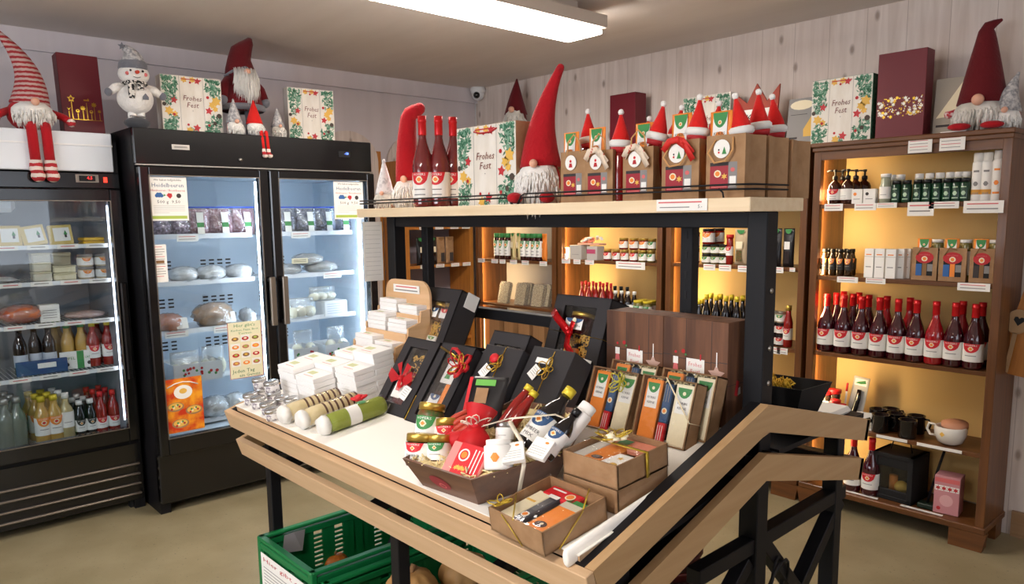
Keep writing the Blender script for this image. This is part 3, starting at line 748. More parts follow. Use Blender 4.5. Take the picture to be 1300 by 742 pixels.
def locks(mb, c, rx, ry, ln, m, n=60, drop=1, seed=1, wid=.008, M=None, spread=.25, back=0):
    """fur: tapering strands fanned from an ellipse round c, hanging down in front (-y)"""
    rd = random.Random(seed); n = int(n*2.6); wid *= .5
    for k in range(n):
        a = rd.uniform(-1, 1); q = rd.uniform(0, 1)
        p0 = Vector((c[0]+rx*a, c[1]-ry*(1-a*a)*q, c[2]+rd.uniform(-.1, .1)*ln))
        L_ = ln*rd.uniform(.65, 1.05)*(1-.45*abs(a)); dx = a*spread*ln+rd.uniform(-.08, .08)*ln
        pts = [p0+Vector((dx*t, -ry*.55*math.sin(t*2.6)*(1-back), -L_*t*drop)) for t in (0, .4, .75, 1)]
        mb.sweep(pts, [wid*.5, wid*.8, wid*.55, wid*.06], m, n=4, M=M, flat=.6)
def fluff(mb, c, r, m, n=200, ln=.04, wid=.003, seed=1, side=1.0):
    """tufts all over the front of an ellipsoid, combed downwards"""
    rd = random.Random(seed)
    for k in range(n):
        a = rd.uniform(-1.35, 1.35)*side; e = rd.uniform(-1.1, 1.25)
        d = Vector((math.sin(a)*math.cos(e), -math.cos(a)*math.cos(e), math.sin(e))); p = Vector((c[0]+r[0]*d.x*.93, c[1]+r[1]*d.y*.93, c[2]+r[2]*d.z*.93))
        L_ = ln*rd.uniform(.6, 1.15); o = Vector((d.x, d.y, d.z*.4))+Vector((rd.uniform(-.3, .3), rd.uniform(-.2, .2), rd.uniform(-.2, .2)))
        mb.sweep([p, p+o*L_*.22+Vector((0, 0, -L_*.35)), p+o*L_*.25+Vector((0, 0, -L_*.95))], [wid*.7, wid, wid*.08], m, n=4, flat=.6)
def gnome(label, hat_h, hat_r, hatm, beardm, bodym, H=.14, beard_l=.11, tip=(0, 0), lean=0, name='gnome_figure', rim=None, nose_r=.014, n_lock=70, curl=0, arms=None, body_r=None, group=None, bend=None, blunt=.06):
    """sitting cloth gnome: body H tall, hat from its top; tip: sideways shift of the hat's end"""
    t = thing(name, label, 'gnome figure', group=group)
    br = body_r or hat_r*.95
    b = MB(); b.ball((0, 0, H*.45), (br, br*.85, H*.5), bodym, n=16, k=10); b.build('body', t)
    pts = []; rr = []
    K = 12
    for i in range(K+1):
        s_ = i/K; z = H*.72+hat_h*s_
        x, y = tip[0]*s_**2.2, tip[1]*s_**2.2
        if bend: x += bend*math.sin(s_*PI)
        if curl and s_ > .8: z -= (s_-.8)*curl; x += (s_-.8)*curl*.8
        pts.append((x, y, z)); rr.append(max(.006, hat_r*((1-s_)**(.9 if blunt < .1 or blunt > .4 else 1.15)*(1-blunt)+blunt)) if s_ < .97 else max(.005, hat_r*blunt*.8+.003))
    b = MB(); b.sweep(pts, rr, hatm, n=16); b.ball(pts[-1], rr[-1]*1.0, hatm, n=8, k=6); b.build('hat', t)
    if rim: b = MB(); b.lathe([(hat_r*1.02, H*.70), (hat_r*1.10, H*.72), (hat_r*1.08, H*.80), (hat_r*.98, H*.81)], rim, n=18, caps=False); b.build('hat_brim', t)
    bz = max(.03, min(H*.42, beard_l*.55)); bc = (0, -br*.45, H*.74-bz*.72); brr = (hat_r*1.02, br*.72, bz)
    b = MB(); b.ball(bc, brr, beardm, n=14, k=10, nz=.04); fluff(b, bc, brr, beardm, int(n_lock*3.2), bz*.75, hat_r*.055+.0007, seed=int(hat_h*1000)); b.build('beard', t)
    b = MB(); b.ball((0, -br*1.22, H*.76), nose_r, M_skin, n=12, k=8); b.build('nose', t)
    if arms:
        for s_ in (-1, 1):
            b = MB(); b.sweep([(s_*br*.7, 0, H*.6), (s_*br*1.3, -br*.3, H*.42), (s_*br*1.5, -br*.6, H*.28)], [.016, .018, .016], bodym, n=8); b.ball((s_*br*1.52, -br*.65, H*.26), .02, arms, n=8, k=6); b.build('arm', t)
    return t
def dangling(t, xs, m, sock, y, drop, r=.012, foot=.035, thick=1):
    for x in xs:
        b = MB(); b.sweep([(x, y+.05, .02), (x, y-.01, .015), (x, y-.018, -.02), (x+.004, y-.018, -drop*.7)], r, m, n=8); o = b.build('leg', t)
        b = MB(); b.sweep([(x+.004, y-.018, -drop*.66), (x+.004, y-.018, -drop*.86), (x+.006, y-.03, -drop)], [r*1.15, r*1.35, r*.9], sock, n=8)
        b.ball((x+.006, y-.034, -drop), (r*1.4, r*2.0, r*1.3), sock, n=10, k=8); b.build('shoe', t)

# ---- the printed gift carton with white planks, fir twigs and stars
def festive_front(mb, M, w, h, seed=3, dense=1.0):
    rd = random.Random(seed)
    mb.rect(-w/2, 0, w/2, h, M_planks, M)
    for x in (-w*.2, w*.19): mb.rect(x-.0008, 0, x+.0008, h, M_inkg, M @ T(0, 0, .0004))
    def twig(cx_, cy_, R_, n):
        for k in range(n):
            a = rd.uniform(0, 2*PI); x = cx_+rd.uniform(-1, 1)*R_; y = cy_+rd.uniform(-1, 1)*R_*1.15; L_ = R_*rd.uniform(.5, .95)
            x = max(-w/2+L_*.5, min(w/2-L_*.5, x)); y = max(L_*.5, min(h-L_*.5, y))
            dx, dy = math.cos(a)*L_/2, math.sin(a)*L_/2; q = .30
            mb.poly([(x-dx, y-dy), (x+dy*q, y-dx*q), (x+dx, y+dy), (x-dy*q, y+dx*q)], (M_fir, M_fir, M_fir2)[k % 3], M @ T(0, 0, .0006+.00002*k))
    u = min(w, h)
    for (x, y, r_) in ((-.37, .9, .13), (-.36, .72, .12), (-.38, .55, .07), (.36, .9, .13), (.4, .74, .10), (-.4, .1, .11), (-.33, .2, .1), (.32, .1, .12), (.4, .24, .1), (0, .03, .06)):
        for k in range(9): mb.disc((max(-w*.47, min(w*.47, x*w+rd.uniform(-1, 1)*r_*u)), max(h*.02, min(h*.975, y*h+rd.uniform(-1, 1)*r_*u))), r_*u*.22, M_fir2, M @ T(0, 0, .0005+.00001*k), 7)
        twig(x*w, y*h, r_*u, int(46*dense))
    Z = M @ T(0, 0, .0016)
    for (x, y, r_) in ((-.3, .57, .055), (.1, .93, .05), (.27, .42, .06), (.05, .1, .06)): mb.star((x*w, y*h), r_*u*1.25, M_starr, Z, q=.5, a=80)
    for (x, y, r_) in ((-.39, .38, .07), (-.3, .33, .05), (.4, .60, .08), (.33, .53, .06), (-.07, .05, .06), (-.12, .94, .05), (.02, .95, .05), (.38, .46, .05)): mb.star((x*w, y*h), r_*u*1.2, M_goldp2, Z, n=6, q=.62, a=20)
    for (x, y, r_) in ((-.46, .49, .035), (.44, .34, .045), (.36, .2, .035)): mb.disc((x*w, y*h), r_*u, M_cone, Z, 10)
    for (x, y, r_) in ((-.31, .32, .025), (.26, .66, .028), (.26, .16, .025), (-.09, .15, .022), (-.02, .9, .02)): mb.disc((x*w, y*h), r_*u, M_redp, M @ T(0, 0, .002), 10)
    mb.rect(-.17*w, .945*h, .17*w, .96*h, M_redp, M @ T(0, 0, .002))
    Z2 = M @ T(0, 0, .0022)
    mb.text('Frohes', h*.13, mat('brown_red_lettering', '#7c4038', .6), Z2, c=(0, h*.62), ital=.22, w=w*.30)
    mb.text('Fest', h*.13, mat('brown_red_lettering', '#7c4038', .6), Z2, c=(0, h*.5), ital=.22, w=w*.19)
    mb.star((0, h*.40), u*.015, M_inkg, Z2, n=4, q=.3)
def festive_box(label, w, h, d, side=None, seed=3):
    t = thing('gift_box', label, 'gift box')
    b = MB(); b.box((0, 0, h/2), (w, d, h), side or M_planks, bev=.001); b.build('carton', t)
    b = MB(); festive_front(b, T(0, -d/2-.0006, 0) @ FRONT, w*.995, h*.995, seed); b.build('front_print', t)
    return t

def bow(mb, c, r, m, M=None, n=6, seed=2, wr=.0022, flat=1):
    """curly ribbon bow of loops round c"""
    rd = random.Random(seed)
    for k in range(n):
        a = 2*PI*k/n+rd.uniform(-.3, .3); up = rd.uniform(.2, .9); R_ = r*rd.uniform(.7, 1.1)
        pts = []
        for j in range(9):
            q = j/8*2*PI; rr = R_*.5*(1-math.cos(q)); sw = R_*.28*math.sin(q)
            pts.append((c[0]+rr*math.cos(a)-sw*math.sin(a), c[1]+rr*math.sin(a)+sw*math.cos(a), c[2]+up*rr*.6+.002))
        mb.sweep(pts, wr, m, n=5, M=M, flat=flat)
def ribbon(mb, pts, w, m, M=None, th=.0006, up=(0, 0, 1)):
    """flat band through pts"""
    P_ = [Vector(p) for p in pts]; U = Vector(up); vs = []
    for i, p in enumerate(P_):
        d = (P_[min(i+1, len(P_)-1)]-P_[max(i-1, 0)]).normalized(); s_ = d.cross(U)
        if s_.length < 1e-4: s_ = d.orthogonal()
        s_.normalize(); vs += [p-s_*w/2, p+s_*w/2, p+s_*w/2+s_.cross(d)*th, p-s_*w/2+s_.cross(d)*th]
    fs = []
    for i in range(len(P_)-1):
        for k in range(4): fs.append((i*4+k, i*4+(k+1) % 4, i*4+4+(k+1) % 4, i*4+4+k))
    fs += [(3, 2, 1, 0), tuple(len(vs)-4+k for k in range(4))]
    return mb.add(vs, fs, m, True, M)
def pouch(mb, w, h, d, m, M=None, nx=8, nz=10, top=.12, seed=0, nzr=.0, base=.3):
    """stand-up pouch: round-bellied below, flat seal on top; base centre at origin, front -y"""
    rd = random.Random(seed); rows = []
    for j in range(nz+1):
        t_ = j/nz; z = h*t_
        th = d/2*(min(1, (t_/base+.25)) if t_ < base else max(0, (1-(t_-base)/(1-top-base))) ** .7) if t_ < 1-top else 0
        rows.append((z, max(th, .0008)))
    F_ = []; B_ = []
    vs = []
    for z, th in rows:
        for i in range(nx+1):
            s_ = i/nx*2-1; k = (1-abs(s_)**3); q = 1+nzr*rd.uniform(-1, 1)
            vs.append((w/2*s_, -th*k*q-.0004, z))
    o = len(vs)
    for z, th in rows:
        for i in range(nx+1):
            s_ = i/nx*2-1; k = (1-abs(s_)**3); q = 1+nzr*rd.uniform(-1, 1)
            vs.append((w/2*s_, th*k*q+.0004, z))
    c = nx+1; fs = []
    for j in range(nz):
        for i in range(nx):
            a = j*c+i; fs.append((a, a+1, a+c+1, a+c)); fs.append((o+a, o+a+c, o+a+c+1, o+a+1))
        fs.append((j*c, (j+1)*c, o+(j+1)*c, o+j*c)); fs.append((j*c+nx, o+j*c+nx, o+(j+1)*c+nx, (j+1)*c+nx))
    fs.append(tuple(range(c))[::-1]+tuple(o+i for i in range(c)))
    fs.append(tuple(nz*c+i for i in range(c))+tuple(o+nz*c+nx-i for i in range(c)))
    return mb.add(vs, fs, m, True, M)
# ============================================================ ON TOP OF THE FREEZERS
def ext_x(ul, ur, vb, vt, xp):
    a, b_ = at_x(ul, vb, xp), at_x(ur, vb, xp); t_ = at_x((ul+ur)/2, vt, xp)
    return (a.y+b_.y)/2, abs(b_.y-a.y), t_.z
def ext_y(ul, ur, vb, vt, yp):
    a, b_ = at_y(ul, vb, yp), at_y(ur, vb, yp); t_ = at_y((ul+ur)/2, vt, yp)
    return (a.x+b_.x)/2, abs(b_.x-a.x), t_.z
Z1, Z2 = 1.93, 1.952
# striped gnome
y_ = at_x(44, 160, -4.14).y
g = gnome('gnome with tall red and white striped knitted hat, legs dangling over the white light box', .34, .085, M_knitrw, M_beard, M_felt, H=.16, beard_l=.1, tip=(-.118, 0), nose_r=.018, arms=M_knitfine, body_r=.1, bend=.02)
dangling(g, (-.022, .036), M_felt, M_knitfine, -.09, .215, r=.022)
g.matrix_world = at((-4.20, y_, Z1), 90)
def burg_box(label, w, h, d, design, M):
    t = thing('gift_box', label, 'gift box', M=M)
    b = MB(); b.box((0, 0, h/2), (w, d, h), M_burg, bev=.002); b.build('carton', t)
    b = MB(); F = T(0, -d/2-.0008, 0) @ FRONT
    if design == 'flowers':
        b.rect(-w*.38, h*.17, w*.45, h*.175, M_gold, F)
        for i, (x, hh, k) in enumerate(((-.34, .3, 'v'), (-.26, .43, 'star'), (-.13, .28, 'o'), (.0, .32, 'f'), (.1, .42, 'b'), (.2, .28, 'o'), (.28, .37, 'f'), (.4, .29, 's'))):
            b.rect(w*x-.0012, h*.17, w*x+.0012, h*(hh-.03), M_gold, F)
            c = (w*x, h*hh)
            if k == 'star': b.star(c, w*.1, M_gold, F, q=.5); b.star(c, w*.06, M_burg, F @ T(0, 0, .0004), q=.5)
            elif k in 'fs': b.star(c, w*(.075 if k == 'f' else .05), M_gold, F, n=8, q=.55)
            elif k == 'o': b.disc(c, w*.045, M_gold, F, 12); b.disc((c[0], c[1]+w*.01), w*.02, M_burg, F @ T(0, 0, .0004), 8)
            elif k == 'b': b.rect(c[0]-w*.06, c[1]-.002, c[0]+w*.07, c[1]+.004, M_gold, F); b.star((c[0]+w*.05, c[1]+w*.03), w*.03, M_gold, F)
            else: b.poly([(c[0]-w*.05, c[1]+w*.04), (c[0], c[1]-w*.04), (c[0]+w*.05, c[1]+w*.04), (c[0], c[1]-.0)], M_gold, F)
    elif design == 'flakes':
        rd = random.Random(5)
        for k in range(150):
            x = rd.uniform(-.46, .46)*w; y = h*(.36+rd.uniform(-.11, .11)); r_ = rd.choice((.008, .010, .014, .02))*w*.8+.001
            mm = (M_gold, M_paper, M_goldp, M_paper)[k % 4]
            if r_ > .015*w+.001: b.star((x, y), r_*2.2, mm, F @ T(0, 0, .0001*k/20), n=6, q=.5)
            else: b.disc((x, y), r_, mm, F @ T(0, 0, .0001*k/20), 7)
    if design: b.build('front_print', t)
    return t
yc, w, zt = ext_x(86, 138, 165, 70, -4.25)
burg_box('upright burgundy gift box with golden flower drawings, beside the striped gnome', w, .385, .075, 'flowers', at((-4.27, yc-.02, Z1+.004), 92) @ RX(-5))
# snowman
y_ = at_x(176, 160, -4.0).y
t = thing('snowman_figure', 'plush snowman with grey knitted hat and black-and-white scarf on the tall freezer', 'snowman', M=at((-4.02, y_, Z2), 88, .98))
b = MB(); b.ball((0, 0, .145), (.085, .07, .075), M_snow, n=18, k=12); b.build('body', t)
b = MB(); b.ball((0, -.005, .262), (.072, .062, .052), M_snow, n=18, k=12)
for s_ in (-1, 1): b.ball((s_*.028, -.064, .272), .0055, M_blackg, n=8, k=6); b.ball((s_*.042, -.056, .258), (.009, .004, .009), M_pinkp, n=8, k=6)
b.sweep([(.02*math.sin(a*.5), -.066+abs(a)*.002, .238+.003*abs(a)) for a in (-2, -1, 0, 1, 2)], .0015, M_ink, n=4)
b.build('head', t)
b = MB(); b.sweep([(0, -.06, .265), (0, -.085, .264), (0, -.1, .262)], [.010, .008, .002], mat('orange_felt_nose', '#d8442a', .8), n=8); b.build('nose', t)
b = MB(); b.lathe([(.064, .285), (.068, .292), (.066, .31), (.06, .325)], M_feltg, n=18, caps=False); b.sweep([(0, 0, .31), (-.002, 0, .345), (-.012, 0, .37), (-.028, 0, .385), (-.038, 0, .372)], [.062, .048, .032, .018, .01], M_knitgr, n=14)
b.build('hat', t)
b = MB(); b.star((0, 0), .02, M_feltg, T(-.044, -.01, .392) @ FRONT, n=5); b.star((0, 0), .02, M_feltg, T(-.044, -.006, .392) @ FRONT @ SC(1, 1, -1)); b.ball((-.044, -.006, .392), .010, M_feltg, n=8, k=6); b.build('pompom', t)
b = MB(); b.lathe([(.05, .208), (.062, .214), (.06, .226), (.05, .23)], M_plaid, n=18, caps=False); b.box((-.032, -.07, .175), (.03, .01, .075), M_plaid, bev=.004); b.box((.012, -.068, .195), (.03, .01, .03), M_plaid, bev=.004); b.build('scarf', t)
b = MB(); b.poly([(-.014, 0), (.014, 0), (.014, .014), (0, .032), (-.014, .014)], M_feltg, T(.03, -.073, .135) @ FRONT); b.build('patch', t)
for s_ in (-1, 1):
    b = MB(); b.sweep([(s_*.055, 0, .2), (s_*.09, -.01, .19), (s_*.115, -.02, .17)], [.022, .022, .018], M_snow, n=10); b.build('arm', t)
    b = MB(); b.ball((s_*.125, -.024, .165), (.018, .016, .02), M_feltg, n=10, k=8); b.build('mitten', t)
b = MB(); b.sweep([(-.02, 0, .085), (-.02, 0, .045)], .02, M_paper, n=8); b.sweep([(.02, 0, .085), (.02, 0, .045)], .02, M_paper, n=8); b.box((0, -.02, .058), (.07, .03, .006), M_inkg); b.build('legs', t)
b = MB(); b.ball((0, -.005, .026), (.062, .05, .03), M_feltdg, n=16, k=8); b.build('boots', t)
yc, w, zt = ext_x(209, 284, 163, 99, -4.06)
festive_box_1 = festive_box('square gift box printed Frohes Fest, standing between the snowman and the standing gnome', w, zt-Z2+.005, .09, seed=3); festive_box_1.matrix_world = at((-4.11, yc, Z2), 87)
# standing gnome
y_ = at_x(314, 165, -4.1).y
t = thing('gnome_figure', 'large standing gnome in dark red coat with grey trim and long white beard', 'gnome figure', M=at((-4.15, y_, Z2), 88, .87))
for s_ in (-1, 1):
    b = MB(); b.sweep([(s_*.045, 0, .0), (s_*.045, 0, .1), (s_*.04, 0, .22)], [.03, .026, .03], M_feltg, n=10); b.build('leg', t)
b = MB(); b.lathe([(.13, .17), (.135, .19), (.115, .26), (.085, .36), (.06, .42)], M_feltd, n=18); b.build('coat', t)
b = MB(); b.lathe([(.132, .165), (.142, .175), (.140, .2), (.128, .205)], M_feltg, n=18, caps=False); b.build('coat_hem', t)
for s_ in (-1, 1):
    b = MB(); b.sweep([(s_*.06, 0, .38), (s_*.115, -.02, .30), (s_*.13, -.04, .24)], [.03, .034, .03], M_feltd, n=10); b.build('sleeve', t)
    b = MB(); b.ball((s_*.135, -.045, .225), (.03, .026, .032), M_feltg, n=10, k=8); b.build('mitten', t)
b = MB(); b.sweep([(0, 0, .38), (0, 0, .43), (.0, 0, .49), (.012, 0, .53), (.04, 0, .565), (.066, 0, .6), (.075, 0, .625)], [.095, .088, .07, .066, .048, .03, .014], M_feltd, n=16); b.build('hat', t)
b = MB(); b.sweep([(-.1, -.0, .375), (-.07, -.06, .4), (0, -.09, .425), (.07, -.06, .4), (.1, 0, .375)], .009, M_feltg, n=8); b.build('hat_brim', t)
b = MB(); b.sweep([(0, -.05, .40), (0, -.075, .34), (0, -.085, .26), (0, -.08, .17)], [.05, .075, .06, .012], M_beard, n=12, flat=.5); locks(b, (0, -.075, .40), .07, .05, .23, M_beard, 170, seed=11, wid=.007, spread=.03); b.build('beard', t)
b = MB(); b.ball((0, -.115, .395), .022, M_skin, n=12, k=8); b.build('nose', t)
# three little gnomes in front
y_ = at_x(300, 167, -3.98).y
g = gnome('little gnome in grey fleck hat, left of the small one with the red hat', .12, .042, M_knitgr, M_beard, M_knitred, H=.085, beard_l=.065, nose_r=.012, n_lock=50, name='gnome_figure'); g.matrix_world = at((-4.0, y_, Z2), 85)
y_ = at_x(326, 168, -3.96).y
g = gnome('little gnome in plain red hat with striped legs hanging over the black freezer header', .12, .045, M_feltr, M_beard, M_knitgr, H=.085, beard_l=.06, nose_r=.0001, n_lock=50); dangling(g, (.018, .044), M_feltr, M_knitfine, -.04, .11, r=.010); g.matrix_world = at((-3.985, y_, Z2), 85)
y_ = at_x(355, 171, -4.0).y
g = gnome('little gnome in pale grey hat, next to the right gift box on the freezer', .1, .038, M_knitgr, M_beardg, M_feltg, H=.08, beard_l=.07, nose_r=.010, n_lock=50); g.matrix_world = at((-4.02, y_, Z2), 85)
yc, w, zt = ext_x(369, 424, 173, 115, -4.08)
f = festive_box('gift box printed Frohes Fest on the right end of the tall freezer', w, zt-Z2+.008, .07, seed=8); f.matrix_world = at((-4.12, yc+.005, Z2), 84)
t = thing('flower_decoration', 'small dried flower bunch in red and orange, at the back of the freezer top', 'decoration', M=at((-4.44, 2.36, Z2), 90))
b = MB()
for k in range(7): b.ball((random.uniform(-.03, .03), random.uniform(-.02, .02), .05+random.uniform(-.01, .02)), .018, (M_redp, M_orangep)[k % 2], n=8, k=6)
b.build('blossoms', t); b = MB(); b.lathe([(.012, 0), (.02, .04)], M_greenp, n=8); b.build('stems', t)

# ============================================================ TOP SHELF OF THE ISLAND
ZS = SHZ
def sx_(u, y): return at_y(u, 258, y).x
g = gnome('small white-grey knitted gnome at the left end of the top shelf', .125, .036, mat('white_fleck_knit', '#dcd8d8', .95, col2='#aaa6aa', scale=70, lo=.5, hi=.7), M_beardg, M_knitred, H=.075, beard_l=.04, nose_r=.008, n_lock=30); g.matrix_world = at((sx_(489, 1.56), 1.56, ZS), 40)
g = gnome('gnome with long slumped red felt hat and white beard, left of the three rosé bottles', .30, .046, M_felt, M_beard, M_felt, H=.14, beard_l=.14, tip=(.02, 0), nose_r=.013, curl=.2, bend=-.004, n_lock=90, blunt=.5); g.matrix_world = at((sx_(519, 1.62), 1.62, ZS), 38)
wb = Row(wine_bottle(M_rose, '', h=.3, r=.036, txt=('', ''), lz=(.03, .115)))
for k, (u, y, nm) in enumerate(((538.5, 1.50, 'leftmost'), (559, 1.545, 'middle'), (577, 1.60, 'rightmost'))):
    wb.put(at((sx_(u, y), y, ZS), 30), 'rosé wine bottle with red capsule on the top shelf, %s of three' % nm, 'rosé bottles on the top shelf')
x_, w, zt = ext_y(582, 656, 262, 158, 1.50)
f = festive_box('large gift bag printed Frohes Fest, right of the bottles on the top shelf', w, zt-ZS, .10, M_kraft, seed=5); f.matrix_world = at((x_, 1.55, ZS), 0)
f['category'] = 'gift bag'
b = MB(); b.sweep([(-.05, -.052, (zt-ZS)*.93), (-.02, -.056, (zt-ZS)*.9), (.03, -.056, (zt-ZS)*.9), (.055, -.052, (zt-ZS)*.94)], .0025, M_redp, n=6); b.build('handle', f)
g = gnome('gnome with very tall red felt hat, between gift bag and paper bags', .275, .062, M_felt, M_beard, M_felt, H=.15, beard_l=.15, tip=(.06, 0), nose_r=.012, n_lock=150, bend=-.004, blunt=.17, arms=None); g.matrix_world = at((sx_(687, 1.56), 1.56, ZS), 28)
b = MB(); b.ball((.045, -.09, .018), (.022, .03, .016), M_felt, n=10, k=8); b.build('foot', g); b = MB(); b.ball((-.05, -.09, .018), (.022, .03, .016), M_felt, n=10, k=8); b.build('foot', g)

M_window = mat('rose_packet_print', '#9c2430', .5)
def kraft_bag(label, w=.105, h=.145, d=.08, tagc=0, rib=None, win=True, group=None, handle=True):
    t = thing('paper_bag', label, 'paper bag', group=group)
    b = MB(); th = .0015
    b.box((0, -d/2, h/2), (w, th, h), M_kraft); b.box((0, d/2, h/2), (w, th, h), M_kraft)
    for s_ in (-1, 1):      # folded gussets
        b.add([(s_*w/2, -d/2, 0), (s_*w/2, -d/2, h), (s_*(w/2-.010), 0, h), (s_*(w/2-.002), 0, 0)], [(0, 1, 2, 3)], M_kraft)
        b.add([(s_*w/2, d/2, 0), (s_*w/2, d/2, h), (s_*(w/2-.010), 0, h), (s_*(w/2-.002), 0, 0)], [(0, 1, 2, 3)], M_kraft)
    b.box((0, 0, .001), (w, d, .002), M_kraft); b.build('bag_body', t)
    F = T(0, -d/2-.0012, 0) @ FRONT
    if win:
        b = MB(); F = F @ T(-w*.04, -h*.08, 0) @ SC(1.25, 1.12, 1); b.rect(-w*.28, h*.2, w*.1, h*.58, M_window, F); b.rect(w*.1, h*.2, w*.28, h*.58, M_inkg, F); b.rect(-w*.28, h*.53, w*.1, h*.58, M_ink, F @ T(0, 0, .0003))
        b.disc((-w*.12, h*.42), w*.075, M_cream, F @ T(0, 0, .0004), 12); b.disc((-w*.12, h*.42), w*.05, M_orangep, F @ T(0, 0, .0007), 12)
        b.star((w*.02, h*.38), w*.07, M_goldp2, F @ T(0, 0, .0005), n=6); b.rect(w*.13, h*.24, w*.26, h*.38, M_paper, F @ T(0, 0, .0004)); b.disc((w*.19, h*.47), w*.045, M_pinkp, F @ T(0, 0, .0005), 10)
        b.rect(-w*.25, h*.22, w*.08, h*.245, M_pinkp, F @ T(0, 0, .0004)); b.build('window_print', t)
    F = T(0, -d/2-.0012, 0) @ FRONT
    b = MB(); c = (-w*.08, h*.78); b.disc(c, w*.21, M_paper, F @ T(0, 0, .003), 20); b.disc(c, w*.212, M_chrome, F @ T(0, 0, .0025), 20)
    if tagc: b.poly([(c[0]+w*.01, c[1]-w*.12), (c[0]+w*.13, c[1]-w*.12), (c[0]+w*.07, c[1]+w*.05)], M_greenp, F @ T(0, 0, .0035)); b.disc((c[0]-w*.07, c[1]-w*.08), w*.025, M_redb, F @ T(0, 0, .0035), 8); b.disc((c[0]-w*.07, c[1]-w*.02), w*.022, M_ink, F @ T(0, 0, .0035), 8)
    else: b.disc((c[0], c[1]+w*.04), w*.04, M_redb, F @ T(0, 0, .0035), 10); b.poly([(c[0]-w*.07, c[1]-w*.13), (c[0]+w*.07, c[1]-w*.13), (c[0]+w*.04, c[1]-w*.02), (c[0]-w*.04, c[1]-w*.02)], M_redp, F @ T(0, 0, .0035))
    b.build('round_tag', t)
    if handle:
        b = MB(); b.sweep([(-w*.25, -d/2-.003, h*.93), (-w*.38, -d/2-.012, h*.72), (-w*.2, -d/2-.014, h*.56), (w*.08, -d/2-.014, h*.58), (w*.24, -d/2-.010, h*.75), (w*.2, -d/2-.003, h*.95)] if tagc else [(-w*.25, -d/2, h*.93), (-w*.2, -d/2-.002, h*1.18), (0, -d/2, h*1.32), (w*.2, -d/2, h*1.2), (w*.25, -d/2, h*.95)], .0022, mat('paper_cord', '#c9965f', .8), n=6); b.build('handle', t)
    if rib:
        b = MB(); z = h*.98
        ribbon(b, [(-w*.42, -d/2-.008, z-.02), (-w*.2, -d/2-.016, z), (0, -d/2-.010, z+.004), (w*.2, -d/2-.02, z-.002), (w*.4, -d/2-.012, z-.03)], .015, rib, up=(0, 1, .3))
        ribbon(b, [(w*.0, -d/2-.012, z), (w*.25, -d/2-.018, z-.015), (w*.42, -d/2-.014, z-.045)], .015, rib, up=(0, 1, .3))
        b.build('ribbon', t)
    return t
def pasta_pack(label, w=.06, h=.17, d=.035, side=M_orangep, inner=M_orangep, group=None, low=None):
    t = thing('food_packet', label, 'food packet', group=group)
    b = MB(); pouch(b, w, h, d, side, top=.1); b.build('bag_body', t)
    b = MB(); F = T(0, -d*.30, h*.52) @ RX(-4) @ FRONT; b.rect(-w*.33, 0, w*.33, h*.46, M_paper, F)
    b.poly([(w*.33*math.cos(PI+PI*i/10), h*.46+h*.2*math.sin(PI+PI*i/10)) for i in range(11)], M_greenp, F @ T(0, 0, .0005)); b.disc((0, h*.33), w*.09, M_cream, F @ T(0, 0, .001), 10); b.disc((0, h*.33), w*.05, M_orangep, F @ T(0, 0, .0013), 10)
    b.text('KÜRBIS', h*.06, M_ink, F @ T(0, 0, .0008), c=(0, h*.18), w=w*.5); b.text('KERNE', h*.06, M_ink, F @ T(0, 0, .0008), c=(0, h*.1), w=w*.45); b.build('label', t)
    return t
def santa_hat(label, h=.07, r=.024, lean=.01, group=None):
    t = thing('santa_hat', label, 'santa hat', group=group)
    b = MB(); b.sweep([(0, 0, .008), (0, 0, h*.35), (lean*.5, 0, h*.7), (lean, 0, h)], [r, r*.8, r*.42, r*.12], M_feltr, n=14); b.build('felt_cone', t)
    b = MB(); b.lathe([(r*.9, 0), (r*1.12, .004), (r*1.15, .013), (r*.95, .018)], M_beard, n=14); b.build('fur_brim', t)
    b = MB(); b.ball((lean*1.05, 0, h+.004), .0075, M_beard, n=10, k=8, nz=.08); b.build('pompom', t)
    b = MB(); b.lathe([(r*.85, -.012), (r*.95, 0)], M_redp, n=12); b.build('base', t)
    return t
yF = 1.462
M_ribr = mat('red_ribbon_white_print', '#cf2620', .6); M_ribp = mat('cream_ribbon_red_print', '#e6d3bd', .6, col2='#c9503a', scale=55, lo=.58, hi=.62)
specs = [(709, 742, 192, 0, None), (742, 777, 191, 0, M_ribp), (790, 828, 187, 0, M_ribp), (839, 886, 178, 1, M_ribr), (895, 944, 171, 1, None)]
names = ['leftmost in front, beside the tall red gnome', 'second from left in front, cream ribbon', 'third from left in front, cream ribbon', 'fourth from left in front, red ribbon', 'front right one, cord handle hanging forward']
bagx = []
for k, (ul, ur, vt, tg, rb) in enumerate(specs):
    x_, w, zt = ext_y(ul, ur, 253, vt, yF); bagx.append((x_, w, zt-ZS))
    t = kraft_bag('brown paper bag with picture window, '+names[k], w, zt-ZS, .085 if k else .07, tg, rb, group='paper gift bags on the top shelf'); t.matrix_world = at((x_, yF+.045, ZS), 0)
x5, w5, h5 = bagx[4]
for k in range(2):
    t = kraft_bag('plain brown paper bag at the right end of the top shelf, %s' % ('middle one' if k == 0 else 'rearmost one'), w5, h5*(1.0, .98)[k], .085, 1, None, False, 'paper gift bags on the top shelf', False); t.matrix_world = at((x5+.003*k, yF+.145+.1*k, ZS), 0)
for k in range(3):
    x_, w, hh = bagx[k+1]
    t = kraft_bag('brown paper gift bag in the rear row, behind the %s bag of the front row' % ('second', 'third', 'fourth')[k], w, hh, .08, 0, None, False, 'paper gift bags on the top shelf', False); t.matrix_world = at((x_+.004, yF+.15, ZS), 0)
pk = Row(pasta_pack('', .055, .165, .03, side=M_orangep))
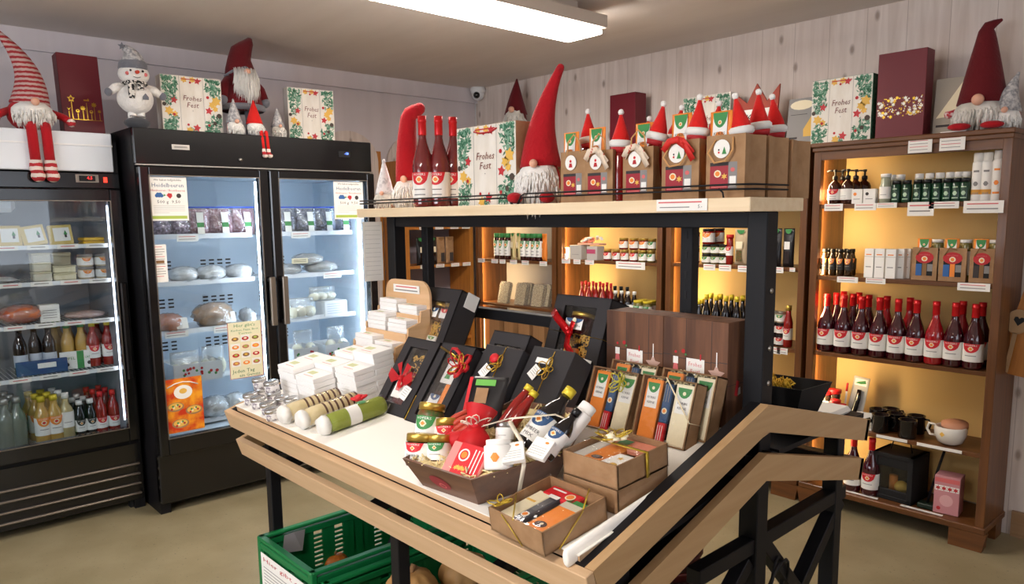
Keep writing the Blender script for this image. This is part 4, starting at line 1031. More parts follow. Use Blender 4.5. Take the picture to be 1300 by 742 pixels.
for k, (u, bi, dz) in enumerate(((724, 0, 0), (757, 1, .0), (817, 2, .005), (864, 3, .006), (914, 4, .006))):
    X = at_y(u, 170, yF+.035).x; z = (at_y(u, (168, 162, 156, 144, 141)[k], yF+.035).z)-.165
    pk.put(at((X, yF+.04, max(z, ZS+.003)), 0), 'orange food packet with green half-round label, sticking out of the %s paper bag' % ('leftmost', 'second', 'third', 'fourth', 'front right')[k], 'orange packets in the paper bags')
hats = [(747, 141, 1.57, 'behind the leftmost paper bag'), (786, 142, 1.50, 'above the second paper bag'), (814, 150, 1.62, 'half hidden behind the third bag'), (832, 131, 1.51, 'between third and fourth bag'), (856, 136, 1.62, 'partly hidden behind the fourth bag'), (884, 123, 1.50, 'above the fourth bag'), (909, 131, 1.63, 'peeking over the right packet'), (941, 120, 1.52, 'leftmost of three at the right'), (964, 116, 1.62, 'middle of three at the right'), (984, 122, 1.72, 'rightmost on the top shelf')]
for k, (u, v, y, nm) in enumerate(hats):
    p = at_y(u, v, y); hh = .082
    t = santa_hat('small red santa hat with white pompom, '+nm, hh, .025, (.004, -.004)[k % 2], 'santa hats on the paper bags'); t.matrix_world = at((p.x+.004, y, p.z-hh-.006), 15+k*3) @ RY((-6, 4, 10, 14, 8, 6, 0, -8, -6, -4)[k])
# candle / jar under each hat so it rests on something inside its bag
for k, (u, v, y, nm) in enumerate(hats):
    p = at_y(u, v, y); zt = p.z-.082-.006-.012
    if zt-ZS > .02:
        b = MB(); b.lathe([(.0001, 0), (.023, 0), (.024, .004), (.024, zt-ZS-.012), (.02, zt-ZS), (.0001, zt-ZS)], M_jamred, n=12); b.build('jar', M=at((p.x+.004, y, ZS+.001)), label='dark red jar in a paper bag, under santa hat '+nm, cat='jar')

# ============================================================ ON TOP OF THE BOOKCASES
ZT = 1.842
x_ = at_y(655, 150, 3.8).x
g = gnome('gnome with dark red pointed hat on the bookcases, behind the big gift bag', .245, .085, M_feltd, M_beardg, M_feltd, H=.55, beard_l=.3, tip=(.01, 0), nose_r=.022, body_r=.09); g.matrix_world = at((x_, 3.8, ZT), 30)
x_, w, zt = ext_y(774, 806, 165, 119, 3.76)
burg_box('plain burgundy gift box standing on the bookcases above the paper bags', w, zt-ZT, .11, None, at((x_, 3.815, ZT), 0))
x_, w, zt = ext_y(866, 926, 165, 121, 3.80)
f = festive_box('gift box printed Frohes Fest, mostly hidden behind the paper bags', w, zt-ZT, .07, seed=12); f.matrix_world = at((x_, 3.84, ZT), 0)
# crown carton
x_ = at_y(957, 165, 3.72).x; zt = at_y(957, 106, 3.72).z
t = thing('display_carton', 'cardboard display shaped like a red and white pointed crown, behind the santa hats', 'display carton', M=at((x_, 3.75, ZT)))
hC = zt-ZT; b = MB(); F = T(0, 0, 0) @ FRONT
b.prism([(-.11, 0), (.11, 0), (.13, hC*.95), (.06, hC*.72), (.0, hC), (-.055, hC*.72), (-.125, hC*.88), (-.12, hC*.45)], .012, mat('crown_orange_red', '#a5402c', .6), F); b.build('crown', t)
b = MB(); F2 = F @ T(0, 0, .013); b.rect(-.115, hC*.40, .115, hC*.62, M_paper, F2); b.text('...KRO...', hC*.13, M_ink, F2 @ T(0, 0, .0005), c=(0, hC*.5), w=.18); b.rect(-.1, .0, .1, hC*.38, mat('pale_blue_print', '#c9cfd4', .6), F2)
for k in range(4): b.poly([(-.06+k*.035, hC*.05), (-.03+k*.035, hC*.05), (-.045+k*.035, hC*.35)], (M_goldp2, M_lime, M_bluep, M_redp)[k], F2 @ T(0, 0, .0005))
b.build('front_print', t)
# brochures
x_, w, zt = ext_y(993, 1028, 172, 123, 3.72)
t = thing('brochure', 'grey upright brochure with white butter and a yellow pear shape, left of the wreath-printed box', 'brochure', M=at((x_, 3.76, ZT), 0) @ RX(-6))
hh = zt-ZT; b = MB(); b.box((0, 0, hh/2), (w, .004, hh), mat('grey_card', '#8f8b88', .6)); b.build('card', t)
b = MB(); F = T(0, -.0026, 0) @ FRONT; b.disc((-w*.02, hh*.86), w*.42, M_cream, F, 14, hh*.1); b.poly([(w*.12, hh*.2), (w*.42, hh*.2), (w*.46, hh*.45), (w*.44, hh*.7), (w*.3, hh*.55), (w*.1, hh*.35)], M_goldp2, F @ T(0, 0, .0004)); b.rect(-w*.4, hh*.16, -w*.1, hh*.2, M_ink, F); b.rect(-w*.4, hh*.66, w*.2, hh*.67, M_ink, F); b.build('front_print', t)
x_, w, zt = ext_y(1028, 1104, 168, 98, 3.70)
f = festive_box('gift box printed Frohes Fest on the rightmost bookcase, beside the tall burgundy box', w, zt-ZT, .08, M_fir, seed=21); f.matrix_world = at((x_, 3.75, ZT), 0)
x_, w, zt = ext_y(1110, 1171, 162, 65, 3.70)
burg_box('tall burgundy gift box with a band of gold and white snowflakes', w, zt-ZT, .09, 'flakes', at((x_, 3.755, ZT), 0))
x_, w, zt = ext_y(1180, 1219, 157, 97, 3.72)
t = thing('brochure', 'brochure with a picture of a cheese wedge, tucked behind the gnome on the right', 'brochure', M=at((x_, 3.76, ZT), 0) @ RX(-5))
hh = zt-ZT; b = MB(); b.box((0, 0, hh/2), (w, .004, hh), mat('beige_card', '#a59b8c', .6)); b.build('card', t)
b = MB(); F = T(0, -.0026, 0) @ FRONT; b.poly([(-w*.42, hh*.3), (w*.45, hh*.98), (w*.48, hh*.7), (w*.1, hh*.32)], M_cream, F); b.poly([(w*.08, hh*.3), (w*.48, hh*.68), (w*.46, hh*.5), (w*.12, hh*.2)], M_goldp2, F @ T(0, 0, .0004)); b.rect(-w*.4, hh*.14, w*.05, hh*.18, M_ink, F); b.build('front_print', t)
x_ = at_y(1241, 155, 3.72).x
g = gnome('gnome with large dark red hat and grey-white beard on the rightmost bookcase', .40, .098, M_feltd, M_beardg, M_felt, H=.165, beard_l=.12, tip=(.0, 0), nose_r=.024, n_lock=120, curl=.3, bend=-.0); g.matrix_world = at((x_, 3.76, ZT), 8)
for s_ in (-1, 1): b = MB(); b.ball((s_*.06, -.13, .016), (.045, .03, .016), M_felt, n=10, k=6); b.build('foot', g)
b = MB(); b.sweep([(-.08, -.03, .09), (-.12, -.07, .075)], [.016, .016], M_knitred, n=8); b.build('arm', g)
x_ = at_y(1278, 152, 3.72).x
g = gnome('small grey knitted gnome at the far right end of the bookcases', .155, .055, M_knitgr, M_beard, M_knitred, H=.10, beard_l=.08, nose_r=.013, tip=(.03, 0), n_lock=60); g.matrix_world = at((x_-.005, 3.74, ZT), 5)
# ============================================================ GOODS IN THE BOOKCASES
def bx(u, y): return at_y(u, 300, y).x
def put_row(proto, us, y, z, label, group=None, rz=0, s=1, off=0):
    """copies of proto standing at the photo columns us; label holds %s for the place in the row"""
    R_ = Row(proto) if not isinstance(proto, Row) else proto; n = len(us)
    for k, u in enumerate(us):
        yy = y[k] if hasattr(y, '__len__') else y
        R_.put(at((bx(u, yy), yy, z), rz+random.uniform(-6, 6), s), label % nth(k, n), group)
    return R_
SA, SB_, SCz, SD, SE = 1.543, 1.191, .809, .441, .113
# --- rightmost bookcase, top shelf
def pump_bottle(label, emblem):
    t = thing('pump_bottle', label, 'pump bottle', group='soap dispensers on the top shelf'); r = .031
    b = MB(); b.lathe([(.0001, .001), (r*.95, 0), (r, .005), (r, .085), (r*.8, .102), (r*.38, .112), (r*.36, .12)], mat('amber_glass', '#3a160a', .08, coat=.6), n=16); b.build('glass_body', t)
    b = MB(); b.lathe([(r*.42, .118), (r*.42, .135), (r*.16, .138), (r*.14, .155), (r*.3, .157), (r*.3, .167), (.0001, .168)], M_blacklid, n=12); b.sweep([(0, 0, .162), (-.03, -.004, .163), (-.038, -.004, .158)], .004, M_blacklid, n=6); b.build('pump', t)
    label_on(t, r, .02, .072, emblem, ('', ''), 200)
    return t
pa = pump_bottle('amber pump bottle with red emblem label, leftmost in front on the top shelf', M_redb); pa.matrix_world = at((bx(1057, 3.69), 3.69, SA), 5)
pb = pump_bottle('', None); R_ = Row(pb)
for u, y, nm in ((1073, 3.69, 'with white label, second in the front row'), (1066, 3.77, 'behind the leftmost two'), (1083, 3.76, 'third from left by its pump'), (1094, 3.80, 'rightmost, behind the small white boxes')): R_.put(at((bx(u, y), y, SA), random.uniform(-20, 20)), 'amber pump bottle '+nm)
for u, w, em, nm in ((1087.5, .05, M_orangep, 'orange dot'), (1103, .055, M_ink, 'black dot')):
    t = carton('small white carton with %s beside the pump bottles' % nm, (w, .04, .068), M_paper, 'small_carton'); b = MB(); b.disc((-w*.18, .045), .008, em, T(0, -.0208, 0) @ FRONT, 10); b.rect(-w*.3, .02, w*.3, .023, M_inkg, T(0, -.0208, 0) @ FRONT); b.build('front_print', t)
    t.matrix_world = at((bx(u, 3.69), 3.69, SA))
t = small_bottle('clear bottle with white cap and beige label, left of the dark green bottles', mat('clear_lotion', '#9aa08a', .15, coat=.5), M_whitecap, .026, .135, .75, None, lz=(.02, .075)); t.matrix_world = at((bx(1121, 3.69), 3.69, SA))
def flask(label, body, cap, r, h, lab=M_paper, em=None, name='cosmetic_bottle', group=None, ring=None, cat='bottle'):
    t = thing(name, label, cat, group=group)
    b = MB(); b.lathe([(.0001, .001), (r*.95, 0), (r, .004), (r, h*.78), (r*.9, h*.82)], body, n=14); b.build('bottle_body', t)
    b = MB(); b.lathe([(r*.86, h*.8), (r*.86, h*.985), (r*.8, h), (.0001, h)], cap, n=14); b.build('cap', t)
    if lab:
        b = MB(); F = T(0, 0, 0) @ FRONT; bent(b, [(-r*.5, h*.6), (r*.5, h*.6), (r*.5, h*.64), (-r*.5, h*.64)], r+.0006, lab, F); bent(b, [(r*.45*math.cos(i*PI/6), h*.36+r*.45*math.sin(i*PI/6)) for i in range(12)], r+.0006, lab, F)
        bent(b, [(-r*.6, h*.14), (r*.6, h*.14), (r*.6, h*.18), (-r*.6, h*.18)], r+.0006, lab, F); b.build('label', t)
    if ring: b = MB(); wrap_label(b, r+.0007, h*.14, h*.24, ring, 200); b.build('coloured_band', t)
    return t
M_dgreen = mat('dark_green_plastic', '#123a24', .3, coat=.3); M_cgreen = mat('pale_green_print', '#b8d2b4', .6)
put_row(flask('', M_dgreen, M_blacklid, .0215, .102, M_cgreen), [1135, 1148, 1161.5, 1173.5, 1186, 1199, 1210.5, 1221], 3.69, SA, 'dark green bottle in the front row on the top shelf, %s of eight', 'dark green bottles')
put_row(flask('', mat('pale_tube', '#b6b49c', .3), M_whitecap, .022, .132, M_paper), [1129, 1139.5, 1163, 1176, 1189, 1202, 1213, 1223], 3.76, SA, 'white-capped bottle in the rear row behind the green ones, %s', 'white-capped bottles in the rear row')
put_row(flask('', M_whitecap, M_whitecap, .0225, .205, M_inkg, ring=mat('amber_band', '#d99a3a', .5), name='lotion_tube', cat='tube'), [1236, 1248], 3.70, SA, 'tall white tube with amber band on the top shelf, %s of the pair', 'tall white tubes')
t = flask('tall white tube with an orange flower, rightmost on the top shelf', M_whitecap, M_whitecap, .0225, .212, M_orangep, name='lotion_tube', cat='tube'); t.matrix_world = at((bx(1261.5, 3.70), 3.70, SA))
tags(B1, 0, [(1057, .09, .034), (1097, .10, .034), (1124, .09, .024), (1167, .11, .062), (1196, .12, .03), (1246, .15, .052)])
t, sh, cx_ = B1
for ul, ur, vt, vb in ((1154, 1183, 173, 193), (1194, 1225, 168, 190)):
    a = at_y(ul, vt, BF-.01); c = at_y(ur, vb, BF-.01)
    b = MB(); w = c.x-a.x; h = a.z-c.z; X = (a.x+c.x)/2-cx_; b.box((X, -.012, (a.z+c.z)/2), (w, .002, h), M_paper)
    for k in range(5): b.box((X-w*.05, -.0135, a.z-h*(.15+.17*k)), (w*.75, .001, h*.03), M_pinkp if k % 2 else M_inkg)
    b.build('price_card', t)
# --- second shelf
R_ = put_row(small_bottle('', mat('oil_dark', '#33200c', .1, coat=.5), M_blacklid, .019, .132, .55, M_orangep, txt=('',), paper=mat('dark_label', '#26221f', .5), lz=(.03, .085)), [1048, 1058.5, 1068.5, 1079], 3.69, SB_, 'small dark seasoning bottle in the front row on the second shelf, %s', 'seasoning bottles')
put_row(R_, [1053, 1064, 1074, 1083.5], 3.745, SB_, 'small dark seasoning bottle in the second row, %s', 'seasoning bottles')
t0 = carton('', (.044, .044, .138), M_paper, 'soap_carton', 'carton'); b = MB(); b.rect(-.022, .100, .022, .1015, M_inkg, T(0, -.0226, 0) @ FRONT); b.rect(-.014, .108, .012, .113, M_orangep, T(0, -.0226, 0) @ FRONT); b.rect(-.014, .05, .012, .054, M_inkg, T(0, -.0226, 0) @ FRONT); b.build('front_print', t0)
put_row(t0, [1107.5, 1120.5, 1134.5, 1146, 1153.5], [3.69, 3.69, 3.685, 3.72, 3.75], SB_, 'slim white carton on the second shelf, %s of five', 'slim white cartons')
def window_bag(label, w=.125, h=.15, d=.07, var=0):
    t = kraft_bag(label, w, h, d, 0, None, False, handle=False); 
    F = T(0, -d/2-.0015, 0) @ FRONT; b = MB(); b.rect(-w*.33, h*.14, w*.33, h*.62, M_blackm, F); b.rect(-w*.33, h*.14, -w*.1, h*.5, M_bluep if var < 2 else M_ink, F @ T(0, 0, .0004)); b.rect(-w*.08, h*.14, w*.1, h*.62, (M_kraftd, M_orangep, M_kraftd)[var], F @ T(0, 0, .0004)); b.rect(w*.12, h*.28, w*.33, h*.5, M_inkg, F @ T(0, 0, .0005))
    b.poly([(w*.36*math.cos(i*PI/8), h*.7+h*.18*math.sin(i*PI/8)) for i in range(16)], M_redp, F @ T(0, 0, .001)); b.disc((0, h*.66), w*.12, M_cream, F @ T(0, 0, .0014), 14, h*.08); b.disc((0, h*.66), w*.07, M_orangep, F @ T(0, 0, .0018), 12); b.text('HOFERS', h*.06, M_pinkp, F @ T(0, 0, .0014), c=(0, h*.78), w=w*.4)
    b.build('window_print', t)
    b = MB(); b.sweep([(-w*.3, -d/2-.003, h*.78), (-w*.1, -d/2-.01, h*1.02), (w*.12, -d/2-.004, h*.95), (w*.25, 0, h*1.08)], .0025, M_kraftd, n=6); b.build('handle', t)
    for ch in t.children:
        if ch.name.startswith('round_tag'): bpy.data.objects.remove(ch)
    return t
for k, (ul, ur, nm) in enumerate(((1156, 1189, 'leftmost'), (1190, 1226, 'middle'), (1229, 1261, 'rightmost'))):
    x_, w, _ = ext_y(ul, ur, 355, 320, 3.68)
    t = window_bag('brown paper bag with window and red oval label on the second shelf, '+nm, w*.97, .148, .08, k); t.matrix_world = at((x_, 3.72, SB_)); t['group'] = 'window bags in the right bookcase'
    t = pasta_pack('orange and green packet standing in the %s window bag' % nm, .058, .185, .03); t.matrix_world = at((x_-.015, 3.71, SB_+.004))
    t = jar('jar with white lid behind the orange packet of the %s window bag' % nm, M_pickle, M_whitecap, .025, .182, None); t.matrix_world = at((x_+.035, 3.727, SB_+.003))
tags(B1, 1, [(1079, .10, .028), (1115, .09, .026), (1241, .125, .034)])
# --- wine shelf
cols = [M_wine]*6+[M_wiref]+[M_wine]*2
w1 = Row(wine_bottle(M_wine, '', h=.288, r=.0405)); w2 = Row(wine_bottle(M_wiref, '', h=.288, r=.0405))
us = [1054, 1076, 1099, 1122, 1146, 1170, 1195, 1220, 1246]
for k, u in enumerate(us):
    (w2 if k == 6 else w1).put(at((bx(u, 3.69), 3.69, SCz), random.uniform(-5, 5)), '%s wine bottle in the front row of the wine shelf, %s' % ('bright red' if k == 6 else 'dark red', nth(k, 9)), 'wine bottles in the front row')
us = [1066, 1075, 1087.5, 1094.5, 1107.6, 1131, 1160.7, 1229, 1254.5]
for k, u in enumerate(us):
    (w2 if k in (5, 6, 7) else w1).put(at((bx(u, (3.775, 3.86)[k % 2 if k < 4 else 0]), (3.775, 3.86)[k % 2 if k < 4 else 0], SCz), 0), '%s wine bottle in the rear of the wine shelf, %s' % ('bright red' if k in (5, 6, 7) else 'dark red', nth(k, 9)), 'wine bottles in the rear row')
# --- mug shelf
M_enam = mat('black_enamel', '#0f0f12', .2, coat=.5)
def mug(label):
    t = thing('mug', label, 'mug', group='black enamel mugs'); r = .040; h = .086
    b = MB(); b.lathe([(.0001, .001), (r*.95, 0), (r, .004), (r, h-.002), (r*1.03, h), (r*.95, h), (r*.94, .006), (.0001, .005)], M_enam, n=20); b.build('cup', t)
    b = MB(); b.sweep([(r*.97, 0, h*.85), (r*1.45, 0, h*.86), (r*1.68, 0, h*.62), (r*1.5, 0, h*.32), (r*.97, 0, h*.22)], .0045, M_enam, n=8); b.build('handle', t)
    return t
R_ = Row(mug(''))
for u, y, rz, nm in ((1131, 3.70, 20, 'in front, on the left'), (1167, 3.69, 80, 'in front, right of the first'), (1127, 3.80, 30, 'behind the left front one'), (1143.5, 3.85, 40, 'farthest back'), (1151, 3.775, 10, 'in the middle of the group'), (1178, 3.80, -5, 'rightmost, handle to the right')):
    R_.put(at((bx(u, y), y, SD), rz), 'black enamel mug %s' % nm, 'black enamel mugs')
t = thing('teapot', 'white round tea cup with a small emblem and handle at left, holding a pink disc', 'tea cup', M=at((bx(1224, 3.72), 3.72, SD)))
b = MB(); b.lathe([(.0001, .002), (.03, 0), (.052, .012), (.066, .045), (.068, .075), (.062, .085), (.058, .084), (.06, .045), (.03, .012), (.0001, .01)], mat('white_porcelain', '#e9e4da', .15, coat=.4), n=24); b.build('bowl', t)
b = MB(); b.sweep([(-.062, 0, .078), (-.092, 0, .082), (-.1, 0, .055), (-.085, 0, .03), (-.06, 0, .03)], .006, mat('white_porcelain', '', .1), n=8); b.build('handle', t)
b = MB(); bent(b, [(.012*math.cos(i*PI/6)-.015, .055+.012*math.sin(i*PI/6)) for i in range(12)], .0685, M_goldp2, FRONT); b.build('emblem', t)
b = MB(); b.lathe([(.0001, 0), (.055, .0), (.055, .02), (.0001, .022)], mat('pink_wood_disc', '#c98e6e', .6), M=T(.01, .02, .078) @ RX(8), n=20); b.build('disc', t)
t = thing('blister_pack', 'upright grey blister pack with a black gadget, beside the mugs', 'packaged gadget', M=at((bx(1095, 3.80), 3.80, SD), 4) @ RX(-8) @ RY(6))
b = MB(); b.box((0, 0, .115), (.078, .004, .23), mat('grey_blister_card', '#b9b6b0', .4), bev=.002); b.build('card', t)
b = MB(); F = T(0, -.003, 0) @ FRONT; b.rect(-.03, .185, .03, .22, M_paper, F); b.poly([(-.028, .195), (-.01, .205), (.02, .215), (.026, .2), (.0, .193)], M_greenp, F @ T(0, 0, .0005)); b.build('front_print', t)
b = MB(); b.sweep([(-.01, -.008, .02), (0, -.012, .07), (.004, -.012, .12), (.002, -.01, .165)], [.016, .014, .013, .010], M_blackg, n=10); b.sweep([(.003, -.022, .1), (.004, -.022, .15)], .003, M_chrome, n=6); b.build('gadget', t)
t = thing('boxed_gadget', 'white open carton with a black gadget lying behind the wing of the island', 'packaged gadget', M=at((bx(1110, 3.70), 3.70, SD), 15) @ RY(0))
b = MB(); b.box((0, 0, .004), (.085, .06, .008), M_paper); b.box((0, .027, .04), (.085, .005, .075), M_paper, M=T(0, 0, 0) @ RX(-10)); b.build('carton', t)
b = MB(); b.sweep([(-.03, 0, .02), (0, -.006, .032), (.03, 0, .05)], [.012, .018, .012], M_blackg, n=10); b.build('gadget', t)
R_ = Row(small_bottle('', mat('spice_glass', '#3a2c20', .2, coat=.4), M_redcap, .022, .12, .95, None, name='spice_mill', lz=(.03, .08)))
for u, y, s_, nm in ((1059, 3.74, 1.25, 'leftmost'), (1069, 3.76, 1.32, 'tallest, second from left'), (1071, 3.70, 1.0, 'in front, with white label'), (1079, 3.70, .86, 'rightmost and lowest')):
    R_.put(at((bx(u, y), y, SD), 0, s_), 'small spice jar with red cap, %s' % nm, 'red-capped spice jars')
t = thing('marker_pen', 'red pen-like stick leaning beside the grey blister pack', 'pen', M=at((bx(1082, 3.80), 3.80, SD), 0) @ RY(4)); b = MB(); b.lathe([(.005, 0), (.005, .15)], M_whitecap, n=8); b.build('barrel', t); b = MB(); b.lathe([(.006, .15), (.006, .19), (.0001, .195)], M_redcap, n=8); b.build('cap', t)
for (xa, xb) in ((1127, 1168), (1181, 1241), (1083, 1097)):
    a, c = bx(xa, BF), bx(xb, BF); b = MB(); b.box(((a+c)/2-cx_, -.003, SD-.006), (c-a, .003, .014), M_paper); b.build('price_strip', B1[1][3])
for (xa, xb) in ((1083, 1131), (1162, 1219)):
    a, c = bx(xa, BF), bx(xb, BF); b = MB(); b.box(((a+c)/2-cx_, .02, SE+.001), (c-a, .014, .003), M_paper); b.build('price_strip', B1[0])
# --- bottom
for u, nm in ((1098, 'left'), (1122, 'right')): w1.put(at((bx(u, 3.70), 3.70, SE), 0), 'dark red wine bottle on the bottom of the right bookcase, %s of two' % nm, 'wine bottles on the bottom board')
t = thing('lantern', 'black box-shaped lantern with amber window on the bottom of the bookcase', 'lantern', M=at((bx(1161, 3.76)-.005, 3.775, SE), -4))
b = MB(); w, d, h = .19, .18, .23
for (c, s_) in (((0, 0, .01), (w, d, .02)), ((0, 0, h-.01), (w, d, .02)), ((-w/2+.012, 0, h/2), (.024, d, h)), ((w/2-.012, 0, h/2), (.024, d, h)), ((0, d/2-.008, h/2), (w, .016, h)), ((0, -d/2+.01, .035), (w, .012, .035)), ((0, -d/2+.01, h-.04), (w, .012, .05))): b.box(c, s_, M_blackm, bev=.002)
b.build('housing', t)
b = MB(); b.box((0, -d/2+.012, h/2), (w-.05, .003, h-.1), M_glass); b.build('window', t)
b = MB(); b.ball((.01, 0, .05), (.035, .03, .03), M_goldp2, n=10, k=8); b.lathe([(.02, .02), (.02, .1)], M_orangep, (-.03, 0, 0), n=10); b.build('candles', t)
b = MB(); b.sweep([(-.05, 0, h), (-.04, 0, h+.045), (.04, 0, h+.045), (.05, 0, h)], .004, M_black, n=6); b.build('handle', t)
t = thing('torch_stand', 'dark green stand with slanting black rod, right of the lantern', 'stand', M=at((bx(1199, 3.72), 3.72, SE)))
b = MB(); b.box((0, 0, .012), (.07, .06, .024), mat('dark_green_plastic2', '#10241a', .4), bev=.004); b.build('foot', t)
b = MB(); b.sweep([(0, 0, .02), (.02, .03, .15), (.05, .06, .31)], .006, M_black, n=8); b.build('rod', t)
t = thing('panettone_box', 'pink printed carton in the right bottom corner of the bookcase', 'carton', M=at((bx(1226, 3.72), 3.735, SE), 5))
b = MB(); b.box((0, 0, .09), (.105, .09, .18), mat('pink_cardboard', '#c98a8e', .6), bev=.002); b.build('carton', t)
b = MB(); F = T(0, -.0458, 0) @ FRONT; b.rect(-.05, .11, .05, .135, M_paper, F)
for k in range(4): b.star((-.036+k*.024, .122), .013, M_redp, F @ T(0, 0, .0005), n=6)
b.disc((.0, .065), .028, mat('pale_pink', '#dca8ab', .6), F @ T(0, 0, .0004), 16); b.disc((-.03, .025), .009, M_redp, F @ T(0, 0, .0006), 8); b.rect(-.05, .15, .05, .17, M_pinkp, F); b.build('front_print', t)

# --- second bookcase
S2 = 1.223
bj = Row(jar('', M_jamred, M_blacklid, .036, .088, M_orangep, txt=('', '')))
for u, y, z, nm in ((881, 3.70, S2, 'lower one at the left'), (881, 3.70, S2+.0885, 'upper one at the left'), (897, 3.72, S2+.11, 'on top of two small jars'), (909, 3.78, S2+.11, 'on top, second from left')):
    if z > S2+.1: continue
    bj.put(at((bx(u, y), y, z)), 'large jar with orange emblem label, %s' % nm, 'large orange-label jars')
sj = Row(jar('', M_pickle, M_blacklid, .026, .054, M_greenp, lidh=.01))
for u in (897.5, 908.5, 919.5):
    for k in (0, 1):
        sj.put(at((bx(u, 3.70), 3.70, S2+.0545*k)), 'small jar with green label behind the black post, %s column, %s' % ({897.5: 'left', 908.5: 'middle', 919.5: 'right'}[u], ('bottom', 'second')[k]), 'small green-label jars')
bj.put(at((bx(900, 3.71), 3.71, S2+.1095)), 'large jar with orange label on top of the small jars, left one', 'large orange-label jars')
bj.put(at((bx(912, 3.79), 3.79, S2+.11)), 'large jar with orange label on top of the small jars, right one, set back', 'large orange-label jars')
sj.put(at((bx(904, 3.785), 3.785, S2)), 'small jar with green label in the rear row, lower left', 'small green-label jars')
sj.put(at((bx(904, 3.785), 3.785, S2+.0545)), 'small jar with green label in the rear row, upper left', 'small green-label jars')
sj.put(at((bx(914.5, 3.79), 3.79, S2)), 'small jar with green label in the rear row, lower right', 'small green-label jars')
sj.put(at((bx(914.5, 3.79), 3.79, S2+.0545)), 'small jar with green label in the rear row, upper right', 'small green-label jars')
t = small_bottle('slim red sauce bottle between the jars and the pasta bag', M_redsauce, M_redcap, .021, .165, .8, M_redb, lz=(.05, .1)); t.matrix_world = at((bx(927, 3.70), 3.70, S2))
def grain_bag(label, w=.075, h=.19, d=.045, body=M_kraft, group=None, win=M_herb, top=M_greenp, lab=M_cream):
    t = thing('food_bag', label, 'food bag', group=group)
    b = MB(); pouch(b, w, h, d, body, top=.12); b.build('bag_body', t)
    b = MB(); F = T(0, -d*.52, 0) @ RX(0) @ FRONT; b.rect(-w*.22, h*.1, w*.22, h*.42, win, F); b.rect(-w*.25, h*.46, w*.25, h*.66, lab, F); b.build('window', t)
    b = MB(); b.poly([(w*.3*math.cos(PI+PI*i/10), h*.98+h*.12*math.sin(PI+PI*i/10)) for i in range(11)], top, T(0, -.0035-d*.12, 0) @ FRONT); b.build('label', t)
    return t
M_palekraft = mat('pale_kraft', '#c4ae8c', .8)
gb = Row(grain_bag('', .078, .195, .045, M_palekraft)); gb.put(at((bx(941.5, 3.70), 3.70, S2)), 'pale paper food bag with window and green label, left of the black post')
gb.put(at((bx(956, 3.76), 3.76, S2)), 'pale paper food bag half hidden behind the black post')
M_dbag = mat('dark_foil_bag', '#1c1a1c', .35, coat=.2)
db = Row(grain_bag('', .06, .2, .04, M_dbag, None, M_brownb, M_greenp, M_paper)); 
for u, y, nm in ((986, 3.70, 'left'), (1002, 3.70, 'right')): db.put(at((bx(u, y), y, S2)), 'dark foil bag with green top right of the black post, %s one' % nm, 'dark foil bags')
t = grain_bag('orange and red food bag on the upper shelf behind the last paper bags', .07, .17, .04, M_goldp2, None, M_orangep, M_redb, M_redb); t.matrix_world = at((bx(1004, 3.70), 3.70, 1.543))
tags(B2, 1, [(902, .075, .034), (922, .075, .034), (946, .07, .034), (989, .065, .03), (1008, .03, .02)])
yb = Row(small_bottle('', M_blackb, M_ycap, .026, .245, .42, None, name='syrup_bottle', paper=mat('dark_label', '', .5), lz=(.05, .12), n=14))
for k, (u, y) in enumerate(((899, 3.70), (911.5, 3.70), (924, 3.70), (938, 3.71), (905, 3.77), (917, 3.77), (931, 3.77), (945.5, 3.78))):
    yb.put(at((bx(u, y), y, .801)), 'dark bottle with yellow cap in the %s row, %s of four' % (('front', 'rear')[k//4], nth(k % 4, 4)), 'yellow-capped dark bottles')
yc_ = Row(small_bottle('', M_blackb, M_ycap, .018, .21, .55, None, name='syrup_bottle', paper=mat('dark_label', '', .5), lz=(.05, .12)))
for k, (u, y) in enumerate(((875.5, 3.69), (882.5, 3.69), (889.5, 3.70), (879, 3.74), (886, 3.74), (893.5, 3.75))):
    yc_.put(at((bx(u, y), y, .801)), 'slim dark bottle with yellow cap, %s row, %s of three' % (('front', 'rear')[k//3], nth(k % 3, 3)), 'slim yellow-capped bottles')
t0 = carton('', (.07, .03, .125), M_cream, 'food_carton', 'carton'); b = MB(); b.rect(-.033, .095, .033, .124, M_pinkp, T(0, -.0155, 0) @ FRONT); b.build('front_print', t0)
put_row(t0, [898, 911, 924], 3.655, .801, 'red and cream carton in front of the yellow-capped bottles, %s', 'red and cream cartons', 0)
t = jar('dark wide jar right of the yellow-capped bottles, behind the wood-print carton', M_jam, M_blacklid, .035, .12, M_greenp, lz=(.02, .08)); t.matrix_world = at((bx(946, 3.69), 3.69, .801))
cj = Row(jar('', mat('pale_preserve', '#b8a88c', .2, coat=.4), M_chrome, .024, .06, M_greenp, lidh=.01)); kj = Row(jar('', M_jam, M_blacklid, .024, .062, M_redb, lidh=.01))
for u, nm in ((985.5, 'left'), (995.5, 'right')):
    kj.put(at((bx(u, 3.70), 3.70, .801)), 'dark jar with white label right of the black post, lower %s' % nm, 'dark stacked jars'); kj.put(at((bx(u, 3.70), 3.70, .8635)), 'dark jar right of the black post, second tier %s' % nm, 'dark stacked jars')
    cj.put(at((bx(u, 3.70), 3.70, .926)), 'pale jar with green label on the stack right of the post, %s' % nm, 'pale stacked jars')
t = small_bottle('red sauce bottle with gold cap right of the black post', M_redsauce, M_goldlid, .024, .22, .5, M_redb, lz=(.04, .1)); t.matrix_world = at((bx(1005, 3.70), 3.70, .801))
tags(B2, 2, [(985, .10, .035), (999, .06, .032)])

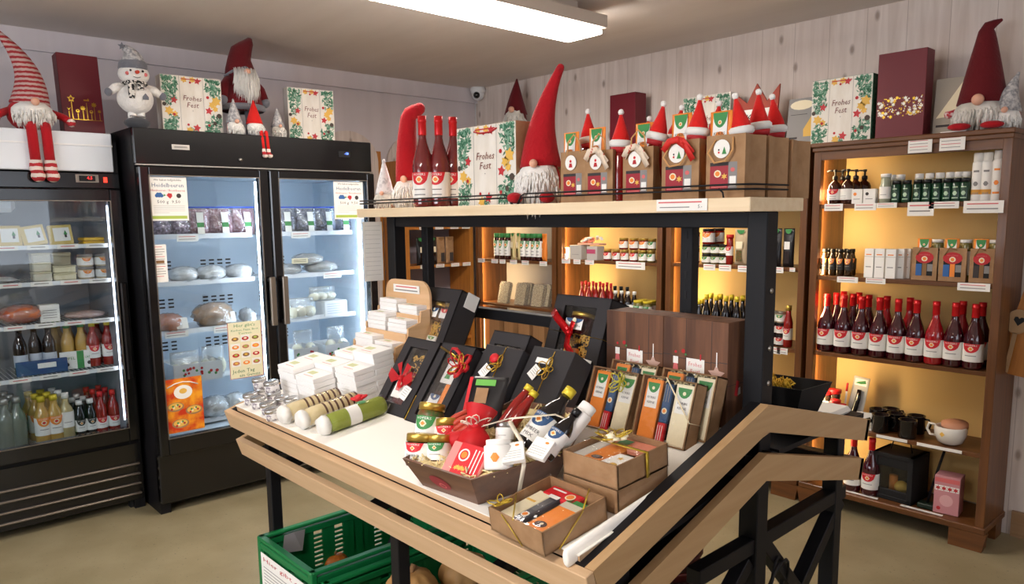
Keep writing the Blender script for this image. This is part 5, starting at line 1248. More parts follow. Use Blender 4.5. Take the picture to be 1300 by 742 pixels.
# --- third bookcase
S3 = 1.216
t = carton('small white and orange carton at the left end of the jar shelf', (.05, .04, .075), M_paper, 'small_carton'); b = MB(); b.rect(-.012, .035, .018, .07, M_orangep, T(0, -.0208, 0) @ FRONT); b.build('front_print', t); t.matrix_world = at((bx(719, 3.69), 3.69, S3))
M_greyc = mat('grey_cardboard', '#b8b2aa', .7)
t = carton('grey cardboard carton left of the one with the pink label', (.105, .07, .092), M_greyc, 'grey_carton', 'carton'); t.matrix_world = at((bx(735, 3.70), 3.70, S3)); b = MB(); b.rect(-.03, .03, .03, .033, M_inkg, T(0, -.0358, 0) @ FRONT); b.build('front_print', t)
t = carton('grey cardboard carton with pink label on the jar shelf', (.09, .07, .088), M_greyc, 'grey_carton', 'carton'); b = MB(); b.rect(-.045, .04, .03, .068, mat('magenta_label', '#b84a6a', .6), T(0, -.0358, 0) @ FRONT); b.build('front_print', t); t.matrix_world = at((bx(756, 3.70), 3.70, S3))
t = thing('tray_of_sachets', 'shallow tray heaped with orange and white sachets on the grey cartons', 'tray', M=at((bx(750, 3.71), 3.72, S3+.094)))
b = MB(); b.box((0, 0, .006), (.19, .075, .012), mat('salmon_tray', '#d8a58e', .6), bev=.003); b.build('tray', t)
rd = random.Random(4)
for k in range(16):
    b = MB(); b.box((0, 0, 0), (.045, .02, .012), (M_paper, M_cream, mat('salmon_print', '#e0876a', .6))[k % 3], bev=.003); b.build('sachet', t, T(rd.uniform(-.08, .08), rd.uniform(-.025, .025), .018+.03*rd.random()) @ RZ(rd.uniform(0, 180)) @ RY(rd.uniform(-30, 30)))
j1 = Row(jar('', M_jamred, M_goldlid, .0255, .07, M_redb)); j2 = Row(jar('', M_pickle, M_goldlid, .0255, .07, M_greenp)); j3 = Row(jar('', M_jamred, M_goldlid, .030, .072, M_orangep))
for k, u in enumerate((771.5, 782.5, 793.5, 805, 816.5, 827)):
    (j1 if k < 4 else j2).put(at((bx(u, 3.69), 3.69, S3)), 'small jar with %s label in the lower front row, %s of six' % (('red', 'green')[k > 3], nth(k, 6)), 'small jars of the lower tier')
    j1.put(at((bx(u, 3.755), 3.755, S3)), 'small jar in the lower rear row under the upper tier, %s of six' % nth(k, 6), 'small jars of the lower tier, rear')
for k, u in enumerate((792, 805, 817.5)):
    j3.put(at((bx(u, 3.755), 3.755, S3+.0705)), 'jar with orange label in the upper tier, %s of three' % nth(k, 3), 'jars of the upper tier')
j2.put(at((bx(828, 3.745), 3.745, S3+.0705)), 'jar with green label at the right end of the upper tier')
tags(B3, 1, [(719, .075, .03), (733, .06, .03), (749, .075, .03), (801, .225, .045)])
S3b = .861
rb = Row(small_bottle('', M_redsauce, M_redcap, .02, .205, .4, M_redb)); k = 0
for u, y in ((739, 3.70), (748, 3.70), (757, 3.71), (766, 3.70), (744, 3.76), (753, 3.77), (762, 3.77), (771, 3.76), (776, 3.72)):
    rb.put(at((bx(u, y), y, S3b)), 'slim bottle with red cap behind the black gift box, %s row, %s' % (('rear', 'front')[y < 3.74], ['leftmost', 'second from left', 'third from left', 'fourth from left', 'leftmost', 'second from left', 'third from left', 'fourth from left', 'rightmost'][k]), 'red-capped slim bottles'); k += 1
wbt = Row(small_bottle('', M_brownb, M_whitecap, .022, .165, .5, None))
for k, u in enumerate((782, 790, 798, 806)): wbt.put(at((bx(u, 3.69+.02*(k % 2)), 3.69+.02*(k % 2), S3b)), 'small bottle with white cap above the wood-print cartons, %s of four' % nth(k, 4), 'white-capped small bottles')
bt_ = Row(small_bottle('', M_brownb, M_blacklid, .02, .18, .5, None))
for k, u in enumerate((781, 789, 797)): bt_.put(at((bx(u, 3.80), 3.80, S3b)), 'small bottle with black cap in the row behind the white-capped ones, %s' % nth(k, 3), 'black-capped small bottles')
yj = Row(jar('', M_pickle, M_ycap, .03, .115, M_greenp))
for k, (u, y) in enumerate(((811, 3.69), (823, 3.69), (817, 3.76), (828, 3.76))): yj.put(at((bx(u, y), y, S3b)), 'jar with yellow lid above the wood-print cartons, %s %s' % (('front', 'rear')[k//2], ('left', 'right')[k % 2]), 'yellow-lidded jars')
# --- leftmost bookcase
S4 = 1.191
dk = Row(jar('', M_jam, M_greenp, .024, .19, M_greenp, txt=('', ''), lidh=.03, name='tall_jar'))
for k, u in enumerate((631, 637.5, 644.5)): dk.put(at((bx(u, 3.70), 3.70, S4)), 'tall jar with green top in the leftmost bookcase, %s of the left three' % nth(k, 3), 'tall green-topped jars')
gc = Row(grain_bag('', .045, .195, .035, mat('pale_yellow_bag', '#d8c48c', .7)))
for k, u in enumerate((651.5, 658.5)): gc.put(at((bx(u, 3.69), 3.69, S4)), 'pale yellow food bag between the tall jars, %s of two' % nth(k, 2), 'pale yellow bags')
for k, u in enumerate((664.5, 671.5, 678.5, 685)): dk.put(at((bx(u, 3.70), 3.70, S4), 0), 'tall jar with green top in the leftmost bookcase, %s of the right four' % nth(k, 4), 'tall green-topped jars')
t = grain_bag('orange food bag at the right end beside the tall jars', .045, .19, .035, M_orangep, None, M_orangep, M_orangep, M_orangep); t.matrix_world = at((bx(691.5, 3.69), 3.69, S4))
tags(B4, 1, [(611, .075, .03), (628, .07, .03), (638, .06, .03), (652, .07, .03), (667, .07, .03), (690, .07, .03)])
nt_ = thing('noodle_tray', '', 'packed tray', group='wrapped noodle trays')
b = MB(); pl = [(-.05, 0), (.05, 0), (.052, .14), (.04, .16), (-.04, .16), (-.052, .14)]; b.prism(pl, .03, mat('noodle_pack', '#a08a64', .5, col2='#cdb98e', scale=90, lo=.4, hi=.6), T(0, .03, 0) @ FRONT); b.build('noodles', nt_)
b = MB(); b.prism([(x*1.05, y*1.02) for x, y in pl], .036, M_filmm, T(0, .033, 0) @ FRONT); b.build('plastic_wrap', nt_)
R_ = Row(nt_)
for k, (u, y) in enumerate(((636, 3.70), (657.5, 3.70), (664, 3.745), (679, 3.70), (688, 3.74))): R_.put(at((bx(u, y), y, .862), 0) @ RX(-14), 'plastic-wrapped tray of noodles leaning in the leftmost bookcase, %s of five' % nth(k, 5), 'wrapped noodle trays')
t0 = carton('', (.11, .1, .33), mat('tan_carton', '#9a7048', .7), 'tall_carton', 'carton'); b = MB(); b.rect(-.001, 0, .001, .33, M_kraftd, T(0, -.0506, 0) @ FRONT); b.build('seam', t0)
put_row(t0, [614, 632, 651, 670, 689], 3.72, .4415, 'tall tan carton below the noodle trays, %s of five', 'tall tan cartons')
# --- corner shelf
def lx(u): return at_x(u, 330, -4.46).y
ck = Row(grain_bag('', .075, .2, .045, M_kraft, None, M_ink, M_kraftd, M_kraft))
for u, nm in ((560, 'left'), (571, 'right')): ck.put(at((-4.46, lx(u), 1.159), 90), 'brown paper food bag with dark dot on the corner shelf, %s one' % nm, 'brown bags on the corner shelf')
dk2 = Row(grain_bag('', .07, .2, .045, M_dbag, None, M_brownb, M_greenp, M_cream))
for u, nm in ((534, 'left'), (549, 'right')): dk2.put(at((-4.46, lx(u), 1.159), 90), 'black food bag with cream label on the corner shelf, %s one' % nm, 'black bags on the corner shelf')
t = carton('small red and black carton lying on the corner shelf behind the tall gift box', (.11, .06, .05), M_blackm, 'small_carton'); b = MB(); b.rect(0, .005, .05, .045, M_redb, T(0, -.0308, 0) @ FRONT); b.rect(-.02, .005, .0, .045, M_greenp, T(0, -.0308, 0) @ FRONT); b.build('front_print', t)
t.matrix_world = at((-4.48, at_x(580, 362, -4.46).y, 1.159-.558+.0), 90); t.matrix_world = at((-4.48, at_x(580, 362, -4.46).y, .6005), 90)
# hanging board with heart at the right edge
t = thing('hanging_board', 'wooden board with a heart cut-out spoon hanging beside the right bookcase', 'wooden board', M=T(bx(1297, 3.84)+.02, 3.84, 1.0) @ RY(8))
b = MB(); b.prism([(-.05, -.22), (.12, -.22), (.12, .18), (-.01, .18)], .02, M_owood, FRONT); b.build('board', t)
t2 = thing('wooden_spoon', 'pale wooden spoon with a heart-shaped hole, hanging in front of the board', 'wooden spoon', M=T(bx(1297, 3.79)+.01, 3.80, 1.02) @ RY(8))
M_spoon = mat('pale_spoon_wood', '#a88660', .6)
b = MB(); b.prism([(.045*math.cos(i*PI/8), .055*math.sin(i*PI/8)) for i in range(16)], .008, M_spoon, FRONT); b.build('bowl', t2)
b = MB(); b.prism([(-.008, -.23), (.008, -.23), (.008, -.05), (-.008, -.05)], .008, M_spoon, FRONT); b.build('handle', t2)
b = MB(); hp = [(0, -.022), (.02, .002), (.017, .016), (.007, .018), (0, .01), (-.007, .018), (-.017, .016), (-.02, .002)]; b.poly(hp, M_blackm, T(.004, -.0095, .005) @ FRONT); b.build('heart_opening', t2)
# ============================================================ GOODS IN THE FREEZER
def fy(u, v, x): return at_x(u, v, x).y
XF = -4.115
M_berry = mat('frozen_purple_berries', '#4c2a4a', .5, col2='#b49ab8', scale=75, lo=.4, hi=.62)
M_bluebe = mat('frozen_blueberries', '#28283e', .5, col2='#8f94b4', scale=75, lo=.42, hi=.66)
M_raspb = mat('frozen_raspberries', '#7c2a3c', .5, col2='#c9a0b0', scale=75, lo=.42, hi=.66)
M_zip = mat('blue_zip_strip', '#2850c8', .4)
M_frost = mat('frosty_wrap', '#c4c6c6', .35, col2='#f2f4f6', scale=18, bump=1.0, bscale=30, coat=.3)
M_bread = mat('frozen_bread', '#9a7a5c', .6, col2='#c4a488', scale=14)
M_meat = mat('orange_brown_meat', '#b0603c', .5, col2='#c98a6a', scale=20)
M_dump = mat('pale_dumpling', '#dcd8c2', .6)
def berry_bag(label, m, w=.14, h=.155, lab=True, group=None):
    t = thing('berry_bag', label, 'freezer bag', group=group)
    b = MB(); pouch(b, w, h*.93, .07, m, nx=7, nz=8, seed=3, nzr=.25, top=.2); b.build('berries', t)
    b = MB(); pouch(b, w*1.04, h, .085, M_filmm, nx=7, nz=8, seed=5, nzr=.12, top=.1); b.build('bag', t)
    b = MB(); b.box((0, 0, h-.003), (w*1.02, .006, .007), M_zip); b.build('zip_strip', t)
    if lab: b = MB(); F = T(.01, -.047, h*.2) @ RX(-8) @ FRONT; b.rect(-.018, -.02, .018, .095, M_paper, F); b.rect(-.018, .015, .018, .04, M_greenp, F @ T(0, 0, .0006)); b.build('label', t)
    return t
r1 = Row(berry_bag('', M_raspb)); r2 = Row(berry_bag('', M_bluebe)); r3 = Row(berry_bag('', M_berry, lab=False))
for u, v, R_, nm in ((205, 300, r3, 'purple, leftmost behind the sign of the left door'), (230, 300, r3, 'purple, second from left behind the sign'), (250, 298, r1, 'red, half behind the sign of the left door'), (281, 297, r1, 'red, in the clear view of the left door'), (309, 296, r1, 'red, beside the light tube of the left door'),
                     (361, 294, r2, 'dark, leftmost in the right door'), (389, 293, r2, 'dark, middle of the right door'), (413, 292, r2, 'dark, next to the sign of the right door'), (434, 291, r2, 'dark, behind the sign of the right door')):
    R_.put(at((XF, fy(u, v, XF), 1.419), 90+random.uniform(-8, 8)), 'bag of frozen berries with blue zip, %s' % nm, 'frozen berry bags on the top shelf')
def lump(label, w, h, d, m, wrap=True, name='frozen_pack', lab=False, group=None, seed=1, cat='frozen food pack'):
    t = thing(name, label, cat, group=group)
    b = MB(); b.ball((0, 0, h*.5), (w*.47, d*.47, h*.47), m, n=18, k=10, nz=.10, seed=seed); b.build('contents', t)
    if wrap: b = MB(); b.ball((0, 0, h*.5), (w/2, d/2, h/2), M_filmm, n=18, k=10, nz=.13, seed=seed+3); b.build('plastic_wrap', t)
    if lab: b = MB(); b.rect(-.03, .0, .03, .06, M_paper, T(w*.3, -d*.42, h*.2) @ RX(-20) @ FRONT); b.build('label', t)
    return t
for u, v, w, nm, s_ in ((233, 357, .17, 'left', 1), (268, 355, .17, 'middle', 2), (304, 354, .16, 'right', 3)):
    t = lump('white frosty wrapped lump on the second shelf behind the left door, %s' % nm, w, .085, .14, M_frost, seed=s_); t.matrix_world = at((XF, fy(u, v, XF), 1.174), 90)
for u, v, w, h, dz, nm in ((392, 350, .2, .07, .055, 'upper one, lying on the others'), (366, 348, .16, .07, 0, 'lower left'), (408, 346, .22, .075, 0, 'lower right, long and pale')):
    t = lump('grey wrapped frozen fish pack behind the right door, %s' % nm, w, h, .13, mat('grey_fish', '#8b8a88', .4, col2='#b8b8b6', scale=10), lab=False, seed=int(u)); t.matrix_world = at((XF, fy(u, v, XF), 1.174+dz), 90)
b = MB(); b.box((0, 0, 0), (.1, .002, .03), M_cream); b.rect(-.04, .004, .04, .007, M_ink, T(0, -.0015, 0) @ FRONT); b.rect(-.04, -.006, .04, -.003, M_ink, T(0, -.0015, 0) @ FRONT); b.build('paper_label', M=at((XF+.085, fy(380, 327, XF+.08), 1.262), 90), label='small cream paper label on the grey fish packs behind the right door', cat='label')
for u, v, w, h, m, nm in ((214, 415, .17, .10, M_meat, 'orange-brown, left'), (272, 412, .23, .14, M_bread, 'large light brown rolls in the middle'), (315, 410, .08, .09, M_frost, 'greenish, by the light tube')):
    t = lump('wrapped frozen pack on the third shelf, left door, %s' % nm, w, h, .16, m, lab=w > .1, seed=int(w*100)); t.matrix_world = at((XF, fy(u, v, XF), .917), 90)
def dumpling_bag(label, n=3, w=.14, h=.09, group=None, seed=1, loc=None):
    t = thing('dumpling_bag', label, 'bag of dumplings', group=group); rd = random.Random(seed)
    b = MB(); k = 0
    for i in range(n):
        x = -w*.34+w*.68*i/max(1, n-1)
        b.ball((x, rd.uniform(-.01, .01), h*.4), (w*.5/n+.008, .032, h*.34), M_dump, n=10, k=7, nz=.03, seed=i)
    b.build('dumplings', t); b = MB(); pouch(b, w, h*1.25, .085, M_filmm, nx=7, nz=7, seed=seed, nzr=.15, top=.15); b.build('bag', t); return t
t = dumpling_bag('bag of three round pale balls on the third shelf of the right door', 3, .17, .10); t.matrix_world = at((XF+.03, fy(380, 402, XF), .917), 88)
t = carton('white carton with faint print on the third shelf of the right door', (.15, .12, .09), M_white, 'white_carton', 'carton'); b = MB()
for k in range(5): b.rect(-.06, .015+k*.014, .05, .019+k*.014, mat('faint_blue_print', '#b8c4d8', .6), T(0, -.0605, 0) @ FRONT)
b.build('front_print', t); t.matrix_world = at((XF, fy(421, 398, XF), .917), 90)
t = dumpling_bag('bag of greenish balls lying on the white carton of the right door', 3, .17, .07); t.matrix_world = at((XF, fy(409, 375, XF), 1.008), 90)
def berry_box(label, w=.24, h=.095, d=.2):
    t = thing('printed_box', label, 'printed box')
    b = MB(); th = .004
    for c, s_ in (((0, 0, .002), (w, d, .004)), ((0, -d/2, h/2), (w, th, h)), ((0, d/2, h/2), (w, th, h)), ((-w/2, 0, h/2), (th, d, h)), ((w/2, 0, h/2), (th, d, h))): b.box(c, s_, M_metalw)
    b.build('box_body', t)
    b = MB(); F = T(0, -d/2-.0026, 0) @ FRONT; rd = random.Random(int(w*1000))
    for k in range(int(w*70)):
        x, y = rd.uniform(-.44, .44)*w, rd.uniform(.2, .8)*h; b.disc((x, y), .006+.003*rd.random(), (M_redp, M_redp, M_greenp)[k % 3], F @ T(0, 0, .00005*k), 8)
    b.build('berry_print', t); return t
t = berry_box('white box printed with red berries on the fourth shelf behind the left door', .25, .1); t.matrix_world = at((XF+.03, fy(250, 478, XF+.1), .656), 90)
t = dumpling_bag('bag of pale dumplings heaped in the berry-printed box, left one', 3, .15, .12, seed=3); t.matrix_world = at((XF+.04, fy(232, 470, XF), .661), 90)
t = dumpling_bag('bag of pale dumplings heaped in the berry-printed box, right one', 3, .12, .13, seed=6); t.matrix_world = at((XF+.04, fy(268, 470, XF), .661), 90)
t = berry_box('white berry-printed box behind the right door, left of two', .15, .1); t.matrix_world = at((XF+.03, fy(386, 458, XF+.1), .656), 90)
t = berry_box('white berry-printed box behind the right door, right of two', .155, .1); t.matrix_world = at((XF+.03, fy(426, 452, XF+.1), .656), 90)
for u, s_, nm in ((382, 4, 'left'), (424, 7, 'right')):
    t = dumpling_bag('bag of dumplings rising from the %s berry-printed box of the right door' % nm, 2, .12, .15, seed=s_); t.matrix_world = at((XF+.03, fy(u, 440, XF), .661), 90)
for u, w, s_, nm in ((272, .2, 2, 'low left'), (300, .14, 5, 'low right')):
    t = lump('white plastic-wrapped pack on the freezer floor behind the left door, %s' % nm, w, .12, .16, M_frost, seed=s_); t.matrix_world = at((XF, fy(u, 534, XF), .414), 90)
b = MB(); b.box((0, 0, 0), (.22, .002, .045), M_cream); b.rect(-.1, .01, .1, .014, M_pinkp, T(0, -.0015, 0) @ FRONT); b.rect(-.1, -.01, .06, -.006, M_inkg, T(0, -.0015, 0) @ FRONT)
b.build('price_strip', frz2, T(.56, .15, .44))
# labels on the shelves of the freezer
fs = [o for o in frz2.children if o.name.startswith('shelf')]
for i, us in ((0, ((237, 298, .11),)), (1, ()), (2, ((223, 420, .12), (283, 414, .11))), (5, ((381, 301, .12),)), (6, ((385, 356, .0), (421, 352, .12))), (7, ())):
    for (u, v, w) in us:
        if w: Y = at_x(u, v, FIN-.16).y-FY2; z = (1.415, 1.17, .913, .655, .41)[i % 5]; price_tag(fs[i], Y, z-.006, .15, w, .034)
# ---- papers on the glass doors (their faces lie on the pane)
XG = FX2+.018
def sheet_on_glass(name, label, ul, vt, ur, vb, body=M_paper, x=XG, cat='poster', dx=0):
    a = at_x(ul, vt, x); c = at_x(ur, vb, x); w = c.y-a.y; h = a.z-c.z
    t = thing(name, label, cat, M=at((x, (a.y+c.y)/2, c.z), 90)); b = MB(); b.box((0, 0, h/2), (w, .0014, h), body); b.build('sheet', t)
    return t, w, h, T(0, -.0011, 0) @ FRONT
M_navy = mat('navy_print', '#33527a', .6)
def berry_sign(ul, vt, ur, vb, label):
    t, w, h, F = sheet_on_glass('paper_sign', label, ul, vt, ur, vb, cat='sign')
    b = MB(); b.text('Wir haben tiefgekühlte', h*.07, M_ink, F, c=(0, h*.93), w=w*.72); b.text('Heidelbeeren', h*.13, M_navy, F, c=(0, h*.81), w=w*.82)
    b.text('Himbeeren / Brombeeren', h*.07, M_redp, F, c=(0, h*.69), w=w*.88)
    for k in range(5): b.disc((-w*.24+w*.03*(k-2), h*.57+(k % 2)*h*.03), w*.05, M_bluep, F @ T(0, 0, .0002*k), 10)
    b.poly([(w*.04, h*.5), (w*.1, h*.56), (w*.09, h*.62), (w*.0, h*.63), (-w*.05, h*.58)], M_redp, F); b.disc((w*.27, h*.57), w*.065, M_ink, F, 10); b.poly([(-w*.13, h*.55), (-w*.06, h*.58), (-w*.12, h*.61)], M_greenp, F)
    b.text('500 g  9,50', h*.1, M_ink, F, c=(0, h*.43), w=w*.6)
    for k in range(5): b.rect(-w*.4, h*(.34-.04*k), w*(.42 if k < 4 else 0), h*(.345-.04*k), M_inkg, F)
    b.rect(-w*.46, h*.04, w*.46, h*.11, M_lime, F); b.build('print', t)
berry_sign(187, 224, 240, 280, 'white sign offering Heidelbeeren in the top left of the left freezer door')
berry_sign(423, 230, 462, 278, 'white sign offering Heidelbeeren in the top right of the right freezer door')
t, w, h, F = sheet_on_glass('paper_sign', 'small white notice on the left edge of the left freezer door', 193, 311, 214, 358, cat='sign')
b = MB()
for k in range(13): b.rect(-w*.36, h*(.93-.065*k), w*(.36 if k % 3 else .2), h*(.945-.065*k), M_pinkp if k % 4 == 0 else M_inkg, F)
b.rect(-w*.3, h*.5, w*.3, h*.58, M_kraftd, F @ T(0, 0, .0003)); b.build('print', t)
t, w, h, F = sheet_on_glass('poster', 'cream poster with twelve pastry photos reading Jeden Tag ein Genuss', 288, 411, 335, 476, mat('poster_cream', '#e8e2c0', .6))
b = MB(); b.rect(-w/2, 0, w/2, h*.008, M_redp, F); b.rect(-w/2, 0, -w*.485, h, M_redp, F); b.rect(w*.485, 0, w/2, h, M_redp, F)
b.text("Hier gibt's", h*.08, M_greenp, F, c=(0, h*.94), w=w*.62); b.text('Kuchen, Pizza, Brot', h*.05, M_greenp, F, c=(0, h*.86), w=w*.8); b.text('Torten', h*.05, M_greenp, F, c=(0, h*.8), w=w*.4)
for i in range(3):
    for j in range(4):
        X, Y = w*(-.3+.3*i), h*(.71-.145*j); b.rect(X-w*.135, Y-h*.06, X+w*.135, Y+h*.06, (M_cream, M_paper)[(i+j) % 2], F @ T(0, 0, .0002)); b.disc((X, Y-h*.005), w*.105, (M_kraftd, M_orangep, M_redp, M_meat)[(i*2+j) % 4], F @ T(0, 0, .0004), 12, h*.035); b.disc((X, Y), w*.05, (M_goldp2, M_cream, M_lime)[(i+j) % 3], F @ T(0, 0, .0006), 8, h*.018)
b.text('Jeden Tag', h*.09, mat('deep_green_print', '#1f6b3a', .6), F, c=(-w*.1, h*.13), w=w*.66); b.text('ein Genuss', h*.08, mat('deep_green_print', '', .6), F, c=(w*.08, h*.05), w=w*.62); b.build('print', t)
M_flame = mat('flame_print', '#c8320e', .6, col2='#f0a020', scale=14, lo=.4, hi=.62, detail=6)
t, w, h, F = sheet_on_glass('poster', 'orange flame-patterned pizza poster at the bottom left of the left freezer door', 206, 484, 260, 543, M_flame)
b = MB(); b.disc((w*.0, h*.74), w*.24, M_paper, F, 20, h*.13); b.disc((w*.0, h*.76), w*.10, M_goldp2, F @ T(0, 0, .0003), 14, h*.05)
b.sweep([F @ Vector((x*w, h*(.93-.5*x*x), .0006)) for x in (-.4, -.2, 0, .2, .4)], .003, M_paper, n=4)
for (x, y) in ((-.22, .48), (.25, .38), (-.12, .16)):
    b.disc((w*x, h*y), w*.22, M_kraft, F @ T(0, 0, .0003), 18, h*.085); b.disc((w*x, h*(y+.01)), w*.18, M_goldp2, F @ T(0, 0, .0006), 16, h*.065)
    for k in range(6): b.disc((w*x+w*.1*math.cos(k), h*y+h*.035*math.sin(k*1.7)), w*.03, (M_redp, M_greenp, M_cream)[k % 3], F @ T(0, 0, .0009), 7)
b.build('print', t)
# white list hanging left of the island post
xh = -2.345; a = at_x(460, 282, xh); c = at_x(487, 356, xh)
t = thing('paper_list', 'white printed list hanging at the left end of the top shelf, beside the black post', 'sign', M=at((xh, (a.y+c.y)/2, c.z), 90)); w, h = c.y-a.y, a.z-c.z
b = MB(); b.box((0, 0, h/2), (w, .0014, h), M_paper); b.build('sheet', t)
b = MB()
for k in range(12): b.rect(-w*.4, h*(.93-.075*k), w*.4, h*(.933-.075*k), M_inkg, T(0, -.0011, 0) @ FRONT)
b.build('print', t)

# ============================================================ GOODS IN THE LEFT COOLER
XC = -4.30
def cy(u, v, x=XC): return at_x(u, v, x).y
M_cheese = mat('yellow_cheese', '#d9bd6c', .5); M_tub = mat('cream_tub', '#d9cfae', .4); M_salm = mat('orange_salmon', '#c8502a', .3, col2='#dc7a4c', scale=8, stretch=(1, 6, 1), coat=.4)
t0 = thing('cheese_pack', '', 'cheese pack'); b = MB(); b.box((0, 0, .05), (.105, .03, .10), M_cheese, bev=.003); b.build('cheese', t0)
b = MB(); b.rect(-.032, .018, .04, .085, M_paper, T(0, -.0158, 0) @ FRONT); b.poly([(.012, .05), (.03, .05), (.021, .072)], M_greenp, T(0, -.0163, 0) @ FRONT); b.rect(.016, .035, .026, .05, M_ink, T(0, -.0163, 0) @ FRONT); b.build('label', t0)
R_ = Row(t0)
for u, nm, a_ in ((12, 'leftmost', 0), (46, 'leaning, in the middle', -9), (79, 'rightmost', -3)): R_.put(at((XC, cy(u, 313), 1.387), 90) @ RX(-12) @ RY(a_), 'cheese pack with white label on the top cooler shelf, %s' % nm, 'cheese packs')
for k in range(2):
    t = thing('cheese_slices', 'yellow sliced cheese packet right of the cheese packs, %s of two' % ('lower', 'upper')[k], 'cheese pack', M=at((XC, cy(119, 308), 1.387+k*.019), 90+k*5)); b = MB(); b.box((0, 0, .008), (.12, .1, .016), mat('bright_yellow_cheese', '#e6b424', .4), bev=.004); b.build('cheese', t)
def tub(label, w, d, h, m=M_tub, lid=M_tub):
    t = thing('food_tub', label, 'food tub'); b = MB(); b.box((0, 0, h*.45), (w*.94, d*.94, h*.9), m, bev=.006); b.build('tub_body', t); b = MB(); b.box((0, 0, h*.92), (w, d, h*.16), lid, bev=.004); b.build('lid', t); return t
tA = Row(tub('', .085, .085, .046, mat('pale_tub', '#cfc8b4', .4))); tB = Row(tub('', .105, .085, .036))
for k in range(3): tA.put(at((XC, cy(53, 357), 1.212+k*.0465), 90), 'square pale tub in the left stack of the second cooler shelf, %s' % ('bottom', 'middle', 'top')[k], 'square tubs')
for k in range(2): tB.put(at((XC, cy(81, 355), 1.212+k*.037), 90), 'flat cream tub in the middle stack of the second cooler shelf, %s' % ('bottom', 'top')[k], 'flat tubs')
t = tub('pale tub standing behind the flat tubs on the second cooler shelf', .09, .08, .135); t.matrix_world = at((XC-.11, cy(78, 350, XC-.11), 1.212), 90)
pj = Row(jar('', mat('pale_spread', '#c9b89a', .3), M_inkg, .037, .062, M_orangep, lidh=.012))
for u, nm in ((110, 'left'), (132, 'right')):
    for k in range(2): pj.put(at((XC, cy(u, 355), 1.212+k*.0625), 90), 'round pot at the right of the second cooler shelf, %s column, %s' % (nm, ('bottom', 'top')[k]), 'round pots')
t = thing('flat_packet', 'flat packet at the left edge of the second cooler shelf', 'food packet', M=at((XC, cy(5, 362), 1.212), 90)); b = MB(); pouch(b, .12, .1, .03, M_frost, M=T(0, .05, .0151) @ RX(90)); b.build('bag_body', t)
t = lump('orange salmon fillet in clear wrap on the third cooler shelf', .2, .095, .14, M_salm, seed=9, cat='salmon pack'); t.matrix_world = at((XC, cy(28, 412), 1.010), 90)
t = carton('white paper parcel right of the salmon', (.085, .07, .085), M_paper, 'paper_parcel', 'parcel'); b = MB()
for k in range(4): b.rect(-.03, .02+k*.012, .03, .023+k*.012, M_inkg, T(0, -.0358, 0) @ FRONT)
b.build('front_print', t); t.matrix_world = at((XC, cy(63, 410), 1.010), 88)
t = lump('flat clear-wrapped pack of pinkish slices at the right of the third cooler shelf', .2, .04, .14, mat('pale_ham', '#c9a79c', .5), seed=2); t.matrix_world = at((XC, cy(108, 406), 1.010), 90)
beer = Row(small_bottle('', M_brownb, M_blacklid, .03, .245, .42, None, name='beer_bottle', paper=mat('blue_white_label', '#c6ccd8', .5), lz=(.04, .1), n=14)); 
for u, nm in ((29, 'left'), (49, 'middle'), (66, 'right')): beer.put(at((XC-.02*(nm == 'middle'), cy(u, 478), .757), 90), 'brown beer bottle in the blue carrier of the cooler, %s of three' % nm, 'beer bottles')
t = thing('bottle_carrier', 'blue cardboard carrier with white stripe holding the beer bottles', 'bottle carrier', M=at((XC+.048, cy(55, 480, XC+.048), .757), 90)); b = MB(); b.box((0, 0, .035), (.22, .014, .07), mat('blue_carrier', '#2c4a78', .5), bev=.002); b.build('carton', t); b = MB(); b.rect(-.02, .03, .06, .055, M_paper, T(0, -.0078, 0) @ FRONT); b.build('print', t)
aj = Row(small_bottle('', M_yjuice, M_greenp, .031, .235, .45, None, name='juice_bottle', lab=False, n=14))
for k, (u, dx) in enumerate(((89, 0), (107, 0), (78, -.08), (96, -.08), (86, -.15))): aj.put(at((XC-.03+dx, cy(u, 474, XC-.03), .757), 90), 'apple juice bottle above the green and white carton, %s row, %s' % (('front', 'rear')[dx < 0], ('left', 'right', 'left', 'right', 'farthest')[k]), 'apple juice bottles')
t = thing('bottle_carrier', 'green and white cardboard carrier with the apple juice bottles', 'bottle carrier', M=at((XC+.012, cy(99, 474, XC+.012), .757), 90)); b = MB(); b.box((0, 0, .045), (.15, .014, .09), M_paper, bev=.002); b.build('carton', t)
b = MB(); F = T(0, -.0078, 0) @ FRONT; b.rect(.0, 0, .032, .09, M_greenp, F); b.text('APFEL', .02, M_greenp, F, c=(-.037, .055), w=.06); b.text('SAFT', .018, M_greenp, F, c=(.053, .055), w=.035); b.disc((-.045, .025), .01, M_ink, F, 8); b.disc((.055, .025), .01, M_ink, F, 8); b.build('print', t)
ry = Row(small_bottle('', M_redsauce, M_ycap, .031, .235, .42, M_redb, name='juice_bottle', n=14, lz=(.045, .11)))
for u, dx, nm in ((121, 0, 'front left'), (140, 0, 'front right'), (114, -.09, 'rear left'), (133, -.09, 'rear right')): ry.put(at((XC+dx, cy(u, 470, XC), .757), 90), 'red juice bottle with yellow cap, %s' % nm, 'red juice bottles')
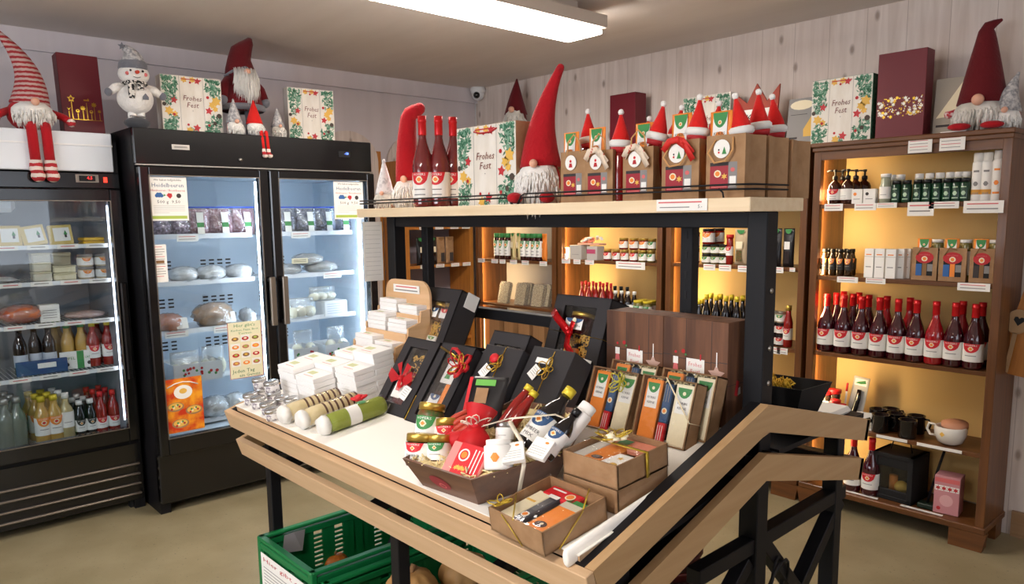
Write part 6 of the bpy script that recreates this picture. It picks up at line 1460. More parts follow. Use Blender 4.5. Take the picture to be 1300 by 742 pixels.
# bottom of the cooler
ZB = .411
gw = Row(small_bottle('', M_water, mat('silver_cap', '#a8a8a4', .3, metal=.7), .036, .25, .42, None, name='water_bottle', n=14, lab=False))
yj_ = Row(small_bottle('', M_yjuice, M_ycap, .036, .235, .42, M_orangep, name='juice_bottle', n=14, lz=(.04, .13)))
pl_ = Row(small_bottle('', M_pjuice, M_whitecap, .033, .235, .42, None, name='juice_bottle', n=14, lz=(.06, .14)))
wc = Row(small_bottle('', M_blackb, M_whitecap, .026, .185, .5, M_ink, name='juice_bottle', n=12, lz=(.025, .085)))
rdb = Row(small_bottle('', M_redsauce, M_redcap, .029, .215, .42, M_redb, name='juice_bottle', n=12, lz=(.025, .08)))
for R_, nm, us in ((gw, 'greenish water bottle with silver cap', (8, 24)), (yj_, 'cloudy juice bottle with yellow cap', (55, 71)), (pl_, 'pale lemonade bottle with white cap', (86,)), (wc, 'small dark bottle with white cap', (103, 117)), (rdb, 'red bottle with red cap', (130, 146))):
    for row, dx in enumerate((0, -.085, -.165)):
        for k, u in enumerate(us):
            uu = u-row*1.5; X = XC+.04+dx
            R_.put(at((X, cy(us[k]+(0 if R_ is not yj_ or row else 0), 545, XC+.04)+row*-.012, ZB), 90), '%s at the bottom of the cooler, %s%s' % (nm, ('front row', 'second row', 'rear row')[row], (', left', ', right')[k] if len(us) > 1 else ''), nm+'s')
# ============================================================ ON THE ISLAND'S WHITE BOARD
def loc(u, v, w=WT): return on_t(u, v, w)
def tb(x, y, w=WT, rz=0, tilt=0, roll=0): return TB @ T(x, y, w) @ RZ(rz) @ RX(-tilt) @ RY(roll)
# --- little silver tins
M_silver = mat('silver_tin', '#c9c8c6', .25, metal=.9); M_tinl = mat('tin_label', '#e6e1de', .5, col2='#8a7f88', scale=120, lo=.5, hi=.6)
t0 = thing('tin', '', 'tin'); b = MB(); b.lathe([(.0001, 0), (.0225, 0), (.0225, .026), (.0001, .026)], M_tinl, n=18); b.build('tin_body', t0)
b = MB(); b.lathe([(.0235, .022), (.0235, .031), (.0225, .032), (.0001, .032)], M_silver, n=18); b.build('lid', t0)
R_ = Row(t0)
for u, v, w, nm in ((320, 512, 0, 'leftmost in front'), (329.5, 517, 0, 'second from left in front'), (342, 524, 0, 'third from left in front'), (348, 532, 0, 'nearest to the table edge'), (334, 504, 0, 'bottom of the left back pile'), (334, 504, .0325, 'on top of the left back pile'),
                    (349, 509, 0, 'bottom of the right back pile'), (349, 509, .0325, 'on top of the right back pile'), (360, 516, 0, 'beside the right back pile'), (372, 518, 0, 'rightmost, next to the white packets')):
    p = loc(u, v); R_.put(tb(p.x, p.y, WT+w), 'small silver-lidded tin, %s' % nm, 'silver-lidded tins')
# --- white packets
M_card = mat('white_card', '#f2efec', .5); M_pkp = mat('pale_green_gold_print', '#c9cc9a', .6)
def packet_proto(w, d, h):
    t = thing('packet', '', 'packet'); b = MB(); b.box((0, 0, h/2), (w, d, h), M_card, bev=.001); b.build('carton', t)
    b = MB(); b.rect(-w*.3, -d*.1, w*.05, d*.2, M_pkp, T(0, 0, h+.0004)); b.rect(-w*.25, -d*.3, w*.25, -d*.27, M_pinkp, T(0, 0, h+.0004)); b.build('top_print', t); return t
pw, pd, ph = .1115, .0715, .0165
R_ = Row(packet_proto(pw, pd, ph-.0006)); n = 0
cols_ = [(-2.18, .175, 6, 'front row, left pile'), (-2.067, .178, 5, 'front row, second pile'), (-2.185, .248, 6, 'second row, left pile'), (-2.072, .25, 6, 'second row, second pile'), (-1.955, .255, 6, 'front row, right pile'), (-2.06, .322, 7, 'third row, left pile'), (-1.95, .326, 9, 'third row, tall right pile')]
cols_ = cols_[:5]+[(-2.07, .322, 7, 'third row, left pile'), (-1.955, .327, 8, 'third row, tall right pile')]
CNT = ['bottom', 'second from the bottom', 'third from the bottom', 'fourth', 'fifth', 'sixth', 'seventh', 'topmost', 'topmost']
for x, y, k_, nm in cols_:
    if nm.startswith('third row') : pass
    for k in range(k_):
        R_.put(tb(x+random.uniform(-.002, .002), y-.0+random.uniform(-.0015, .0015), WT+k*ph, random.uniform(-1.2, 1.2)), 'flat white packet, %s, %s' % (nm, 'topmost' if k == k_-1 else CNT[k]), 'stacked white packets')
# --- stepped wooden stand
xs0, xs1 = -2.19, -1.936
t = thing('stepped_stand', 'pale wooden stepped stand with rounded back and small price sign', 'display stand', M=I4)
M_ply = mat('pale_plywood', '#dcb48a', .55, col2='#cfa578', scale=3, stretch=(1, 1, 14))
steps = []
yq = [1.236+.03, 1.30, 1.355, 1.40]
def step_z(u, v): p = at_x(u, v, xs1); return p
pA, pB, pC = step_z(493, 470), step_z(510.6, 436), step_z(526, 409)
tiers = [(1.245, 1.02), (1.295, 1.075), (1.345, 1.135), (1.395, 1.19)]
z0 = .985
b = MB(); pr = [(1.215, z0), (1.225, 1.045), (1.272, 1.062), (1.275, 1.10), (1.322, 1.115), (1.325, 1.155), (1.372, 1.17), (1.375, 1.205), (1.415, 1.21), (1.415, z0+.02)]
MX = Matrix(((0, 0, 1, 0), (1, 0, 0, 0), (0, 1, 0, 0), (0, 0, 0, 1)))
for x in (xs0, xs1-.008): b = MB(); b.prism(pr[::-1], .008, M_ply, T(x, 0, 0) @ MX); b.build('side_panel', t)
fl = [(1.225, 1.27, 1.0), (1.275, 1.32, 1.055), (1.325, 1.37, 1.11), (1.375, 1.41, 1.165)]
for (ya, yb, z) in fl:
    b = MB(); b.box(((xs0+xs1)/2, (ya+yb)/2, z), (xs1-xs0-.016, yb-ya, .006), M_ply); b.box(((xs0+xs1)/2, ya-.003, z+.004), (xs1-xs0-.016, .006, .045), M_ply); b.build('shelf', t)
w = xs1-xs0; zt = 1.297; pl = [(-w/2, 1.16), (w/2, 1.16), (w/2, zt-.05)]+[(w/2-.05+.05*math.cos(a*PI/12), zt-.05+.05*math.sin(a*PI/12)) for a in range(0, 7)]+[(-w/2+.05+.05*math.cos(a*PI/12), zt-.05+.05*math.sin(a*PI/12)) for a in range(6, 13)]
b = MB(); b.prism(pl, .008, M_ply, T((xs0+xs1)/2, 1.418, 0) @ FRONT); b.build('back_board', t)
b = MB(); b.box(((xs0+xs1)/2, 1.408, zt-.03), (.15, .001, .026), M_paper); b.rect(-.06, .004, .06, .008, M_pinkp, T((xs0+xs1)/2, 1.4072, zt-.03) @ FRONT); b.rect(-.065, -.007, .065, -.003, M_inkg, T((xs0+xs1)/2, 1.4072, zt-.03) @ FRONT); b.build('price_sign', t)
R2 = Row(packet_proto(.105, .045, .0125))
for ti, (ya, yb, z), ks, ttl in ((0, fl[0], (3, 3), 'lowest'), (1, fl[1], (5, 4), 'second'), (2, fl[2], (6, 5), 'third'), (3, fl[3], (5, 4), 'top')):
    for c_, (x, nn) in enumerate(((xs0+.068, ks[0]), (xs1-.068, ks[1]))):
        for k in range(nn): R2.put(at((x+random.uniform(-.003, .003), (ya+yb)/2+random.uniform(-.002, .002), z+.0035+k*.0131), random.uniform(-2, 2)), 'white packet on the %s step of the stand, %s pile, %s' % (ttl, ('left', 'right')[c_], 'topmost' if k == nn-1 else CNT[k]), 'packets on the wooden stand')
# --- cellophane rolls
def roll_(label, L_, r, body, stripes, M, seed=1, name='wrapped_roll'):
    t = thing(name, label, 'wrapped roll', M=M)          # axis along local y, resting at w=0
    A = RX(-90)
    b = MB(); b.lathe([(.0001, 0), (r*.9, .004), (r*.96, .02), (r*.96, L_-.012), (r*.8, L_)], body, n=18, M=T(0, .0, r) @ A); b.build('towel', t)
    if stripes:
        b = MB()
        for k in range(7): b.lathe([(r*.975, .05+k*.017), (r*.975, .056+k*.017)], mat('brown_stripe', '#5a3a2c', .7), n=18, M=T(0, 0, r) @ A, caps=False)
        b.build('stripes', t)
    b = MB(); b.ball((0, -.012, r), (r*1.05, r*.75, r*1.0), M_beard, n=14, k=10, nz=.07, seed=seed); b.build('cotton_end', t)
    b = MB(); b.lathe([(r*.35, -.05), (r*1.02, -.01), (r*1.03, L_*.5), (r*1.02, L_), (r*.3, L_+.02), (r*.18, L_+.035), (r*.5, L_+.07)], M_film, n=14, M=T(0, 0, r*1.04) @ A, caps=False); b.build('cellophane', t)
    return t
M_gt = mat('moss_green_towel', '#8f9a3e', .9, bump=.3, bscale=60); M_ct = mat('cream_towel', '#e0cfa6', .9, col2='#d3c090', scale=30)
for k, (u, v, L_, m, st) in enumerate(((357, 541, .155, M_ct, True), (380, 548, .16, M_ct, True), (407, 556, .17, M_gt, False))):
    p = loc(u, v); nm = ('cream striped roll in cellophane, nearest the silver tins', 'cream striped roll in cellophane, in the middle', 'moss green roll in cellophane with white band')[k]
    t = roll_(nm, L_, .027, m, st, tb(p.x-.004, p.y+.03, WT, (-3, -1, -4)[k]), seed=k+2)
    if not st:
        b = MB(); b.lathe([(.0268, .055), (.0268, .09)], M_paper, n=18, M=T(0, 0, .027) @ RX(-90), caps=False); b.disc((0, 0), .014, M_greenp, T(0, .105, .0545), 14); b.build('paper_band', t)
p = loc(455, 500, .06); t = thing('gift_bow', 'red bow with dried blossoms at the far ends of the rolls', 'bow', M=TB @ T(p.x, p.y, .04))
b = MB(); bow(b, (0, 0, .0), .022, M_redb, n=6, wr=.004); b.ball((0, 0, .006), .012, M_redb, n=10, k=8); b.build('bow', t)
b = MB(); bow(b, (-.04, .0, -.005), .02, M_kraft, n=5, wr=.002); b.build('raffia', t)

# --- black window gift boxes leaning on the step and the beam
def window_box(label, BL, w, L_, ang, d=.07, window=(.18, .12, .82, .9), fill='pasta', tagpos=None, ribbon_=None, M=None, body=M_giftb):
    """leaning carton: its lower front edge starts at BL (world), face ang degrees from horizontal"""
    t = thing('gift_box', label, 'gift box', M=M or (T(*BL) @ RX(ang)))         # local x right, y up along the face, z = out of the face... box lies behind (z<0)
    x0, y0, x1, y1 = window[0]*w, window[1]*L_, window[2]*w, window[3]*L_
    b = MB()
    if fill:
        th = .003
        b.box((w/2, L_/2, -d+th/2), (w, L_, th), body)
        b.box((th/2, L_/2, -d/2), (th, L_, d), body); b.box((w-th/2, L_/2, -d/2), (th, L_, d), body); b.box((w/2, th/2, -d/2), (w, th, d), body); b.box((w/2, L_-th/2, -d/2), (w, th, d), body)
        b.box((x0/2, L_/2, -th/2), (x0, L_, th), body); b.box(((x1+w)/2, L_/2, -th/2), (w-x1, L_, th), body); b.box(((x0+x1)/2, y0/2, -th/2), (x1-x0, y0, th), body); b.box(((x0+x1)/2, (y1+L_)/2, -th/2), (x1-x0, L_-y1, th), body)
        b.box((w/2, L_/2, -d*.62), (w-.008, L_-.008, .002), M_giftin)
    else: b.box((w/2, L_/2, -d/2), (w, L_, d), body, bev=.0015)
    b.build('carton', t)
    if fill:
        b = MB(); b.box(((x0+x1)/2, (y0+y1)/2, -.0042), (x1-x0+.006, y1-y0+.006, .0008), M_film); b.build('window_film', t)
    return t, (x0, y0, x1, y1)
M_pasta = mat('yellow_pasta', '#e0b54e', .5, col2='#c99236', scale=60, lo=.4, hi=.6)
def curls(b, x0, y0, x1, y1, z, n, m, seed=1, r=.006):
    rd = random.Random(seed)
    for k in range(n):
        c = Vector((rd.uniform(x0, x1), rd.uniform(y0, y1), z+rd.uniform(-.006, .004))); a = rd.uniform(0, 6.3)
        b.sweep([c+Vector((r*math.cos(a+q)*1.2, r*math.sin(a+q)*1.2, r*.4*math.sin(q*2))) for q in (0, 1, 2, 3, 4)], r*.33, m, n=5)
def mini_jar(b, x, y, w, h, z, glass, lid, lab, emb, word=''):
    """jar lying in the box: axis along local y"""
    b.lathe([(.0001, 0), (w/2, .002), (w/2, h*.8), (w*.42, h*.84)], glass, n=14, M=T(x, y, z) @ RX(-90)); b.lathe([(w*.49, h*.82), (w*.49, h), (.0001, h)], lid, n=14, M=T(x, y, z) @ RX(-90))
    F = T(x, y+h*.15, z+w/2+.001); b.rect(-w*.42, 0, w*.42, h*.5, lab, F); b.poly([(w*.4*math.cos(PI+PI*i/8), h*.5+h*.22*math.sin(PI+PI*i/8)) for i in range(9)], emb, F @ T(0, 0, .0004)); b.disc((0, h*.42), w*.1, M_cream, F @ T(0, 0, .0007), 8)
    if word: b.text(word, h*.1, M_ink, F @ T(0, 0, .0006), c=(0, h*.16), w=w*.65)
def mini_pack(b, x0, y0, x1, y1, z, body, lab=True):
    b.box(((x0+x1)/2, (y0+y1)/2, z), (x1-x0, y1-y0, .012), body, bev=.002); w = x1-x0; h = y1-y0
    if lab:
        F = T((x0+x1)/2, y0+h*.52, z+.0065); b.rect(-w*.36, 0, w*.36, h*.42, M_paper, F); b.poly([(w*.36*math.cos(PI+PI*i/8), h*.42+h*.17*math.sin(PI+PI*i/8)) for i in range(9)], M_greenp, F @ T(0, 0, .0004)); b.disc((0, h*.33), w*.09, M_cream, F @ T(0, 0, .0007), 8)
        b.text('KÜRBIS', h*.055, M_ink, F @ T(0, 0, .0006), c=(0, h*.17), w=w*.5); b.text('KERNE', h*.055, M_ink, F @ T(0, 0, .0006), c=(0, h*.09), w=w*.45)
def white_tag(t, x, y, rz=0, w=.035, h=.04, z=.004):
    b = MB(); M_ = T(x, y, z) @ RZ(rz); b.prism([(-w/2, -h/2), (w/2, -h/2), (w/2, h/2), (-w/2, h/2)], .0012, M_paper, M_)
    for k in range(4): b.rect(-w*.35, h*(.3-.17*k), w*.35, h*(.33-.17*k), M_inkg, M_ @ T(0, 0, .0016))
    b.build('tag', t)
def sol(BL, BR, TL):
    a = TB @ loc(*BL); r = TB @ loc(*BR); t_ = at_x(TL[0], TL[1], a.x); d = t_-a
    return a, r.x-a.x, d.length, math.degrees(math.atan2(d.z, d.y))
a, w, L_, an = sol((472.6, 518.6), (512, 533), (517, 430))
t, q = window_box('black gift box with window and red organza bow, nearest the green roll', a, w*.97, L_*1.03, an, .075, (.22, .14, .76, .88))
b = MB(); mini_jar(b, w*.42, .035, .05, .1, -.03, M_jamred, M_redcap, M_paper, M_redb); curls(b, q[0]+.01, L_*.5, q[2]-.01, L_*.85, -.022, 26, M_goldp2, 3); b.build('contents', t)
b = MB()
for s_ in (-1, 1): b.add([(w*.45, L_*.46, .006), (w*.45+s_*.05, L_*.56, .02), (w*.45+s_*.06, L_*.46, .012), (w*.45+s_*.035, L_*.38, .008)], [(0, 1, 2, 3)], mat('red_organza', '#c4121c', .5, alpha=.8)); b.add([(w*.45, L_*.46, .008), (w*.45+s_*.012, L_*.66, .02), (w*.45+s_*.035, L_*.62, .016)], [(0, 1, 2)], mat('red_organza', '', .5))
b.add([(w*.45-.008, L_*.46, .01), (w*.45+.008, L_*.46, .01), (w*.45+.02, L_*.3, .008), (w*.45+.0, L_*.3, .008)], [(0, 1, 2, 3)], mat('red_organza', '', .5)); b.ball((w*.45, L_*.46, .008), .010, mat('red_organza', '', .5), n=8, k=6); b.build('bow', t)
white_tag(t, w*.72, L_*.3, -12)
a2, w2_, L2, an2 = sol((512, 533), (555, 549), (562, 434))
t, q = window_box('black gift box whose window shows a card with a green tree, second from left', a2+Vector((.004, 0, 0)), w2_*.9, L2*1.0, an2, .075, (.2, .1, .8, .9))
b = MB(); b.box((w2_*.45, L2*.68, -.02), (.06, .065, .003), M_paper); b.poly([(w2_*.4-.012, L2*.6), (w2_*.4+.012, L2*.6), (w2_*.4, L2*.78)], M_greenp, T(0, 0, -.018)); mini_jar(b, w2_*.4, .045, .05, .075, -.035, M_jam, M_blacklid, M_paper, M_navy); mini_pack(b, w2_*.5, .05, w2_*.72, .13, -.018, M_orangep, False); b.ball((w2_*.3, .03, -.02), .012, M_redb, n=8, k=6); b.build('contents', t)
b = MB(); ribbon(b, [(0, L2*.93, .001), (w2_*.45, L2*.86, .004), (w2_*.88, L2*.74, .002)], .006, M_gold, up=(0, 0, 1)); b.build('gold_ribbon', t); b = MB(); ribbon(b, [(w2_*.02, 0, .002), (w2_*.02, L2*.3, .003)], .003, M_gold, up=(0, 0, 1)); b.build('gold_ribbon', t)
b = MB(); bow(b, (w2_*.78, L2*.75, .006), .05, mat('red_organza', '', .5), n=6, wr=.006, seed=4, flat=.25); bow(b, (w2_*.8, L2*.72, .006), .035, M_gold, n=5, wr=.0015, seed=5); b.build('bow', t)
for k, nm in ((0, 'third from left, with white tag and red heart-shaped tie'), (1, 'fourth from left, with white tag and gold bow')):
    t, q = window_box('closed black gift box, %s' % nm, a2+Vector((w2_*(.93+.0)+k*w2_*.93+.006, .035+.03*k, .006+.005*k)), w2_*.9, L2*(1.0+.02*k), an2+1, .075, fill=None)
    b = MB(); ribbon(b, [(w2_*.5, 0, .0012), (w2_*.5, L2*.99, .0012), ], .003, M_gold, up=(0, 0, 1)); b.build('gold_ribbon', t)
    b = MB(); bow(b, (w2_*.52, L2*.78, .004), .035, M_gold, n=5, wr=.0014, seed=8+k)
    if k == 0: b.ball((w2_*.4, L2*.84, .01), (.016, .014, .008), M_redb, n=8, k=6)
    else: b.box((w2_*.36, L2*.86, .006), (.045, .014, .002), M_paper)
    b.build('bow', t); white_tag(t, w2_*.3, L2*(.68 if k == 0 else .72), -28, .03, .034, .008)
t, q = window_box('black gift box with small gold-tied window, standing behind the row', a2+Vector((.13, .10, .02)), w2_*.9, L2*1.02, an2+6, .05, (.15, .7, .85, .85)); b = MB(); curls(b, q[0]+.01, q[1]+.006, q[2]-.01, q[3]-.004, -.014, 14, M_goldp2, 6, .005); b.build('contents', t)
a6, w6, L6, an6 = sol((500, 480), (545, 492), (543.5, 365))
a6 = a6+Vector((0, 0, .003))
t, q = window_box('tall black gift box with pasta behind its window, next to the wooden stand', a6, w6*.94, L6*1.0, an6, .085, (.2, .3, .8, .86), 'pasta')
b = MB(); mini_jar(b, w6*.38, L6*.66, .05, .062, -.03, M_jam, M_goldlid, M_paper, M_navy, ''); mini_jar(b, w6*.64, L6*.66, .048, .062, -.032, M_jam, M_goldlid, M_paper, M_redb, ''); curls(b, w6*.36, L6*.4, w6*.7, L6*.64, -.02, 60, M_pasta, 8); mini_pack(b, w6*.42, L6*.3, w6*.66, L6*.5, -.014, M_paper, True); mini_pack(b, w6*.24, L6*.3, w6*.34, L6*.55, -.02, M_raspb, False); b.build('contents', t)
b = MB(); b.box((w6*.955, L6*.93, -.05), (.0015, .05, .05), M_paper); b.build('tag', t)
a7, w7, L7, an7 = sol((676, 503), (742, 525), (707, 377))
t, q = window_box('tall black gift box with red foil ribbon and gold band, leaning beside the wood-print cartons', a7+Vector((0, 0, .003)), w7*.93, L7*1.02, an7, .075, (.2, .06, .78, .9), 'pasta')
b = MB(); mini_jar(b, w7*.42, L7*.66, .075, .06, -.035, M_jam, M_goldlid, M_paper, M_navy, 'BEEREN'); curls(b, w7*.3, L7*.38, w7*.74, L7*.64, -.02, 80, M_pasta, 9); mini_pack(b, w7*.3, L7*.08, w7*.52, L7*.52, -.014, M_orangep, True)
mini_jar(b, w7*.24, L7*.08, .028, .13, -.02, M_blackb, M_blacklid, M_paper, M_navy, ''); mini_jar(b, w7*.66, L7*.08, .045, .1, -.03, M_brownb, M_redcap, M_paper, M_redb, ''); b.build('contents', t)
b = MB(); ribbon(b, [(-.001, L7*.66, -.04), (-.001, L7*.66, .002), (w7*.46, L7*.645, .006), (w7*.935, L7*.63, .002), (w7*.935, L7*.62, -.07)], .007, M_gold, up=(0, 1, 0)); b.build('gold_band', t)
M_rfoil = mat('red_foil', '#c20f16', .2, metal=.5, bump=.4, bscale=60)
b = MB(); ribbon(b, [(w7*.05, L7*.84, .012), (w7*.18, L7*.78, .022), (w7*.32, L7*.7, .014), (w7*.42, L7*.64, .012)], .022, M_rfoil, up=(0, 0, 1)); ribbon(b, [(w7*.42, L7*.64, .014), (w7*.46, L7*.52, .02), (w7*.56, L7*.44, .012), (w7*.72, L7*.38, .01)], .02, M_rfoil, up=(0, 0, 1)); ribbon(b, [(w7*.42, L7*.65, .01), (w7*.46, L7*.76, .016)], .016, M_rfoil, up=(0, 0, 1)); b.ball((w7*.42, L7*.65, .012), .011, M_rfoil, n=8, k=6); b.build('bow', t)
white_tag(t, w7*.78, L7*.34, -6, .042, .05, .012)

# --- wood-print cartons with garland
M_wpr = wood('wood_print_cardboard', '#4e3122', '#7c5238', 'z', .6, 0, 12, .02)
yW, zW = 1.475, 1.0135
xs_ = (-1.253, -1.074, -.896); zt = 1.258
for k in range(2):
    xa, xb = xs_[k], xs_[k+1]; w = xb-xa-.001; h = zt-zW
    t = thing('wood_print_carton', 'brown wood-print carton with Frohes Fest garland, %s one by the black post' % ('left' if k == 0 else 'right'), 'gift carton', M=T((xa+xb)/2, yW+.043, zW)); b = MB(); b.box((0, 0, h/2), (w, .086, h), M_wpr, bev=.001); b.build('carton', t)
    F = T(0, -.0434, 0) @ FRONT; b = MB()
    for x in (-.13, .26): b.rect(w*x-.0006, 0, w*x+.0006, h, M_ink, F)
    F = F @ T(0, h*.21, 0)
    for j in range(8): b.rect(-w/2+w*j/8, h*(.42-.03*math.sin(PI*j/8))-.0008, -w/2+w*(j+1)/8, h*(.42-.03*math.sin(PI*j/8))+.0008, M_ink, F @ T(0, 0, .0002))
    b.rect(-w*.12, h*.24, w*.16, h*.41, M_paper, F @ T(0, 0, .0004)); b.text('Frohes', h*.06, M_pinkp, F @ T(0, 0, .0008), c=(w*.02, h*.355), w=w*.2); b.text('Fest!', h*.06, M_pinkp, F @ T(0, 0, .0008), c=(w*.02, h*.285), w=w*.14)
    b.star((w*.34, h*.29), w*.13, mat('pale_pink_wood', '#c9a596', .6), F @ T(0, 0, .0004), q=.5); b.rect(w*.335, h*.36, w*.35, h*.5, M_paper, F @ T(0, 0, .0005))
    b.rect(-w*.33, h*.34, -w*.25, h*.41, M_paper, F @ T(0, 0, .0005)); b.poly([(-w*.34, h*.24), (-w*.24, h*.24), (-w*.26, h*.34), (-w*.32, h*.34)], M_pinkp, F @ T(0, 0, .0004)); b.disc((-w*.29, h*.455), w*.02, M_redp, F @ T(0, 0, .0005), 8)
    b.disc((-w*.17, h*.47), w*.03, M_redp, F @ T(0, 0, .0006), 8); b.disc((-w*.13, h*.44), w*.016, M_greenp, F @ T(0, 0, .0007), 6); b.rect(w*.09, h*.4, w*.11, h*.46, M_redp, F @ T(0, 0, .0006))
    b.build('garland_print', t)
    if k == 1:
        b = MB(); G = T(w/2+.0004, 0, 0) @ SIDE; b.rect(-.043, h*.4, .043, h*.405, M_ink, G); b.poly([(-.012, h*.3), (.0, h*.28), (.008, h*.42), (-.004, h*.44)], M_redp, G @ T(0, 0, .0004)); b.poly([(.002, h*.29), (.014, h*.3), (.012, h*.37), (.004, h*.36)], M_paper, G @ T(0, 0, .0006)); b.build('side_print', t)
# --- kraft window boxes with pumpkin seed packets
def kraft_window(label, base, w, L_, ang, d=.045, bowy=False):
    t, q = window_box(label, base, w, L_, ang, d, (.03, .02, .97, .98), 'x', body=M_kraft); t['category'] = 'gift box'
    b = MB(); z = -.016
    mini_pack(b, w*.05, .004, w*.36, L_*.95, z, M_orangep); mini_pack(b, w*.61, .004, w*.95, L_*.95, z, M_cream)
    b.box((w*.49, L_*.62, z+.002), (w*.15, L_*.6, .012), M_navy, bev=.002); b.disc((w*.49, L_*.5), w*.05, M_cream, T(0, 0, z+.0086), 10); b.disc((w*.49, L_*.5), w*.03, M_orangep, T(0, 0, z+.009), 8)
    for k in range(3): b.rect(w*(.43+.045*k), L_*.64, w*(.445+.045*k), L_*.9, M_inkg, T(0, 0, z+.0086))
    b.box((w*.48, L_*.17, z+.003), (w*.14, L_*.3, .012), M_redb, bev=.002)
    for k in range(3): b.rect(w*(.43+.04*k), L_*.05, w*(.44+.04*k), L_*.28, M_paper, T(0, 0, z+.0096))
    b.build('contents', t)
    b = MB(); curls(b, w*.08, L_*.93, w*.92, L_*.96, -.02, 12, M_straww, 5, .006); b.build('wood_wool', t)
    return t
aK, wK, LK, anK = sol((800, 556), (864.5, 576), (815, 484))
LK = LK*1.12
t = kraft_window('kraft box with orange and cream packets behind film, right one in front', aK+Vector((0, 0, .002)), wK*1.0, LK, anK)
b = MB(); ribbon(b, [(wK*1.003, LK*.4, -.045), (wK*1.003, LK*.4, 0), (wK*.45, LK*1.003, .001)], .003, mat('cream_cord', '#e6d4ae', .6), up=(0, 0, 1)); b.build('cord', t)
a1, w1_, L1, an1 = sol((735, 540), (795, 556), (752, 473))
t = kraft_window('kraft box with orange and cream packets behind film, left one with gold bow', a1+Vector((0, 0, .002)), w1_*.95, L1*1.12, an1)
b = MB(); bow(b, (w1_*.66, L1*.9, .004), .03, mat('lime_gold_ribbon', '#b9ad3a', .35, metal=.4), n=7, wr=.0016, seed=3); b.build('bow', t)
t = kraft_window('kraft window box standing behind the right one', aK+Vector((.02, .052, .012)), wK, LK*1.0, anK+1)
t = kraft_window('kraft window box standing behind the left one', a1+Vector((.02, .052, .012)), w1_*.95, L1*1.13, an1+2)

# --- low kraft trays in cellophane
def kraft_tray(label, x0, y0, w, d, h, w0=WT, rz=0, kind=0):
    t = thing('gift_tray', label, 'gift tray', M=TB @ T(x0, y0, w0) @ RZ(rz)); th = .003
    b = MB(); b.box((w/2, d/2, .0015), (w, d, .003), M_kraft)
    for c, s_ in (((w/2, th/2, h/2), (w, th, h)), ((w/2, d-th/2, h/2), (w, th, h)), ((th/2, d/2, h/2), (th, d, h)), ((w-th/2, d/2, h/2), (th, d, h))): b.box(c, s_, M_kraft)
    b.build('tray', t)
    b = MB(); b.box((w/2, d/2, h/2+.001), (w+.003, d+.003, h+.003), M_film); b.build('cellophane', t)
    return t
x1, y1 = -1.018, -.030; wT, dT, hT = .150, .158, .046
t = kraft_tray('front kraft tray with orange bag and dark chocolate bar under cellophane', x1, y1, wT, dT, hT, rz=-3)
b = MB(); z = hT*.72; Z = T(0, 0, z)
b.box((wT*.73, dT*.42, z-.006), (.052, .12, .014), M_orangep, bev=.004); b.disc((wT*.73, dT*.2), .014, M_jam, T(0, 0, z+.0016), 12, .010); b.disc((wT*.74, dT*.21), .004, M_cream, T(0, 0, z+.002), 8); b.rect(wT*.58, dT*.62, wT*.88, dT*.78, mat('seed_label', '#cfc9b4', .6), T(0, 0, z+.0018)); b.rect(wT*.58, dT*.74, wT*.88, dT*.82, M_greenp, T(0, 0, z+.002))
b.box((wT*.40, dT*.42, z-.004), (.022, .115, .012), mat('charcoal_bar', '#3c3e48', .5), bev=.002); b.disc((wT*.4, dT*.24), .009, M_paper, T(0, 0, z+.0024), 10); b.disc((wT*.4, dT*.24), .006, M_orangep, T(0, 0, z+.0027), 10)
for k in range(4): b.rect(wT*(.35+.028*k), dT*.36, wT*(.36+.028*k), dT*.66, M_inkg, T(0, 0, z+.0024))
b.box((wT*.19, dT*.42, z-.006), (.036, .11, .012), M_cream, bev=.002); b.rect(wT*.1, dT*.5, wT*.26, dT*.54, M_goldp2, T(0, 0, z+.0006))
b.box((wT*.42, dT*.84, z-.004), (.085, .035, .012), M_redb, bev=.003); b.disc((wT*.56, dT*.83), .011, M_cream, T(0, 0, z+.0024), 12); b.disc((wT*.56, dT*.83), .008, M_orangep, T(0, 0, z+.0027), 12); b.rect(wT*.2, dT*.86, wT*.44, dT*.89, M_paper, T(0, 0, z+.0024)); b.rect(wT*.3, dT*.68, wT*.48, dT*.75, M_paper, T(0, 0, z+.0035))
b.build('contents', t)
M_gr = mat('gold_ribbon', '#c2a336', .3, metal=.5)
b = MB(); ribbon(b, [(-.002, dT*.45, hT*.98), (wT*.5, -.0025, hT*.99), ], .003, M_gr); b.build('ribbon', t)
b = MB(); ribbon(b, [(wT*.28, -.003, hT), (wT*.62, -.003, .0)], .003, M_gr, up=(0, 1, 0)); b.build('ribbon', t)
b = MB(); ribbon(b, [(wT+.003, dT*.62, hT), (wT+.003, dT*.2, 0)], .003, M_gr, up=(1, 0, 0)); b.build('ribbon', t)
b = MB(); ribbon(b, [(wT+.003, dT*.62, hT+.002), (wT*.72, dT+.002, hT+.003)], .003, M_gr); b.build('ribbon', t)

